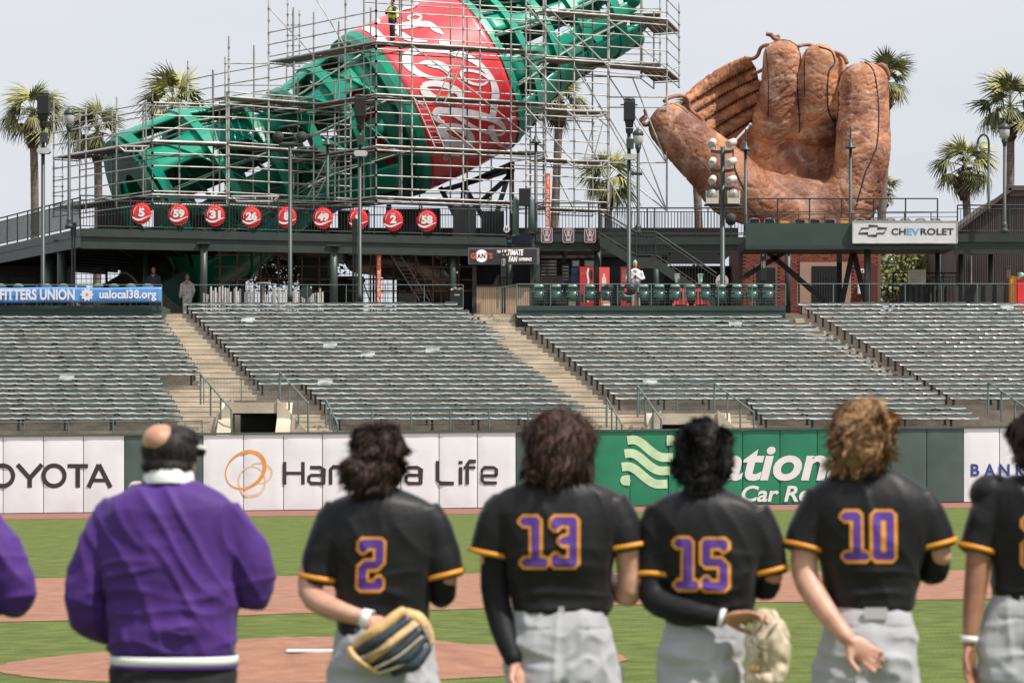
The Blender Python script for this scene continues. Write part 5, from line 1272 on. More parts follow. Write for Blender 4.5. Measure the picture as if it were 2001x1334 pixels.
limb(q, [(1308, 240, 44, -.2), (1342, 278, 49, -.6), (1385, 322, 56, -1.0), (1432, 372, 62, -1.2), (1480, 402, 52, -1.1), (1540, 422, 46, -.9)])
limb(q, [(1528, 108, 38, .1), (1525, 170, 40, .2), (1520, 225, 44, .6), (1512, 280, 52, 1.3)], fl=.8)
limb(q, [(1600, 114, 33, .0), (1600, 170, 38, .1), (1602, 220, 40, .4), (1600, 265, 48, 1.2)], fl=.8)
limb(q, [(1632, 126, 24, .7), (1640, 200, 26, .9), (1640, 280, 30, 1.1)], fl=.8)
limb(q, [(1689, 164, 49, -.3), (1685, 230, 54, -.5), (1682, 300, 56, -.8), (1672, 360, 56, -.9), (1645, 405, 60, -.9), (1600, 430, 60, -.7), (1530, 440, 58, -.7)], fl=.9)
q.ell(gp(1565, 322, 1.9), (128/KG, 1.5, 118/KG), 24, 16)
q.ell(gp(1600, 262, .9), (60/KG, .9, 26/KG), 16, 10)
limb(q, [(1440, 350, 34, -.5), (1480, 372, 40, -.7), (1540, 392, 46, -.6), (1610, 398, 46, -.5)], fl=.9)
q.ell(gp(1590, 400, .4), (110/KG, 1.6, 55/KG), 24, 16)
q.ell(gp(1545, 385, -.2), (75/KG, 1.1, 38/KG), 20, 12)
limb(q, [(1570, 400, 78, .9), (1590, 460, 70, 1.2), (1590, 500, 60, 1.2)], fl=.7)
def gd(co, n_):
    w_ = noise.noise_vector(co*.45)*2.2+noise.noise_vector(co*1.3)*.5
    m = .5+.5*noise.noise(co*.5+V((9, 0, 0)))
    a = noise.noise(V((co.x*1.0+w_.x, co.y, co.z*3.6+w_.z*1.6)))
    c2 = noise.noise(V((co.x*2.2+w_.z, co.y*2, co.z*7+w_.x*2)))
    return .12*noise.noise(co*.4)-.10*m*max(0, 1-abs(a)/.1)-.05*m*max(0, 1-abs(c2)/.12)
glm = fuse(q, .062, 9, 'glove_body', M_leather, gd); glo = from_mesh('glove_body', glm, gl)
glb = BVHTree.FromPolygons([v.co.copy() for v in glm.vertices], [tuple(p.vertices) for p in glm.polygons])
# web: one padded sheet with welts
Lp = [(1336, 188), (1345, 203), (1352, 222), (1364, 243), (1380, 262), (1398, 282), (1418, 302)]
Rp = [(1463, 107), (1480, 128), (1486, 150), (1490, 172), (1493, 196), (1496, 222), (1498, 250)]
def wsag(k, u): return -(9*(1-k/6)+2)*sin(pi*u) if k == 0 else -(5-k*.4)*sin(pi*u)
q = MB()
for k in range(6):
    a0, a1 = Lp[k], Lp[k+1]; b0, b1 = Rp[k], Rp[k+1]; rings = []
    for i in range(15):
        u = i/14; x0, y0 = lerp(a0[0], b0[0], u), lerp(a0[1], b0[1], u)+wsag(k, u); x1, y1 = lerp(a1[0], b1[0], u), lerp(a1[1], b1[1], u)+wsag(k+1, u); ring = []; dpt = 1.5+.8*sin(pi*u)
        for j in range(12):
            a = 2*pi*j/12; f_ = .5-.72*cos(a); ring.append(gp(lerp(x0, x1, f_), lerp(y0, y1, f_), dpt-.4+k*.05-(.42 if k else .55)*sin(a)))
        rings.append(ring)
    q.loft(rings)
def wd_(co, n_):
    w_ = noise.noise_vector(co*1.2)*.8
    return -.055*max(0, 1-abs(noise.noise(V((co.x*4.5+w_.x, co.y, co.z*1.3+w_.z))))/.16)+.05*noise.noise(co*1.2)
wm = fuse(q, .06, 2, 'web', M_web, wd_); from_mesh('web', wm, gl)
wbv = BVHTree.FromPolygons([v.co.copy() for v in wm.vertices], [tuple(p.vertices) for p in wm.polygons])
for k in range(1, 6):
    for off in (-1.6, 1.6):
        q = MB()
        for i in range(24):
            u0 = (i+.1)/24; u1 = (i+.75)/24; pp = []
            for u in (u0, u1):
                c = cast(wbv, lerp(Lp[k][0], Rp[k][0], u)-off*.3, lerp(Lp[k][1], Rp[k][1], u)+wsag(k, u)+off, .02)
                if c: pp.append(c)
            if len(pp) == 2: q.tube(pp, .028, 4)
        if len(q.v): stuff(q.build('stitching', M_seam, gl))
def lace(pts, r, m=M_lace, nm='lace'):
    q = MB(); p_ = smoothpath(pts, 4); q.tube([gp(*p) for p in p_], r/KG, 8); q.build(nm, m, gl, True)
lace([(1296, 202, -.6), (1310, 192, -.4), (1335, 187, .2), (1346, 196, .6), (1351, 212, .6), (1362, 224, .4), (1368, 240, .3), (1384, 250, .2), (1388, 262, .2)], 4)
lace([(1362, 222, .2), (1375, 238, .4), (1372, 246, .2)], 5)
lace([(1462, 109, .9), (1472, 112, .6), (1482, 106, .5), (1488, 92, .4), (1498, 87, .3), (1512, 90, .1)], 4)
lace([(1470, 140, .9), (1482, 138, .7), (1496, 132, .4)], 3.5); lace([(1484, 180, .9), (1490, 180, .6), (1500, 178, .4)], 4)
lace([(1497, 66, 0), (1506, 69, 0), (1516, 73, 0), (1523, 70, 0)], 4); lace([(1505, 66, -.1), (1512, 76, -.1), (1522, 77, 0), (1520, 84, 0)], 4)
lace([(1561, 90, .2), (1572, 86, .4), (1584, 86, .4), (1592, 91, .1)], 3.5); lace([(1628, 101, .2), (1638, 102, .4), (1650, 110, .2), (1656, 124, .1)], 4)
lace([(1713, 130, .2), (1724, 129, -.1), (1732, 138, 0), (1735, 150, .1), (1732, 157, .2)], 5.5); lace([(1716, 136, .2), (1724, 140, -.1), (1727, 150, 0)], 4.5)
lace([(1260, 214, .2), (1262, 224, .1), (1254, 232, .0), (1250, 236, 0)], 3.5); lace([(1262, 228, 0), (1252, 240, -.1), (1262, 244, -.1), (1272, 240, 0)], 5)
lace([(1487, 150, 1.1), (1489, 180, 1.1), (1492, 205, 1.1)], 3)
def seam(pts, w=2.6):
    q = MB(); p_ = smoothpath(pts, 5); out = []
    for x, y in p_:
        c = cast(glb, x, y, .01)
        if c is not None:
            if out and (c-out[-1]).length > 1.2:
                if len(out) > 1: q.tube(out, w/2/KG, 6)
                out = []
            out.append(c)
    if len(out) > 1: q.tube(out, w/2/KG, 6)
    if len(q.v): q.build('seam', M_seam, gl, True)
seam([(1496, 92), (1500, 130), (1502, 180), (1501, 230)], 2); seam([(1496, 92), (1508, 82), (1528, 79), (1546, 82), (1560, 96), (1564, 120), (1558, 150), (1559, 190), (1563, 240), (1562, 260)])
seam([(1578, 92), (1573, 110), (1572, 150), (1573, 190)], 2); seam([(1600, 92), (1620, 98), (1628, 108), (1630, 125), (1619, 142), (1617, 190), (1620, 220), (1632, 238), (1638, 225), (1640, 180)], 3.2)
seam([(1640, 160), (1645, 143), (1658, 130)], 2); seam([(1690, 122), (1704, 134), (1712, 160), (1717, 220), (1714, 280), (1704, 310), (1692, 335), (1682, 370), (1672, 405)], 3)
seam([(1272, 215), (1268, 240), (1274, 268), (1285, 280)], 2.4); seam([(1284, 205), (1310, 202), (1330, 210), (1344, 222)], 1.6)
seam([(1432, 290), (1434, 320), (1442, 345), (1456, 375), (1462, 405)], 2.8); seam([(1458, 400), (1472, 412), (1478, 425)], 3)
hl = thing('steel_pole', 'slanting white steel pole resting across the palm of the giant glove', 'pole', P(1440, 272, 133)); rod('shaft', P(1438, 274, 132.6), P(1467, 243, 132.6), .05, M_white, hl); rod('tip', P(1464, 246, 132.6), P(1468, 242, 132.6), .075, M_steel, hl)
# ------------------------------------------------------------------ lamps and posts
def pole(t, x, y0, y1, Y, r=.085, m=M_pole):
    q = MB(); q.lathe((PX(x, Y), Y, 0), [(r*1.25, PZ(y1, Y)), (r*1.2, PZ(y1, Y)+.3), (r, PZ(y1, Y)+.32), (r*.85, PZ(y0, Y))], 12); q.build('pole', m, t, True)
def speaker_post(x, y, ybot, Y, lab):
    t = thing('speaker_post', lab, 'post', P(x, ybot, Y)); pole(t, x, y+55, ybot, Y); c = P(x+1, y, Y)
    q = MB(); s_ = 1/SC(Y)
    q.loft([[P(x+1+dx*11*f_, y+yy, Y)+V((0, dy*.24*f_, 0)) for dx, dy in ((-1, -1), (1, -1), (1, 1), (-1, 1))] for yy, f_ in ((52, .62), (40, .8), (38, 1), (4, 1), (0, .9))]); q.build('speaker', M_dark, t)
    q = MB(); q.loft([[P(x+1+11.5*cos(2*pi*i/14)*f_, y-yy, Y)+V((0, .24*sin(2*pi*i/14)*f_, 0)) for i in range(14)] for yy, f_ in ((0, 1), (2.5, 1), (5, .75))]); q.build('hood', M_pole, t, True)
    q = MB(); q.lathe((PX(x+1, Y), Y, 0), [(.13, PZ(y+64, Y)), (.16, PZ(y+54, Y))], 12); q.build('neck', M_dark, t)
    q = MB(); q.box(PX(x-5, Y), PX(x+9, Y), Y-.18, Y+.12, PZ(y+94, Y), PZ(y+75, Y)); q.build('control_box', M_pole, t)
    q = MB(); q.loft([[P(x+2+dx*f_, y+yy, Y)+V((0, dy*.22, 0)) for dx, dy in ((-1, -1), (1, -1), (1, 1), (-1, 1))] for yy, f_ in ((116, 9), (112, 13), (107, 12.5), (105, 9))]); q.build('floodlight', MATS['aluminium'], t)
    for sx in (-13, 13): rod('side_arm', P(x, y+8, Y+.1), P(x+sx*1.3, y+8, Y+.1), .03, M_pole, t)
speaker_post(84, 185, 590, 127.6, 'black loudspeaker on a green post in front of the left palm')
speaker_post(703, 190, 590, 127.8, 'black loudspeaker on a green post before the sign with 9')
speaker_post(1229, 197, 592, 127.4, 'black loudspeaker on a green post left of the giant glove')
def acorn(x, y, ybot, Y, lab, arm=False):
    t = thing('street_lamp', lab, 'street lamp', P(x, ybot, Y), 'acorn globe street lamps'); k = 1/SC(Y); xx = PX(x, Y); z = PZ(y, Y)
    pole(t, x, y+34, ybot, Y, .07)
    q = MB(); q.lathe((xx, Y, z), [(.1*k*10, -31*k), (5*k, -30*k), (9.5*k, -22*k), (10*k, -12*k), (9.5*k, -9*k)], 16); q.build('globe', mat('frosted_glass', (.5, .5, .48), .3, (.42, .42, .41), 3), t, True)
    q = MB(); q.lathe((xx, Y, z), [(10.8*k, -9.5*k), (10.8*k, -7*k), (9*k, -2*k), (4*k, 2*k), (1.5*k, 3*k), (1*k, 7*k)], 16); q.build('cap', M_pole, t, True)
    q = MB(); q.lathe((xx, Y, z), [(3*k, -44*k), (4*k, -38*k), (6.5*k, -33*k), (5.5*k, -30.5*k)], 14); q.build('collar', M_pole, t, True)
    for i in range(6):
        a = 2*pi*i/6+.3; rod('globe_rib', (xx+9.9*k*cos(a), Y+9.9*k*sin(a), z-9*k), (xx+5.5*k*cos(a), Y+5.5*k*sin(a), z-31*k), .012, M_pole, t, 4)
    q = MB(); q.lathe((xx, Y, PZ(ybot, Y)), [(9*k, 0), (8*k, 6*k), (5*k, 10*k), (6*k, 14*k), (4*k, 22*k)], 14); q.build('base', M_pole, t, True)
    if arm: rod('side_arm', P(x-15, y+84, Y), P(x+8, y+84, Y), .08, M_pole, t)
acorn(135, 215, 446, 130.4, 'green acorn street lamp between the two left palms'); acorn(1247, 255, 460, 136, 'green acorn street lamp beside the loudspeaker left of the glove', True); acorn(1963, 243, 455, 130.8, 'green acorn street lamp at the right edge by the tall palm')
def bell(t, x, y, Y, k=None):
    k = 1/SC(Y); q = MB(); q.lathe((PX(x, Y), Y, PZ(y, Y)), [(11*k, -6*k), (10*k, -3.5*k), (4.5*k, 1*k), (3*k, 8*k), (1.5*k, 11*k)], 16); q.build('shade', M_pole, t, True)
def gooseneck(x, y, ybot, Y, lab, arm=0):
    t = thing('shade_lamp', lab, 'lamp', P(x, ybot, Y)); 
    if arm:
        pole(t, x, y+18, ybot, Y, .06); q = MB(); q.tube(smoothpath([P(x, y+20, Y), P(x, y-5, Y), P(x-5, y-17, Y), P(x-13, y-18, Y), P(x-20, y-10, Y), P(x-22, y, Y)], 4), .045, 8); q.build('arm', M_pole, t, True); bell(t, x-22, y+10, Y)
    else:
        pole(t, x, y, ybot, Y, .07); bell(t, x, y+4, Y-.15); rod('finial', P(x, y, Y), P(x, y-32, Y), .03, M_pole, t)
gooseneck(1457, 284, 450, 131.5, 'shaded lamp on a thin post in front of the glove palm'); gooseneck(1662, 280, 450, 131.5, 'shaded lamp on a thin post in front of the glove little finger')
gooseneck(1932, 282, 420, 134, 'curved gooseneck lamp between the two right palms', 1); gooseneck(640, 274, 400, 134.5, 'shaded lamp beside the double floodlight'); gooseneck(1047, 270, 460, 131.2, 'shaded lamp post left of the orange vertical banner')
t = thing('floodlight_post', 'green post with two small round floodlights before the bottle body', 'post', P(567, 590, 127.8)); Y = 127.8; pole(t, 567, 280, 590, Y); rod('crossbar', P(545, 282, Y), P(592, 282, Y), .1, M_pole, t)
for x, dx in ((544, -1), (590, 1)):
    q = MB(); q.lathe(P(x, 268, Y), [(.04, .25), (.16, .15), (.22, -.05), (.2, -.12)], 14, 'Y'); o = q.build('floodlight', M_char, t, True); rod('bracket', P(x, 281, Y), P(x, 268, Y), .04, M_pole, t)
t = thing('spotlight_post', 'green post with six white spotlights and two white fan shaped lights', 'post', P(1412, 592, 127.6)); Y = 127.6; pole(t, 1412, 287, 592, Y, .1)
for y in (294, 331, 366):
    q = MB(); q.prism([P(1389, y-2, Y-.05), P(1401, y, Y-.05), P(1412, y-1, Y-.05), P(1423, y, Y-.05), P(1434, y-2, Y-.05), P(1434, y+4, Y-.05), P(1420, y+6, Y-.05), P(1412, y+8, Y-.05), P(1404, y+6, Y-.05), P(1389, y+4, Y-.05)], (0, .1, 0)); q.build('crossarm', M_pole, t)
    for x, d in ((1393, V((-.15, -.6, -.25))), (1432, V((-.5, -.55, -.25)))):
        c = P(x, y-16, Y-.25); q = MB(); e = c+d.normalized()*.28; q.tube([c-d.normalized()*.12, c-d.normalized()*.1, e], [.1, .14, .15], 14); q.build('spotlight', mat('lamp_white', (.62, .57, .5), .5, (.5, .46, .4), 4), t, True)
        q = MB(); q.tube([e, e+d.normalized()*.015], [.12, .12], 14); q.build('lens', MATS['frosted_glass'], t); rod('yoke', P(x-5, y-3, Y-.1), P(x-5, y-15, Y-.25), .015, M_steel, t, 4); rod('yoke', P(x+5, y-3, Y-.1), P(x+5, y-15, Y-.25), .015, M_steel, t, 4)
rod('crossbar', P(1376, 401, Y), P(1452, 401, Y), .05, M_pole, t)
for x in (1391, 1433):
    q = MB(); q.box(PX(x-12, Y), PX(x+12, Y), Y-.35, Y-.05, PZ(399, Y), PZ(388, Y)); q.box(PX(x-12.5, Y), PX(x-9.5, Y), Y-.3, Y-.1, PZ(389, Y), PZ(373, Y)); q.box(PX(x+9.5, Y), PX(x+12.5, Y), Y-.3, Y-.1, PZ(389, Y), PZ(373, Y)); q.build('housing', MATS['lamp_white'], t)
    q = MB(); q.lathe(P(x, 380, Y-.2), [(.19, .25), (.21, 0), (.2, -.12), (.05, -.16)], 18, 'Y'); q.build('lamp_body', M_steeld, t, True)
    for i in range(14): a = 2*pi*i/14; c = P(x, 380, Y-.36); rod('fin', c+V((cos(a)*.06, 0, sin(a)*.06)), c+V((cos(a)*.2, .04, sin(a)*.2)), .012, MATS['lamp_white'], t, 4)
t = thing('hanging_speaker', 'flat black loudspeaker panel above the deck left of the orange banner', 'speaker', P(1024, 446, 133)); q = MB(); q.box(PX(1014, 133), PX(1036, 133), 133, 133.3, PZ(401, 133), PZ(368, 133)); q.build('cabinet', M_dark, t); rod('post', P(1028, 400, 133.1), P(1028, 460, 133.1), .05, M_dark, t)
for x in (1008, 1038):
    t = thing('green_post', 'pale green capped post left of the panel speaker' if x < 1020 else 'pale green capped post right of the panel speaker', 'post', P(x, 462, 133.5)); q = MB(); q.lathe((PX(x, 133.5), 133.5, 0), [(.13, PZ(462, 133.5)), (.13, PZ(392, 133.5)), (.04, PZ(384, 133.5))], 10); q.build('shaft', M_railg, t, True); q = MB(); q.lathe((PX(x, 133.5), 133.5, 0), [(.17, PZ(462, 133.5)), (.17, PZ(458, 133.5))], 10); q.build('base', M_railg, t)
t = thing('basket', 'round dark hanging planter beside the spotlight post', 'planter', P(1428, 445, 136)); q = MB(); q.lathe((PX(1428, 136), 136, 0), [(.1, PZ(440, 136)), (.22, PZ(434, 136)), (.24, PZ(422, 136)), (.1, PZ(417, 136))], 12); q.build('bowl', M_char, t, True); rod('post', P(1428, 440, 136), P(1428, 463, 136), .03, M_char, t)
# ------------------------------------------------------------------ palms and shrubs
M_frond = mat('palm_frond_green', (.2, .2, .07), .5, (.07, .09, .03), 2.5, lo=.3, hi=.7)
M_frondy = mat('palm_frond_yellow', (.44, .42, .15), .6, (.24, .25, .08), 2.5)
M_frondd = mat('dead_frond', (.2, .12, .07), .8, (.1, .055, .035), 3)
M_trunk = mat('palm_trunk', (.24, .19, .15), .9, (.14, .105, .08), 3, .03, 9, stretch=(1, 1, 5)); M_trunkr = mat('palm_boot_fibre', (.16, .075, .05), .9, (.07, .035, .025), 4, .04, 9)
def frond_mesh(m, seed, droop):
    r = random.Random(seed); q = MB(); L_ = .95
    q.tube([(0, 0, 0), (0, .5*L_, .02), (0, L_, -.03)], [.03, .02, .014], 4)
    n = 24
    for i in range(n):
        a = radians(-100+200*i/(n-1)+r.uniform(-2, 2)); ln = (.85+.25*cos(a))*r.uniform(.85, 1.1); pts = []
        for k in range(5):
            u = k/4; rr = ln*u; dz = -droop*u**2.6*(.6+.7*abs(sin(a)))*r.uniform(.8, 1.25)-.03; pts.append(V((sin(a)*rr, L_+cos(a)*rr, dz+.05*cos(i*pi))))
        side = V((cos(a), -sin(a), 0)); wd = [.02, .055, .05, .03, .004]
        for k in range(4):
            q.poly([pts[k]-side*wd[k], pts[k+1]-side*wd[k+1], pts[k+1]+side*wd[k+1], pts[k]+side*wd[k]])
    return q.mesh('frond', m)
FR = [frond_mesh(M_frond, k, .35+.2*k) for k in range(4)]; FY = [frond_mesh(M_frondy, 10+k, .3+.25*k) for k in range(3)]; FD = [frond_mesh(M_frondd, 20+k, 1.0) for k in range(2)]
def palm(x, y, rad, xb, Y, lab, nf=22, ybot=600, tw=8, show_trunk=True):
    r = random.Random(int(x*7+y)); c = P(x, y, Y); k = 1/SC(Y); b_ = P(xb, ybot, Y)
    t = thing('palm_tree', lab, 'palm tree', b_); s0 = rad*k/2.0
    tc_ = c-V((0, 0, .35*s0)); q = MB(); pts = []; rr = []; m = 26
    for i in range(m):
        u = i/(m-1); pts.append(b_.lerp(tc_, u)+V((.08*sin(u*3), 0, 0))); rr.append(tw*k*(1.05-.12*u)*(1+.03*(i % 2)))
    q.tube(pts, rr, 12); q.build('trunk', M_trunk, t, True)
    q = MB(); bp = []
    H_ = 1.5*s0
    for i in range(9): u = i/8; bp.append((tc_-V((0, 0, H_*(1-u))), tw*k*(1.05+.55*sin(pi*u*.9))))
    q.tube([p for p, _ in bp], [a for _, a in bp], 12); q.build('boot_fibre', M_trunkr, t, True)
    q = MB()
    for i in range(40):
        a = r.uniform(0, 6.28); u = r.random(); p = tc_-V((0, 0, H_*(1-u))); R_ = tw*k*1.3; d = V((cos(a), sin(a), 0)); q.bar(p+d*R_*.8, p+d*R_*1.5+V((0, 0, .25)), .1, .03)
    stuff(q.build('cut_stubs', M_trunkr, t))
    for i in range(nf):
        az = i*2.399+r.uniform(-.3, .3); f_ = i/nf; el = lerp(85, -42, f_**.9)+r.uniform(-14, 14)
        me = r.choice(FR) if r.random() < .72-(.3 if f_ < .25 else 0) else r.choice(FY)
        sc = s0*r.uniform(.85, 1.25)
        M = Matrix.Translation(c-V((0, 0, .1*s0*f_))) @ Matrix.Rotation(az, 4, 'Z') @ Matrix.Rotation(radians(el), 4, 'X') @ Matrix.Rotation(r.uniform(-.5, .5), 4, 'Y') @ Matrix.Diagonal((sc*.8, sc*.95, sc*1.0, 1))
        place('frond', me, M, t)
    for i in range(7):
        M = Matrix.Translation(c-V((0, 0, .3*s0))) @ Matrix.Rotation(i*.9, 4, 'Z') @ Matrix.Rotation(radians(-70), 4, 'X') @ Matrix.Diagonal((s0*.4, s0*.6, s0*.6, 1)); place('dead_frond', FD[i % 2], M, t)
    return t
PY = 166
palm(64, 222, 74, 66, PY, 'tall palm at the left edge behind the loudspeaker post')
palm(190, 255, 70, 188, PY+2, 'palm behind the lower left scaffold, between lamp and bottle')
palm(342, 205, 76, 346, PY+6, 'high palm rising behind the left scaffold corner')
palm(1092, 195, 60, 1072, PY+4, 'palm behind the scaffold stair tower and orange banner')
palm(1186, 352, 70, 1186, PY, 'lower palm left of the giant glove behind the loudspeaker post')
palm(1352, 222, 42, 1371, PY+8, 'palm behind the glove thumb with its pale trunk showing below')
palm(1733, 158, 60, 1712, PY+3, 'palm peeping out right of the glove little finger, upper')
palm(1722, 372, 42, 1712, PY+5, 'small palm peeping out low on the right side of the glove')
palm(1884, 322, 76, 1893, PY-8, 'short palm between the glove and the right lamps')
palm(1974, 205, 78, 1967, PY-4, 'tall palm at the right edge behind the acorn lamp')
palm(470, 372, 26, 470, PY-8, 'small palm crown seen through the bottle above the sign with 26', 20)
M_leaf = mat('shrub_leaf', (.30, .31, .15), .8, (.17, .19, .08), 3, spec=.1)
M_limb = mat('shrub_limb', (.2, .16, .12), .9)
def shrub(x, y, w, h, Y, lab, n=3200):
    r = random.Random(int(x)); t = thing('small_tree', lab, 'tree', P(x, y+h, Y)); k = 1/SC(Y); c = P(x, y, Y)
    for i in range(6):
        a = r.uniform(-1, 1); e = c+V((a*w*k, r.uniform(-1, 1), r.uniform(-.2, .9)*h*k)); q = MB(); q.tube(smoothpath([P(x+a*6, y+h*1.6, Y), c.lerp(e, .4)-V((0, 0, .6)), e], 3), [.07, .06, .05, .04, .03, .02, .015], 5); q.build('limb', M_limb, t, True)
    q = MB()
    cl = [(c+V((r.uniform(-1, 1)*w*k, r.uniform(-1.4, 1.4), r.uniform(-1, 1)*h*k)), r.uniform(.25, .6)) for _ in range(26)]
    for i in range(n):
        p0, rr = r.choice(cl); p = p0+V((r.gauss(0, rr), r.gauss(0, rr), r.gauss(0, rr*.6))); d = V((r.uniform(-1, 1), r.uniform(-1, 1), r.uniform(-1, .6))).normalized(); s_ = d.cross(V((r.uniform(-1, 1), r.uniform(-1, 1), r.uniform(-1, 1)))).normalized()
        l = r.uniform(.16, .32); q.poly([p, p+d*l*.5+s_*l*.3, p+d*l, p+d*l*.5-s_*l*.3])
    stuff(q.build('foliage', M_leaf, t))
shrub(1775, 525, 38, 34, 150, 'loose leafy tree right of the brick building'); shrub(1838, 520, 34, 42, 151, 'loose leafy tree behind the notice board'); shrub(1800, 580, 60, 14, 149, 'low leafy bush behind the dark barriers', 2500)
shrub(560, 520, 80, 22, 158, 'leafy tree seen through the mesh under the deck, left of the curved tube', 2200); shrub(900, 510, 70, 22, 158, 'leafy tree seen through the mesh under the deck, right of the curved tube', 1800)
# ------------------------------------------------------------------ people in the foreground
PD = 12.4; KP = F/PD
def W(x, y, d=0.): return V(((x-CX)/KP, PD+d, EYE+(HY-y)/KP))
def sring(cx, cy, cz, rx, ry, n=28, e=2.5):
    out = []
    for j in range(n):
        a = 2*pi*j/n; c, s_ = cos(a), sin(a)
        out.append(V((cx+rx*abs(c)**(2/e)*(1 if c > 0 else -1), cy+ry*abs(s_)**(2/e)*(1 if s_ > 0 else -1), cz)))
    return out
def torso(q, secs, grow=0., e=2.5):
    """secs: (y, xl, xr, half depth, centre d)"""
    s2 = smoothpath(secs, 3); rings = []
    for y, xl, xr, hd, dc in s2:
        a = W((xl+xr)/2, y, dc); rings.append(sring(a.x, a.y, a.z, (xr-xl)/2/KP+grow, hd+grow, e=e))
    q.loft(rings)
def ptube(q, pts, n=14, seg=3, cap_r=True, flat=1.):
    """pts: (x, y, r_px, d)"""
    p_ = smoothpath(pts, seg); w = [W(x, y, d) for x, y, r, d in p_]; r = [a[2]/KP for a in p_]
    if cap_r:
        d0 = (w[0]-w[1]).normalized(); d1 = (w[-1]-w[-2]).normalized()
        w = [w[0]+d0*r[0]*.8, w[0]+d0*r[0]*.5]+w+[w[-1]+d1*r[-1]*.5, w[-1]+d1*r[-1]*.8]; r = [r[0]*.35, r[0]*.8]+r+[r[-1]*.8, r[-1]*.35]
    q.tube(w, [(a, a*flat) for a in r] if flat != 1 else r, n)
def hand(q, w, d, n, side, curl=.5, size=1., thumb=.7):
    """w wrist, d finger direction, n palm normal, side +1/-1 thumb side"""
    d = d.normalized(); n = (n-d*n.dot(d)).normalized(); s_ = d.cross(n)*side; k = size
    R = Matrix((s_, n, d)).transposed()
    q.tube([w-d*.03*k, w, w+d*.02*k], [(.024*k, .019*k)]*3, 12)
    q.ell(w+d*.05*k, (.043*k, .018*k, .055*k), 16, 10, R); q.ell(w+d*.075*k, (.042*k, .016*k, .03*k), 14, 8, R)
    for off, ln, cc in ((.033, .9, 0), (.011, 1.05, .04), (-.011, 1.0, .1), (-.032, .78, .2)):
        p = w+d*.088*k+s_*off*k; a = .25*curl; pts = [p-d*.02*k, p]; dirv = (d+s_*off*3).normalized()
        for j, l in enumerate((.043, .027, .022)):
            a += (curl+cc)*(.55 if j == 0 else .8); v = dirv*cos(a)+n*sin(a); p = p+v*l*ln*k; pts.append(p)
        q.tube(pts+[p+(p-pts[-2]).normalized()*.005*k], [.0095*k, .0098*k, .009*k, .0082*k, .007*k, .003*k], 8)
    p = w+d*.02*k+s_*.026*k+n*.006*k; v = (d*.65+s_*.75+n*.3*thumb).normalized(); p1 = p+v*.045*k; v2 = (d*.9+s_*.25+n*.5*thumb).normalized(); p2 = p1+v2*.034*k; p3 = p2+v2*.025*k
    q.tube([p-v*.02*k, p, p1, p2, p3, p3+v2*.004], [.014*k, .014*k, .0115*k, .0108*k, .009*k, .004*k], 8)
def folds(amp, sx=1., seed=0., vert=1., trims=(), zr=None):
    def f_(co, n_):
        w_ = noise.noise_vector(co*2.3+V((seed, 0, 0)))*.7
        sgn = 1 if co.x*10 % 1 > .5 else 1
        a = noise.noise(V((co.x*9*sx+co.z*4+w_.x, co.y*4, co.z*3.0*vert+seed)))      # drapes running down
        c = noise.noise(V((co.x*3.2*sx+seed-co.z*3, co.y*4, co.z*13*vert+w_.z)))     # folds across
        b = noise.noise(V((co.x*4-co.z*3+seed, co.y*5, co.z*4+w_.y)))
        lo = 0.5
        if zr: lo = max(0., min(1., (zr[0]-co.z)/(zr[0]-zr[1])))
        rid = lambda v: (1-min(1, abs(v)*2.4))**1.5
        o = amp*(.55*b+(.55-.25*lo)*rid(a)+(.15+.85*lo)*rid(c)*(.6+b)-.25)
        for p_ in trims:
            o *= max(0., min(1., ((co-p_).length-.085)/.04))
        return o
    return f_
def drape_number(name, t, bvh, digits, tilt=0.):
    """digits: (char, x0, y0, x1, y1) skeleton boxes in photo pixels"""
    SK = {'2': [[(0, .9), (0, 1), (1, 1), (1, .58), (.8, .5), (.2, .5), (0, .42), (0, 0), (1, 0), (1, .1)]], '1': [[(-.25, 1), (.5, 1), (.5, 0)], [(-.15, 0), (1.05, 0)]],
          '3': [[(0, .9), (0, 1), (1, 1), (1, .56), (.45, .52)], [(1, .48), (1, 0), (0, 0), (0, .1)]], '5': [[(1, .93), (1, 1), (0, 1), (0, .56), (.8, .56), (1, .47), (1, 0), (0, 0), (0, .1)]],
          '0': [[(0, 0), (0, 1), (1, 1), (1, 0), (0, 0)]], '7': [[(0, .8), (0, 1), (1, 1), (.4, 0)]]}
    q = MB()
    for ch, x0, y0, x1, y1 in digits:
        segs = []
        for pl in SK[ch]:
            pp = [(lerp(x0, x1, u), lerp(y1, y0, v)) for u, v in pl]; segs += list(zip(pp, pp[1:]))
        def dist(x, y):
            m = 1e9
            for (ax, ay), (bx, by) in segs:
                dx, dy = bx-ax, by-ay; l = dx*dx+dy*dy; u = max(0, min(1, ((x-ax)*dx+(y-ay)*dy)/l)) if l else 0
                m = min(m, max(abs(x-ax-u*dx), abs(y-ay-u*dy), .78*(abs(x-ax-u*dx)+abs(y-ay-u*dy))))
            return m
        st_ = 1.6; th = 8.4; ol = 13.6; nx = int((x1-x0+44)/st_); ny = int((y1-y0+40)/st_); cache = {}
        xa, ya = x0-24, y0-20
        def vert(i, j):
            k = (i, j)
            if k not in cache:
                x = xa+i*st_; y = ya+j*st_; c = cast(bvh, x+tilt*(y-y0), y, .0035)
                cache[k] = None if c is None else q.vs([c])
            return cache[k]
        for i in range(nx):
            for j in range(ny):
                dd = dist(xa+(i+.5)*st_, ya+(j+.5)*st_)
                if dd < ol:
                    vv = [vert(i, j), vert(i+1, j), vert(i+1, j+1), vert(i, j+1)]
                    if None in vv: continue
                    q.mi = 1 if dd < th else 0; q.face(vv[::-1])
    return q.build(name, [M_trim, M_purple], t, True)
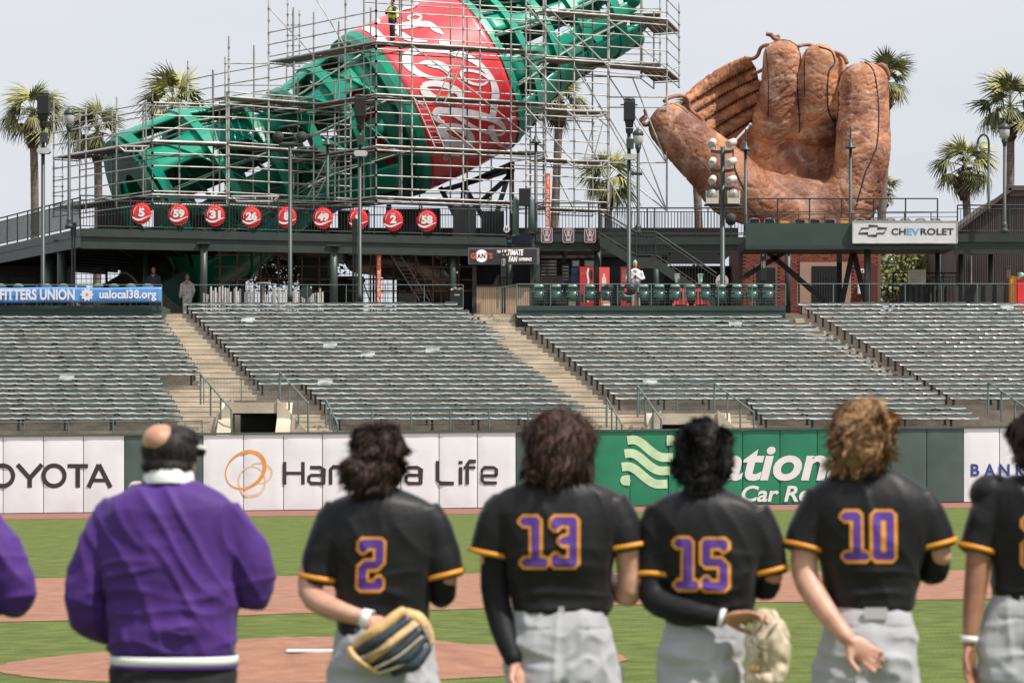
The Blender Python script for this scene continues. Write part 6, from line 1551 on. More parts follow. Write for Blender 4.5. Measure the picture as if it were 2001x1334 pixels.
def bvh_of(o): return BVHTree.FromPolygons([v.co.copy() for v in o.data.vertices], [tuple(p.vertices) for p in o.data.polygons])
def hairdo(t, lobes, m, n=3000, ln=.05, flow=(0, 0, -1), seed=1, swirl=.6, voxel=.007, lump=.008, keep=None, wid=.0045, puff=.006):
    q = MB()
    for x, y, rx, ry, d, rd in lobes: q.ell(W(x, y, d), (rx/KP, rd, ry/KP), 20, 14)
    me = fuse(q, voxel, 2, 'hair', m, lambda co, n_: lump*noise.noise(V((co.x*26, co.y*26, co.z*13+seed)))+lump*.7*noise.noise(co*14+V((seed, 0, 0))))
    from_mesh('hair', me, t)
    r = random.Random(seed); vs = [(v.co.copy(), v.normal.copy()) for v in me.vertices]; q = MB(); fl = V(flow)
    for k in range(n):
        co, nn = r.choice(vs); fly = 2.6 if r.random() < .07 else 1.
        if keep and not keep(co): continue
        sw = noise.noise_vector(co*11+V((seed*3, 0, 0)))*swirl*1.6
        d = fl+sw+V((r.uniform(-.12, .12),)*3); d = d-nn*d.dot(nn)*.9
        if d.length < .05: continue
        d.normalize(); L_ = ln*r.uniform(.6, 1.3); p = co.copy()-nn*.002; pts = [p]; ns = 5
        for i in range(ns):
            d = (d+fl*.18+noise.noise_vector(p*16+V((0, seed, 0)))*swirl*.5).normalized(); p = p+d*L_/ns+nn*puff/ns*(1.5 if i < 2 else .6)*r.uniform(.3, 1.6)*fly; pts.append(p)
        s_ = d.cross(nn)
        if s_.length < .05: continue
        s_.normalize(); wd = wid*r.uniform(.5, 1.2)
        ws = [wd*.6, wd, wd, wd*.8, wd*.5, .0004]
        b = q.vs([x for i, p in enumerate(pts) for x in (p-s_*ws[i], p+s_*ws[i])])
        for i in range(ns): q.face((b+2*i, b+2*i+1, b+2*i+3, b+2*i+2))
    stuff(q.build('hair_strands', m, t, True))
def hairmat(name, c, c2): return mat(name, c, .6, c2, 42, stretch=(2.2, 2.2, .5), lo=.42, hi=.64, spec=.22)
H_dk = hairmat('dark_brown_hair', (.075, .04, .028), (.014, .008, .007)); H_br = hairmat('brown_hair', (.105, .055, .036), (.018, .01, .007)); H_bk = hairmat('black_hair', (.022, .018, .018), (.005, .004, .005)); H_sn = hairmat('sandy_hair', (.54, .33, .16), (.17, .085, .038))
M_shoe = mat('black_shoe', (.015, .015, .016), .4); M_eye = mat('eye_white', (.6, .58, .55), .2)
def person(label, cfg, loc):
    t = thing('person', label, 'person', loc, 'people standing in a line with their backs to the camera')
    hx, hy = cfg['head']; yaw = cfg.get('yaw', 0); skin = cfg.get('skin', M_skin)
    # ---- body
    q = MB(); c = W(hx, hy, .01)
    Rz = Matrix.Rotation(yaw, 3, 'Z')
    def hp(x, y, z): return c+Rz @ V((x, y, z))
    q.ell(c, (.074, .094, .098), 20, 14, Rz); q.ell(hp(0, .035, -.06), (.058, .06, .065), 18, 12, Rz); q.ell(hp(0, .108, -.02), (.012, .02, .028), 10, 8, Rz); q.ell(hp(0, .098, -.065), (.026, .012, .011), 10, 8, Rz); q.ell(hp(0, .085, .018), (.05, .015, .012), 10, 8, Rz)
    for s_ in (-1, 1): q.ell(hp(s_*.077, -.005, -.015), (.013, .02, .033), 10, 8, Rz)
    nb = cfg['neck']; q.tube([W(nb[0], nb[1]+28, .0), W(nb[0], nb[1], .005), c+V((0, 0, -.07))], [.068, .056, .055], 16)
    torso(q, cfg['torso'], -.022)
    for a in cfg['arms']:
        a = list(a); sg_ = 1 if a[0][0] < nb[0] else -1; a[0] = (a[0][0]+sg_*24, a[0][1]+30, a[0][2]*.8, a[0][3]); ptube(q, [(x_, y_, r_*(cfg.get('armk', 1)), d_) for x_, y_, r_, d_ in a])
    for h in cfg['hands']: hand(q, *h)
    yb = cfg['pants'][0][0]; px0, px1 = cfg['pants'][-1][1], cfg['pants'][-1][2]; cxp = (px0+px1)/2; legw = (px1-px0)/4
    foot = HY+(EYE-gz(loc[0]))*KP
    torso(q, cfg['pants'], -.02)
    for s_ in (-1, 1): ptube(q, [(cxp+s_*legw*.95, 1310, legw*.85, 0), (cxp+s_*legw*1.05, 1500, legw*.62, .01), (cxp+s_*legw*1.1, 1600, legw*.5, 0), (cxp+s_*legw*1.15, foot-50, 20, -.01)])
    body = from_mesh('body', fuse(q, .0068, 2, 'body', skin), t)
    for s_ in (-1, 1):
        q = MB(); q.ell(hp(s_*.03, .083, -.0), (.013, .01, .009), 10, 8, Rz); q.build('eye', M_eye, t, True)
        q = MB(); p = W(cxp+s_*legw*1.2, foot-22, .05); q.ell(p, (.045, .135, .05), 16, 10); q.ell(p+V((0, -.07, .02)), (.04, .06, .06), 14, 8); q.build('shoe', M_shoe, t, True)
    # ---- trousers
    q = MB(); torso(q, cfg['pants'])
    for s_ in (-1, 1): ptube(q, [(cxp+s_*legw*.95, 1310, legw*1.08, 0), (cxp+s_*legw*1.05, 1500, legw*.78, .01), (cxp+s_*legw*1.1, 1600, legw*.62, 0), (cxp+s_*legw*1.15, foot-48, 32, -.01)])
    yc = 1335
    def pf(co, n_):
        y = HY-(co.z-EYE)*KP; x = CX+co.x*KP
        base = .008*noise.noise(co*8+V((cfg['seed'], 0, 0)))
        seat_ = .020*noise.noise(V((co.x*5+co.z*3, co.y*4, co.z*15+cfg['seed'])))*max(0, min(1, (y-yb-25)/70))
        seam_ = -.012*math.exp(-((x-cxp)/9)**2)*max(0, min(1, (y-yb-60)/60))
        rr_ = lambda v: (1-min(1, abs(v)*2.6))**1.5
        k_ = max(0, min(1, (y-yb-10)/80))
        d1 = .011*rr_(noise.noise(V((co.x*4+abs(co.x-(cxp-CX)/KP)*9, co.y*4, co.z*11+cfg['seed']*3))))*k_+.008*rr_(noise.noise(V((co.x*12, co.y*4, co.z*3+cfg['seed']))))
        pk_ = .006 if (abs(abs(x-cxp)-legw*1.0) < legw*.5 and abs(y-(yb+46)) < 2.4 and n_.y < 0) else 0
        return (base+seat_+seam_+d1-pk_)*cfg.get('pf', 1)
    from_mesh('trousers', fuse(q, .009, 3, 'trousers', cfg.get('pantm', M_pants), pf), t)
    q = MB()   # belt / waistband
    y0, xl, xr, hd, dc = cfg['pants'][0]
    if cfg.get('belt', True):
        a = [sring(W((xl+xr)/2, y, dc).x, PD+dc, W(0, y).z, (xr-xl)/2/KP+g_, hd+g_) for y, g_ in ((y0+4, .006), (y0+5, .009), (y0+22, .009), (y0+23, .006))]
        q.loft(a, cap=False); q.build('belt', cfg.get('beltm', M_under), t, True)
        if cfg.get('loops', True):
            for f_ in (-.55, 0, .55):
                p = W((xl+xr)/2+f_*(xr-xl)/2, y0+2, dc-hd*(1-.5*f_*f_)-.012); q = MB(); q.box(p.x-.011, p.x+.011, p.y-.004, p.y+.02, W(0, y0+28).z, p.z); q.build('belt_loop', cfg.get('pantm', M_pants), t)
    # ---- shirt
    q = MB(); torso(q, cfg['torso'])
    for a in cfg['sleeves']: ptube(q, a, n=18, cap_r=False)
    for e_ in cfg.get('lumps', []): q.ell(W(e_[0], e_[1], e_[4]), (e_[2]/KP, e_[5], e_[3]/KP), 18, 12)
    sh = from_mesh(cfg.get('shirtname', 'jersey'), fuse(q, .0078, 3, 'jersey', cfg['shirtm'], folds(cfg.get('fold', .013), 1, cfg['seed'], 1, [W(*tr[0]) for tr in cfg.get('trims', [])], (W(0, cfg['torso'][3][0]).z, W(0, cfg['torso'][-1][0]).z))), t)
    for a, nm in cfg.get('under', []):
        q = MB(); ptube(q, a, n=16, cap_r=True); from_mesh(nm, fuse(q, .007, 2, nm, M_under, folds(.0025, 1.5, cfg['seed'], 3)), t)
    for tr in cfg.get('trims', []):   # ring: centre px, axis end px, rx, ry
        (x, y, d), (x2, y2, d2), r_ = tr; a = W(x, y, d); b = W(x2, y2, d2); ax = (b-a).normalized(); q = MB(); q.tube([a-ax*.009, a-ax*.008, a+ax*.008, a+ax*.009], [r_/KP-.004, r_/KP+.0035, r_/KP+.0035, r_/KP-.004], 24, cap=False); q.build('sleeve_trim', cfg.get('trimm', M_trim), t, True)
    # collar
    nx_, ny_ = nb; q = MB(); rr = cfg.get('neckr', 43)
    rings = []
    for dy_, gr in ((14, 1.10), (2, 1.06), (-4, 1.02), (-4, .93), (10, .9)):
        p = W(nx_, ny_+dy_, .0); rings.append([V((p.x+cos(a)*rr/KP*gr, p.y+sin(a)*rr/KP*1.0*gr, p.z-.02*sin(a))) for a in [2*pi*i/28 for i in range(28)]])
    q.loft(rings, cap=False); q.build('collar', cfg.get('collarm', cfg['shirtm']), t, True)
    return t, sh
def wristband(t, a, b, r):
    a = W(*a); b = W(*b); ax = (b-a).normalized(); q = MB(); q.tube([a, a+ax*.001, b-ax*.001, b], [r/KP*.9, r/KP, r/KP, r/KP*.9], 20, cap=False); q.build('wristband', M_white, t, True)
CAMN = V((0, -1, 0))
# --- number 2
t2, s2_ = person('young man in black jersey 2 holding a tan and navy glove behind his back', dict(seed=2., head=(745, 888), neck=(742, 962), neckr=45, yaw=-.25,
 torso=[(958, 702, 786, .055, 0), (972, 668, 822, .085, .0), (990, 642, 848, .105, 0), (1030, 636, 856, .125, .0), (1080, 645, 852, .13, 0), (1130, 652, 843, .13, .01), (1190, 656, 840, .125, .02), (1240, 658, 842, .13, .02), (1250, 668, 835, .12, .02)],
 pants=[(1222, 664, 836, .115, .02), (1260, 652, 844, .13, .01), (1320, 645, 852, .14, 0), (1380, 642, 856, .14, 0)],
 arms=[[(655, 1000, 30, 0), (625, 1080, 27, 0), (608, 1155, 25, -.03), (650, 1185, 22, -.1), (715, 1203, 15, -.17)], [(835, 1000, 30, 0), (860, 1080, 26, 0), (868, 1150, 23, .02), (830, 1120, 20, .2), (760, 1080, 15, .22)]],
 hands=[(W(722, 1203, -.175), V((.85, -.1, -.35)), V((-.35, .5, -.75)), -1, .75), (W(765, 1082, .22), V((-1, 0, .2)), V((0, -1, 0)), 1, .2)],
 sleeves=[[(672, 1000, 40, 0), (648, 1040, 43, 0), (630, 1090, 40, 0), (624, 1125, 37, -.01), (622, 1140, 36, -.01)], [(822, 1000, 40, 0), (845, 1040, 42, 0), (862, 1090, 40, 0), (870, 1130, 38, .0)]],
 under=[([(858, 1090, 28, .01), (864, 1140, 28, .01), (862, 1165, 25, .05), (835, 1140, 23, .15), (790, 1110, 20, .2)], 'arm_sleeve')],
 trims=[((623, 1128, -.01), (621, 1140, -.01), 38), ((868, 1122, 0), (871, 1134, 0), 40)], shirtm=M_jersey), W(742, 1750))
drape_number('number', t2, bvh_of(s2_), [('2', 710, 1062, 742, 1144)], -.03)
wristband(t2, (712, 1202, -.168), (730, 1206, -.18), 19)
hairdo(t2, [(743, 876, 50, 50, -.005, .108), (741, 915, 46, 40, -.02, .095), (742, 945, 34, 24, -.035, .06), (697, 915, 27, 25, -.09, .05), (704, 935, 22, 22, -.08, .04), (722, 918, 25, 20, -.1, .035)], H_dk, 9000, .042, (-.35, -.1, -.5), 2, .9, lump=.009, wid=.003, puff=.011)
# --- number 13
t13, s13 = person('tall young man in black jersey 13 with shaggy brown hair and one black arm sleeve', dict(seed=13., head=(1094, 873), neck=(1092, 940), neckr=46,
 torso=[(930, 1050, 1134, .055, 0), (945, 1012, 1172, .085, 0), (965, 972, 1208, .11, 0), (1005, 958, 1222, .13, 0), (1060, 975, 1208, .135, 0), (1110, 988, 1198, .135, .01), (1160, 994, 1196, .13, .02), (1190, 1000, 1192, .135, .02), (1204, 1012, 1180, .125, .02)],
 pants=[(1180, 1008, 1184, .12, .02), (1220, 1000, 1192, .135, .01), (1290, 990, 1206, .145, 0), (1360, 984, 1214, .15, 0)],
 arms=[[(985, 990, 30, 0), (968, 1070, 27, 0), (966, 1150, 24, 0), (980, 1220, 22, -.04), (1003, 1285, 16, -.1)], [(1200, 990, 32, 0), (1222, 1060, 29, 0), (1232, 1120, 27, 0), (1228, 1160, 26, .01), (1190, 1140, 23, .17), (1120, 1100, 16, .22)]],
 hands=[(W(1006, 1290, -.105), V((.45, -.1, -.9)), V((.5, -.75, .3)), 1, .45), (W(1118, 1098, .22), V((-1, 0, .2)), V((0, -1, 0)), 1, .2)],
 sleeves=[[(1000, 985, 42, 0), (978, 1020, 45, 0), (964, 1060, 43, 0), (956, 1088, 40, 0)], [(1185, 985, 42, 0), (1205, 1020, 45, 0), (1218, 1050, 42, 0), (1224, 1076, 41, 0)]],
 under=[([(972, 1050, 30, 0), (968, 1100, 29, 0), (967, 1150, 28, 0), (976, 1200, 27, -.02), (990, 1250, 23, -.07), (1003, 1284, 19, -.1)], 'arm_sleeve')],
 trims=[((957, 1080, 0), (955, 1090, 0), 42), ((1223, 1066, 0), (1225, 1078, 0), 43)], shirtm=M_jersey, beltm=M_under), W(1092, 1750))
drape_number('number', t13, bvh_of(s13), [('1', 1032, 1018, 1061, 1098), ('3', 1086, 1018, 1120, 1098)], .0)
hairdo(t13, [(1095, 855, 60, 60, -.005, .122), (1093, 895, 54, 36, -.015, .11), (1092, 922, 40, 18, -.03, .08), (1052, 905, 20, 20, -.03, .05), (1138, 900, 18, 22, 0, .05)], H_br, 9000, .065, (-.1, -.12, -.9), 13, .7, lump=.010, wid=.0035, puff=.016)
# --- number 15
t15, s15 = person('young man in black jersey 15 with black hair holding a cream glove', dict(seed=15., head=(1377, 895), neck=(1376, 962), neckr=44, skin=M_skin3, yaw=-.1,
 torso=[(954, 1340, 1414, .055, 0), (968, 1305, 1452, .085, 0), (986, 1276, 1482, .11, 0), (1020, 1264, 1500, .125, 0), (1080, 1280, 1494, .13, 0), (1130, 1294, 1482, .13, .01), (1180, 1300, 1474, .125, .02), (1215, 1304, 1462, .125, .02), (1224, 1315, 1450, .115, .02)],
 pants=[(1200, 1306, 1456, .11, .02), (1245, 1298, 1454, .13, .01), (1310, 1290, 1452, .14, 0), (1380, 1286, 1454, .14, 0)],
 arms=[[(1285, 1000, 29, 0), (1275, 1080, 26, 0), (1272, 1165, 24, -.04), (1330, 1190, 21, -.12), (1402, 1202, 15, -.17)], [(1480, 1000, 29, 0), (1500, 1080, 25, 0), (1503, 1140, 22, .02), (1460, 1110, 20, .2), (1390, 1080, 15, .22)]],
 hands=[(W(1410, 1204, -.175), V((.9, -.05, .1)), V((.1, -.5, -.8)), 1, .35), (W(1392, 1080, .22), V((-1, 0, .2)), V((0, -1, 0)), 1, .2)],
 sleeves=[[(1302, 1000, 40, 0), (1288, 1040, 41, 0), (1280, 1090, 39, 0), (1278, 1138, 36, -.01)], [(1466, 1000, 40, 0), (1486, 1040, 41, 0), (1498, 1090, 39, 0), (1504, 1124, 37, 0)]],
 under=[([(1276, 1110, 29, -.01), (1274, 1160, 28, -.04), (1300, 1182, 26, -.09), (1350, 1194, 23, -.14), (1400, 1202, 19, -.17)], 'arm_sleeve'), ([(1497, 1090, 28, .01), (1501, 1135, 27, .02), (1494, 1150, 24, .05), (1460, 1125, 22, .17), (1420, 1100, 19, .2)], 'arm_sleeve')],
 trims=[((1278, 1126, -.005), (1277, 1138, -.01), 38), ((1502, 1114, 0), (1505, 1126, 0), 39)], shirtm=M_jersey), W(1376, 1750))
drape_number('number', t15, bvh_of(s15), [('1', 1332, 1060, 1356, 1142), ('5', 1380, 1062, 1414, 1144)], .0)
wristband(t15, (1401, 1202, -.172), (1410, 1204, -.176), 19)
hairdo(t15, [(1374, 872, 54, 50, -.005, .115), (1373, 900, 52, 42, -.012, .105), (1374, 926, 42, 34, -.02, .085)], H_bk, 8000, .035, (-.1, -.2, -.5), 15, 1.0, lump=.011, wid=.003, puff=.012)
# --- number 10
t10, s10 = person('young man in black jersey 10 with tousled sandy hair and an open hand behind him', dict(seed=10., head=(1694, 862), neck=(1694, 928), neckr=45, yaw=-.3,
 torso=[(918, 1655, 1735, .055, 0), (932, 1618, 1776, .085, 0), (952, 1588, 1806, .11, 0), (990, 1576, 1828, .13, 0), (1050, 1592, 1818, .135, 0), (1100, 1602, 1804, .135, .01), (1150, 1608, 1794, .13, .02), (1185, 1618, 1788, .13, .02), (1196, 1630, 1776, .12, .02)],
 pants=[(1176, 1626, 1780, .115, .02), (1220, 1612, 1786, .135, .01), (1290, 1598, 1796, .145, 0), (1360, 1590, 1804, .15, 0)],
 arms=[[(1598, 985, 31, 0), (1580, 1050, 28, 0), (1572, 1120, 26, -.02), (1600, 1180, 23, -.1), (1645, 1240, 16, -.18)], [(1800, 985, 30, 0), (1822, 1040, 27, 0), (1834, 1105, 23, .02), (1790, 1090, 20, .2), (1720, 1060, 15, .22)]],
 hands=[(W(1649, 1244, -.185), V((.75, -.05, -.6)), V((-.1, -1, .2)), 1, .55), (W(1720, 1060, .22), V((-1, 0, .2)), V((0, -1, 0)), 1, .2)],
 sleeves=[[(1614, 975, 42, 0), (1594, 1010, 44, 0), (1578, 1045, 42, 0), (1569, 1078, 39, -.01)], [(1784, 975, 42, 0), (1806, 1010, 44, 0), (1822, 1045, 42, 0), (1829, 1072, 40, 0)]],
 under=[([(1822, 1050, 29, .01), (1830, 1100, 28, .02), (1824, 1118, 26, .05), (1790, 1095, 22, .17), (1750, 1075, 19, .2)], 'arm_sleeve')],
 trims=[((1570, 1068, -.008), (1567, 1080, -.01), 41), ((1828, 1062, 0), (1831, 1074, 0), 42)], shirtm=M_jersey, belt=False), W(1694, 1750))
drape_number('number', t10, bvh_of(s10), [('1', 1660, 1008, 1688, 1086), ('0', 1713, 1008, 1739, 1086)], .01)
q = MB(); q.box(W(1682, 0).x, W(1726, 0).x, PD-.128, PD-.118, W(0, 1206).z, W(0, 1184).z); q.build('waist_tag', mat('tag_grey', (.5, .5, .51), .8), t10)
hairdo(t10, [(1690, 845, 52, 58, -.005, .118), (1682, 885, 50, 34, -.02, .105), (1655, 895, 26, 20, -.03, .06), (1694, 800, 30, 18, 0, .06)], H_sn, 10000, .05, (-.4, -.15, -.45), 10, 1.0, lump=.011, wid=.003, puff=.02)
# --- rightmost player
tr_, sr_ = person('young man in a black jersey cut off by the right edge, white wristband', dict(seed=21., head=(2045, 880), neck=(2052, 928), neckr=46, skin=M_skin2, yaw=.3,
 torso=[(925, 1990, 2112, .055, 0), (938, 1955, 2150, .085, 0), (958, 1930, 2180, .115, 0), (1000, 1925, 2190, .13, 0), (1050, 1935, 2180, .135, 0), (1100, 1938, 2170, .135, .01), (1160, 1940, 2160, .13, .02), (1180, 1950, 2150, .12, .02)],
 pants=[(1160, 1944, 2156, .12, .02), (1200, 1925, 2165, .135, .01), (1290, 1914, 2172, .145, 0), (1360, 1910, 2178, .15, 0)],
 arms=[[(1935, 985, 30, 0), (1920, 1050, 27, 0), (1908, 1120, 24, -.02), (1900, 1180, 21, -.03), (1892, 1240, 15, -.05)], [(2150, 985, 30, 0), (2170, 1050, 27, 0), (2178, 1110, 23, .02), (2140, 1090, 20, .2), (2080, 1060, 15, .22)]],
 hands=[(W(1890, 1258, -.05), V((-.02, -.05, -1)), V((.75, -.5, 0)), 1, .35), (W(2080, 1060, .22), V((-1, 0, .2)), V((0, -1, 0)), 1, .2)],
 sleeves=[[(1955, 970, 38, 0), (1935, 1010, 40, 0), (1918, 1050, 38, 0), (1907, 1082, 35, -.01)], [(2140, 975, 42, 0), (2160, 1010, 44, 0), (2172, 1045, 42, 0), (2178, 1072, 40, 0)]],
 lumps=[(1938, 962, 44, 40, .02, .08)], trims=[((1909, 1072, -.008), (1906, 1084, -.01), 37), ((2176, 1062, 0), (2180, 1074, 0), 42)], shirtm=M_jersey), W(2050, 1750))
drape_number('number', tr_, bvh_of(sr_), [('2', 2008, 1018, 2040, 1098)], .0)
wristband(tr_, (1891, 1240, -.05), (1890, 1252, -.05), 17)
hairdo(tr_, [(2040, 848, 60, 56, -.005, .12), (2042, 885, 55, 30, -.01, .1), (1996, 850, 22, 34, .03, .06)], H_dk, 6000, .04, (0, -.2, -.6), 21, .8, lump=.006, wid=.003)
# --- man in purple jacket
def jacketman(label, dx, dyp, seed, full=True):
    o = lambda l: [tuple([a[0]+dx, a[1]+dyp]+list(a[2:])) for a in l]
    T = lambda l: [(y+dyp, a+dx, b+dx, h, c) for y, a, b, h, c in l]
    t, s = person(label, dict(seed=seed, head=(337+dx, 882+dyp), neck=(330+dx, 945+dyp), neckr=50, skin=M_skin2, yaw=-.75,
     torso=T([(938, 290, 374, .06, 0), (952, 256, 418, .10, 0), (972, 222, 450, .13, 0), (1005, 196, 470, .155, 0), (1070, 192, 472, .165, 0), (1130, 204, 462, .17, 0), (1190, 212, 464, .17, .01), (1240, 212, 466, .175, .01), (1276, 216, 462, .17, .01), (1284, 224, 456, .155, .01)]),
     pants=T([(1262, 222, 456, .15, .01), (1300, 216, 460, .165, .01), (1360, 214, 462, .17, 0)]),
     arms=[o([(205, 1000, 34, 0), (172, 1080, 30, 0), (150, 1160, 28, 0), (190, 1235, 24, .08), (250, 1200, 18, .25)]), o([(465, 1000, 34, 0), (495, 1070, 30, 0), (512, 1140, 28, .02), (470, 1130, 24, .2), (400, 1090, 18, .26)])],
     hands=[(W(252+dx, 1200+dyp, .25), V((.9, .1, .3)), V((0, -1, 0)), 1, .3), (W(398+dx, 1090+dyp, .26), V((-1, 0, .2)), V((0, -1, 0)), 1, .2)],
     sleeves=[o([(240, 1000, 46, 0), (203, 1050, 45, 0), (178, 1105, 43, 0), (165, 1160, 42, .0), (182, 1210, 40, .05), (215, 1235, 34, .12), (245, 1210, 28, .22)]), o([(430, 1000, 46, 0), (465, 1050, 45, 0), (488, 1100, 43, 0), (498, 1145, 40, .02), (475, 1150, 36, .1), (430, 1115, 28, .24)])],
     shirtm=M_jacket, shirtname='jacket', fold=.021, armk=.68, pf=.3, pantm=M_bpants, belt=False, collarm=M_jacket), W(335+dx, 1750))
    q = MB(); rings = []
    for y, g_, dd in ((920, .93, 0), (922, 1.0, 0), (940, 1.07, 0), (948, 1.08, 0)):
        p = W(330+dx, y+dyp, .0); rings.append([V((p.x+cos(a)*47/KP*g_, p.y+sin(a)*47/KP*1.15*g_, p.z-.012*sin(a))) for a in [2*pi*i/28 for i in range(28)]])
    q.loft(rings, cap=False); q.build('white_collar', M_white, t, True)
    for y0, y1, m, nm, g_ in ((1279, 1296, M_white, 'white_hem_band', .012), (1296.5, 1304, M_jacket, 'purple_hem_band', .012)):
        q = MB(); rings = []
        for y, e in ((y0, -.004), (y0+1, 0), (y1-1, 0), (y1, -.004)):
            p = W(340+dx, y+dyp); rings.append(sring(p.x, PD+.01, p.z, 119/KP+g_+e, .172+g_+e))
        q.loft(rings, cap=False); q.build(nm, m, t, True)
    return t, s
tp, sp_ = jacketman('heavy man with a bald spot, purple jacket and sunglasses turned to the right', 0, 0, 5.)
q = MB(); q.ell(W(315, 861, -.016), (36/KP, .0885, 33/KP), 22, 14); from_mesh('scalp', fuse(q, .006, 1, 'scalp', M_skin3), tp)
hairdo(tp, [(331, 878, 55, 44, -.002, .103), (328, 908, 52, 24, -.015, .09), (345, 856, 44, 26, .01, .09)], hairmat('greying_black_hair', (.035, .028, .027), (.008, .006, .006)), 4200, .02, (0, -.1, -.9), 5, .3, lump=.003, wid=.003, puff=.003, keep=lambda co: (W(316, 850)-V((co.x, PD, co.z))).length > random.uniform(6, 40)/KP)
q = MB(); c = W(337, 882, .01); Rz = Matrix.Rotation(-.75, 3, 'Z'); ear = c+Rz @ V((.08, 0, .005)); fr_ = c+Rz @ V((.07, .1, .005))
q.tube([ear+V((.004, -.01, .01)), fr_], [.005, .006], 6); q.ell(c+Rz @ V((.035, .108, .0)), (.028, .012, .02), 12, 8, Rz); q.ell(c+Rz @ V((-.035, .108, .0)), (.028, .012, .02), 12, 8, Rz); q.build('sunglasses', M_dark, tp, True)
q = MB(); q.bar(ear+V((.006, .03, .018)), fr_+V((.004, 0, .01)), .006, .015); q.build('glasses_arm', M_white, tp)
tq, sq = jacketman('person in a purple jacket cut off by the left edge, elbow bent', -471, 22, 9.)
hairdo(tq, [(-134, 896, 56, 52, -.002, .11)], H_dk, 800, .03, (0, -.1, -.9), 9, .4)
bl_ = thing('cream_cap', 'small pale cream cap just showing over the shoulder of the purple jacket', 'cap', W(268, 955, 1.2)); q = MB()
k_ = (PD+9)/PD
pc = P(268, 954, PD+9); q.ell(pc, (.06, .07, .05), 14, 10); q.build('crown', M_cream, bl_, True); q = MB(); q.ell(pc+V((0, .07, -.03)), (.05, .05, .008), 12, 6); q.build('brim', M_cream, bl_, True)
# --- gloves held by the players
def glove(label, parts, webq, m_body, lacem, loc, extra=()):
    t = thing('baseball_glove', label, 'baseball glove', loc)
    q = MB()
    for p in parts[0]: ptube(q, p, n=12, flat=1.)
    for e in parts[1]: q.ell(W(*e[0]), e[1], 16, 10, e[2] if len(e) > 2 else None)
    from_mesh('palm_and_fingers', fuse(q, .0045, 2, 'palm_and_fingers', m_body, folds(.003, 2, 3, 2)), t)
    for nm, pts, m in webq: q = MB(); ptube(q, pts, n=10); q.build(nm, m, t, True)
    return t
g2 = thing('baseball_glove', 'tan and dark blue baseball glove held upside down behind jersey 2', 'baseball glove', W(770, 1310, -.2))
D = -.24
q = MB(); Rr = Matrix.Rotation(radians(-33), 3, 'Y'); q.ell(W(775, 1252, D+.05), (72/KP, .05, 44/KP), 22, 14, Rr); from_mesh('palm', fuse(q, .005, 1, 'palm', M_navy, folds(.003, 2, 3)), g2)
for i, (a, b, c_, m) in enumerate((((700, 1255), (745, 1222), (790, 1188), M_tanl), ((700, 1270), (752, 1240), (800, 1205), M_navy), ((716, 1288), (768, 1248), (812, 1214), M_tanl), ((735, 1292), (785, 1262), (822, 1226), M_navy), ((752, 1300), (802, 1275), (832, 1240), M_navy), ((775, 1306), (815, 1288), (838, 1258), M_navy))):
    q = MB(); ptube(q, [(a[0], a[1], 9, D+.03), ((a[0]+b[0])/2, (a[1]+b[1])/2-2, 12, D-.01), (b[0], b[1], 13, D-.025), (c_[0], c_[1], 10, D)], n=12); from_mesh('finger_stall', fuse(q, .0045, 1, 'finger_stall', m, folds(.003, 2, i)), g2)
for pts in ([(712, 1276, 2.5, D-.02), (770, 1250, 2.5, D-.05), (820, 1212, 2.5, D-.02)], [(730, 1300, 2.5, D-.01), (780, 1275, 2.5, D-.045), (828, 1236, 2.5, D-.02)], [(745, 1306, 2.5, D-.01), (797, 1286, 2.5, D-.04), (836, 1250, 2.5, D-.01)]):
    q = MB(); ptube(q, pts, n=8); q.build('binding', M_cream, g2, True)
q = MB(); q.ell(W(812, 1212, D+.03), (26/KP, .035, 26/KP), 14, 10); ptube(q, [(800, 1195, 14, D+.02), (822, 1205, 14, D+.02), (838, 1228, 12, D+.02), (845, 1248, 8, D+.02)], n=10); from_mesh('web', fuse(q, .005, 1, 'web', M_tanl, folds(.004, 3, 5)), g2)
q = MB(); ptube(q, [(690, 1262, 7, D+.02), (700, 1276, 7, D-.01), (722, 1292, 5, D-.02), (742, 1304, 4, D-.01)], n=10); q.build('wrist_strap', M_tanl, g2, True)
q = MB(); R_ = W(806, 1280, D-.02); q.ell(R_, (17/KP, .006, 4/KP), 12, 8, Matrix.Rotation(radians(-48), 3, 'Y')); q.build('teal_patch', mat('teal_patch', (.1, .38, .36), .5), g2, True)
for k in range(7):
    x = 832+k*2.4; y = 1216+k*5.5; q = MB(); ptube(q, [(x-2, y, 1.5, D-.02), (x+7, y-3, 1.5, D)], n=6); q.build('lace', M_cream, g2)
g15 = thing('baseball_glove', 'worn cream baseball glove hanging fingers up in the hand behind jersey 15', 'baseball glove', W(1492, 1330, -.2))
D = -.17
q = MB()
for p in ([(1485, 1300, 17, D), (1480, 1240, 20, D-.02), (1484, 1195, 16, D)], [(1500, 1300, 17, D), (1505, 1240, 20, D-.02), (1500, 1198, 15, D)], [(1515, 1300, 16, D+.01), (1520, 1250, 17, D), (1514, 1215, 13, D)], [(1520, 1305, 12, D+.02), (1530, 1262, 11, D+.02), (1526, 1240, 8, D+.02)], [(1470, 1325, 18, D+.02), (1462, 1280, 14, D), (1456, 1245, 10, D-.01)], [(1462, 1318, 20, D), (1500, 1322, 20, D), (1515, 1300, 18, D)]): ptube(q, p, n=12)
q.ell(W(1496, 1285, D+.02), (40/KP, .04, 48/KP), 18, 12)
def gf(co, n_): return .004*noise.noise(co*22)-.006*max(0, .2-abs(noise.noise(V((co.x*14+co.z*8, co.y*9, co.z*6-co.x*5)))))/.2
from_mesh('palm_and_fingers', fuse(q, .0045, 2, 'palm_and_fingers', M_cream, gf), g15)
M_groove = mat('dark_glove_groove', (.16, .12, .08), .7)
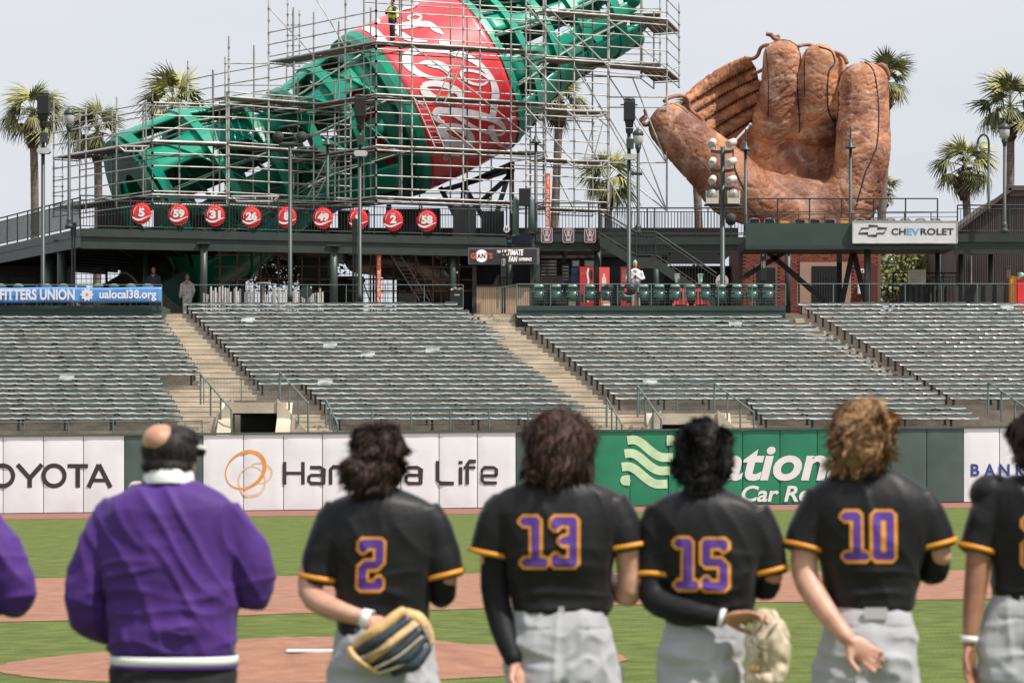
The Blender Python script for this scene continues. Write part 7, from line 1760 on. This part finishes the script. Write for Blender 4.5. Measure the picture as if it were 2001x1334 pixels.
for pts in ([(1466, 1236, 2, D-.035), (1480, 1214, 2.6, D-.055), (1488, 1198, 2, D-.045)], [(1484, 1246, 2, D-.05), (1497, 1226, 2.6, D-.055), (1510, 1212, 2, D-.04)], [(1458, 1242, 2, D-.02), (1472, 1256, 2.6, D-.045), (1490, 1262, 2, D-.06)], [(1472, 1262, 2, D-.04), (1484, 1285, 2.5, D-.055), (1492, 1300, 2, D-.05)]):
    q = MB(); ptube(q, pts, n=7); q.build('lace', M_groove, g15, True)
q = MB(); q.ell(W(1466, 1298, D-.03), (10/KP, .01, 9/KP), 12, 8); q.build('button', M_tanl, g15, True)
# ------------------------------------------------------------------ small people in the stand and on the scaffold
def small(label, x, yf, Y, hgt, shirt, trou, skin, opts):
    t = thing('person', label, 'person', P(x, yf, Y)); b = P(x, yf, Y); k = hgt/1.75; f_ = opts.get('face', 1); sx = opts.get('turn', 0)
    q_ = lambda a, c, d: b+V((a*cos(sx)-c*f_*sin(sx), a*sin(sx)+c*f_*cos(sx), d))*k
    def T(q, pts, n=12): q.tube([q_(*p[:3]) for p in pts], [p[3]*k for p in pts], n)
    arms = opts['arms']
    q = MB(); q.ell(q_(0, 0, 1.63), (.078*k, .095*k, .12*k), 14, 10); T(q, [(0, 0, 1.4, .07), (0, 0, 1.56, .052)]); q.ell(q_(0, -.1, 1.61), (.014, .02, .025), 8, 6)
    T(q, [(0, 0, .95, .13), (0, 0, 1.2, .13), (0, 0, 1.42, .14), (0, 0, 1.47, .06)])
    for s_ in (-1, 1): T(q, [(s_*.09, 0, .95, .085), (s_*.1, -.01, .5, .06), (s_*.11, 0, .08, .045)])
    for a in arms: T(q, [(p[0], p[1], p[2], r) for p, r in zip(a, (.05, .042, .035, .03))]); q.ell(q_(*a[-1]), (.04*k, .035*k, .05*k), 8, 6)
    from_mesh('body', fuse(q, .016, 1, 'body', skin), t)
    q = MB(); q.loft([sring(q_(0, 0, z).x, q_(0, 0, z).y, q_(0, 0, z).z, rx*k, ry*k, 18) for z, rx, ry in ((opts.get('hem', .92), .17, .12), (1.05, .175, .13), (1.25, .2, .135), (1.38, .215, .125), (1.45, .14, .09), (1.49, .07, .07))])
    for a in arms: T(q, [(p[0], p[1], p[2], r) for p, r in zip(a[:-1] + [V(a[-2]).lerp(V(a[-1]), .8)], (.075, .068, .06, .05))])
    from_mesh('top', fuse(q, .016, 1, 'top', shirt, folds(.012, .7, x)), t)
    q = MB(); q.loft([sring(q_(0, 0, z).x, q_(0, 0, z).y, q_(0, 0, z).z, rx*k, ry*k, 18) for z, rx, ry in ((.8, .175, .13), (.95, .17, .125), (1.02, .155, .11))])
    for s_ in (-1, 1): T(q, [(s_*.09, 0, .9, .1), (s_*.1, -.01, .5, .08), (s_*.11, 0, .07, .07)])
    from_mesh('trousers', fuse(q, .016, 1, 'trousers', trou, folds(.01, .7, x+3)), t)
    for s_ in (-1, 1): q = MB(); q.ell(q_(s_*.11, -.06, .05), (.05*k, .13*k, .05*k), 10, 6); q.build('shoe', M_shoe, t, True)
    return t, q_, k
t, q_, k = small('worker in a yellow vest and dark hood standing high on the scaffold', 767, 83, 137, 1.78, mat('dark_hoodie', (.03, .028, .035), .8), mat('navy_trousers', (.02, .028, .055), .8), M_skin3, dict(turn=-1.2, arms=[[(-.18, 0, 1.4), (-.24, 0, 1.15), (-.15, -.22, 1.2), (-.05, -.28, 1.28)], [(.18, 0, 1.4), (.24, 0, 1.15), (.15, -.22, 1.2), (.05, -.28, 1.28)]]))
q = MB(); q.loft([sring(q_(0, 0, z).x, q_(0, 0, z).y, q_(0, 0, z).z, rx*k, ry*k, 18) for z, rx, ry in ((.98, .19, .15), (1.2, .212, .155), (1.36, .2, .145), (1.44, .13, .1))], cap=False); q.build('safety_vest', mat('hi_vis_yellow', (.62, .72, .04), .6), t, True)
q = MB(); q.ell(q_(0, .02, 1.68), (.088, .1, .085), 12, 8); q.build('hair', H_dk, t, True)
t, q_, k = small('person in a white sweatshirt and pale green beanie behind the green chairs', 1241, 604, 128.2, 1.85, mat('white_sweatshirt', (.78, .78, .8), .8), mat('sage_trousers', (.3, .33, .27), .8), M_skin3, dict(hem=.85, arms=[[(-.2, 0, 1.38), (-.3, 0, 1.12), (-.2, -.2, 1.08), (-.06, -.26, 1.14)], [(.2, 0, 1.38), (.3, 0, 1.12), (.2, -.2, 1.1), (.08, -.26, 1.16)]]))
q = MB(); q.ell(q_(0, .01, 1.7), (.09, .105, .085), 14, 10); q.ell(q_(0, 0, 1.79), (.04, .04, .035), 10, 6); from_mesh('beanie', fuse(q, .012, 1, 'beanie', mat('pale_green_knit', (.38, .5, .33), .9)), t)
q = MB(); q.box(q_(-.04, -.28, 1.1).x, q_(.04, -.28, 1.1).x, q_(0, -.29, 0).y, q_(0, -.28, 0).y, q_(0, 0, 1.1).z, q_(0, 0, 1.22).z); q.build('phone', M_dark, t)
q = MB(); q.box(q_(-.02, 0, 0).x, q_(.09, 0, 0).x, q_(0, -.16, 0).y, q_(0, -.15, 0).y, q_(0, 0, .86).z, q_(0, 0, 1.02).z); q.build('badge', mat('light_blue_cloth', (.2, .4, .65), .6), t)
M_spl = mat('paint_splashed_overall', (.46, .43, .42), .85, (.25, .22, .2), 9, lo=.25, hi=.5)
small('worker in splashed pale overalls walking under the deck by the left aisle', 366, 625, 133.5, 1.86, M_spl, M_spl, M_skin2, dict(face=-1, turn=.5, hem=.85, arms=[[(-.2, 0, 1.38), (-.25, .02, 1.12), (-.24, -.1, .95), (-.22, -.15, .85)], [(.2, 0, 1.38), (.25, .02, 1.12), (.24, -.1, .95), (.22, -.15, .85)]]))
small('dim figure in dark navy standing in the shade under the deck behind the banner', 300, 605, 133, 1.72, mat('navy_trousers', (.02, .028, .055)), M_char, M_skin2, dict(arms=[[(-.2, 0, 1.38), (-.25, .02, 1.12), (-.24, -.1, .95), (-.22, -.15, .85)], [(.2, 0, 1.38), (.25, .02, 1.12), (.24, -.1, .95), (.22, -.15, .85)]]))
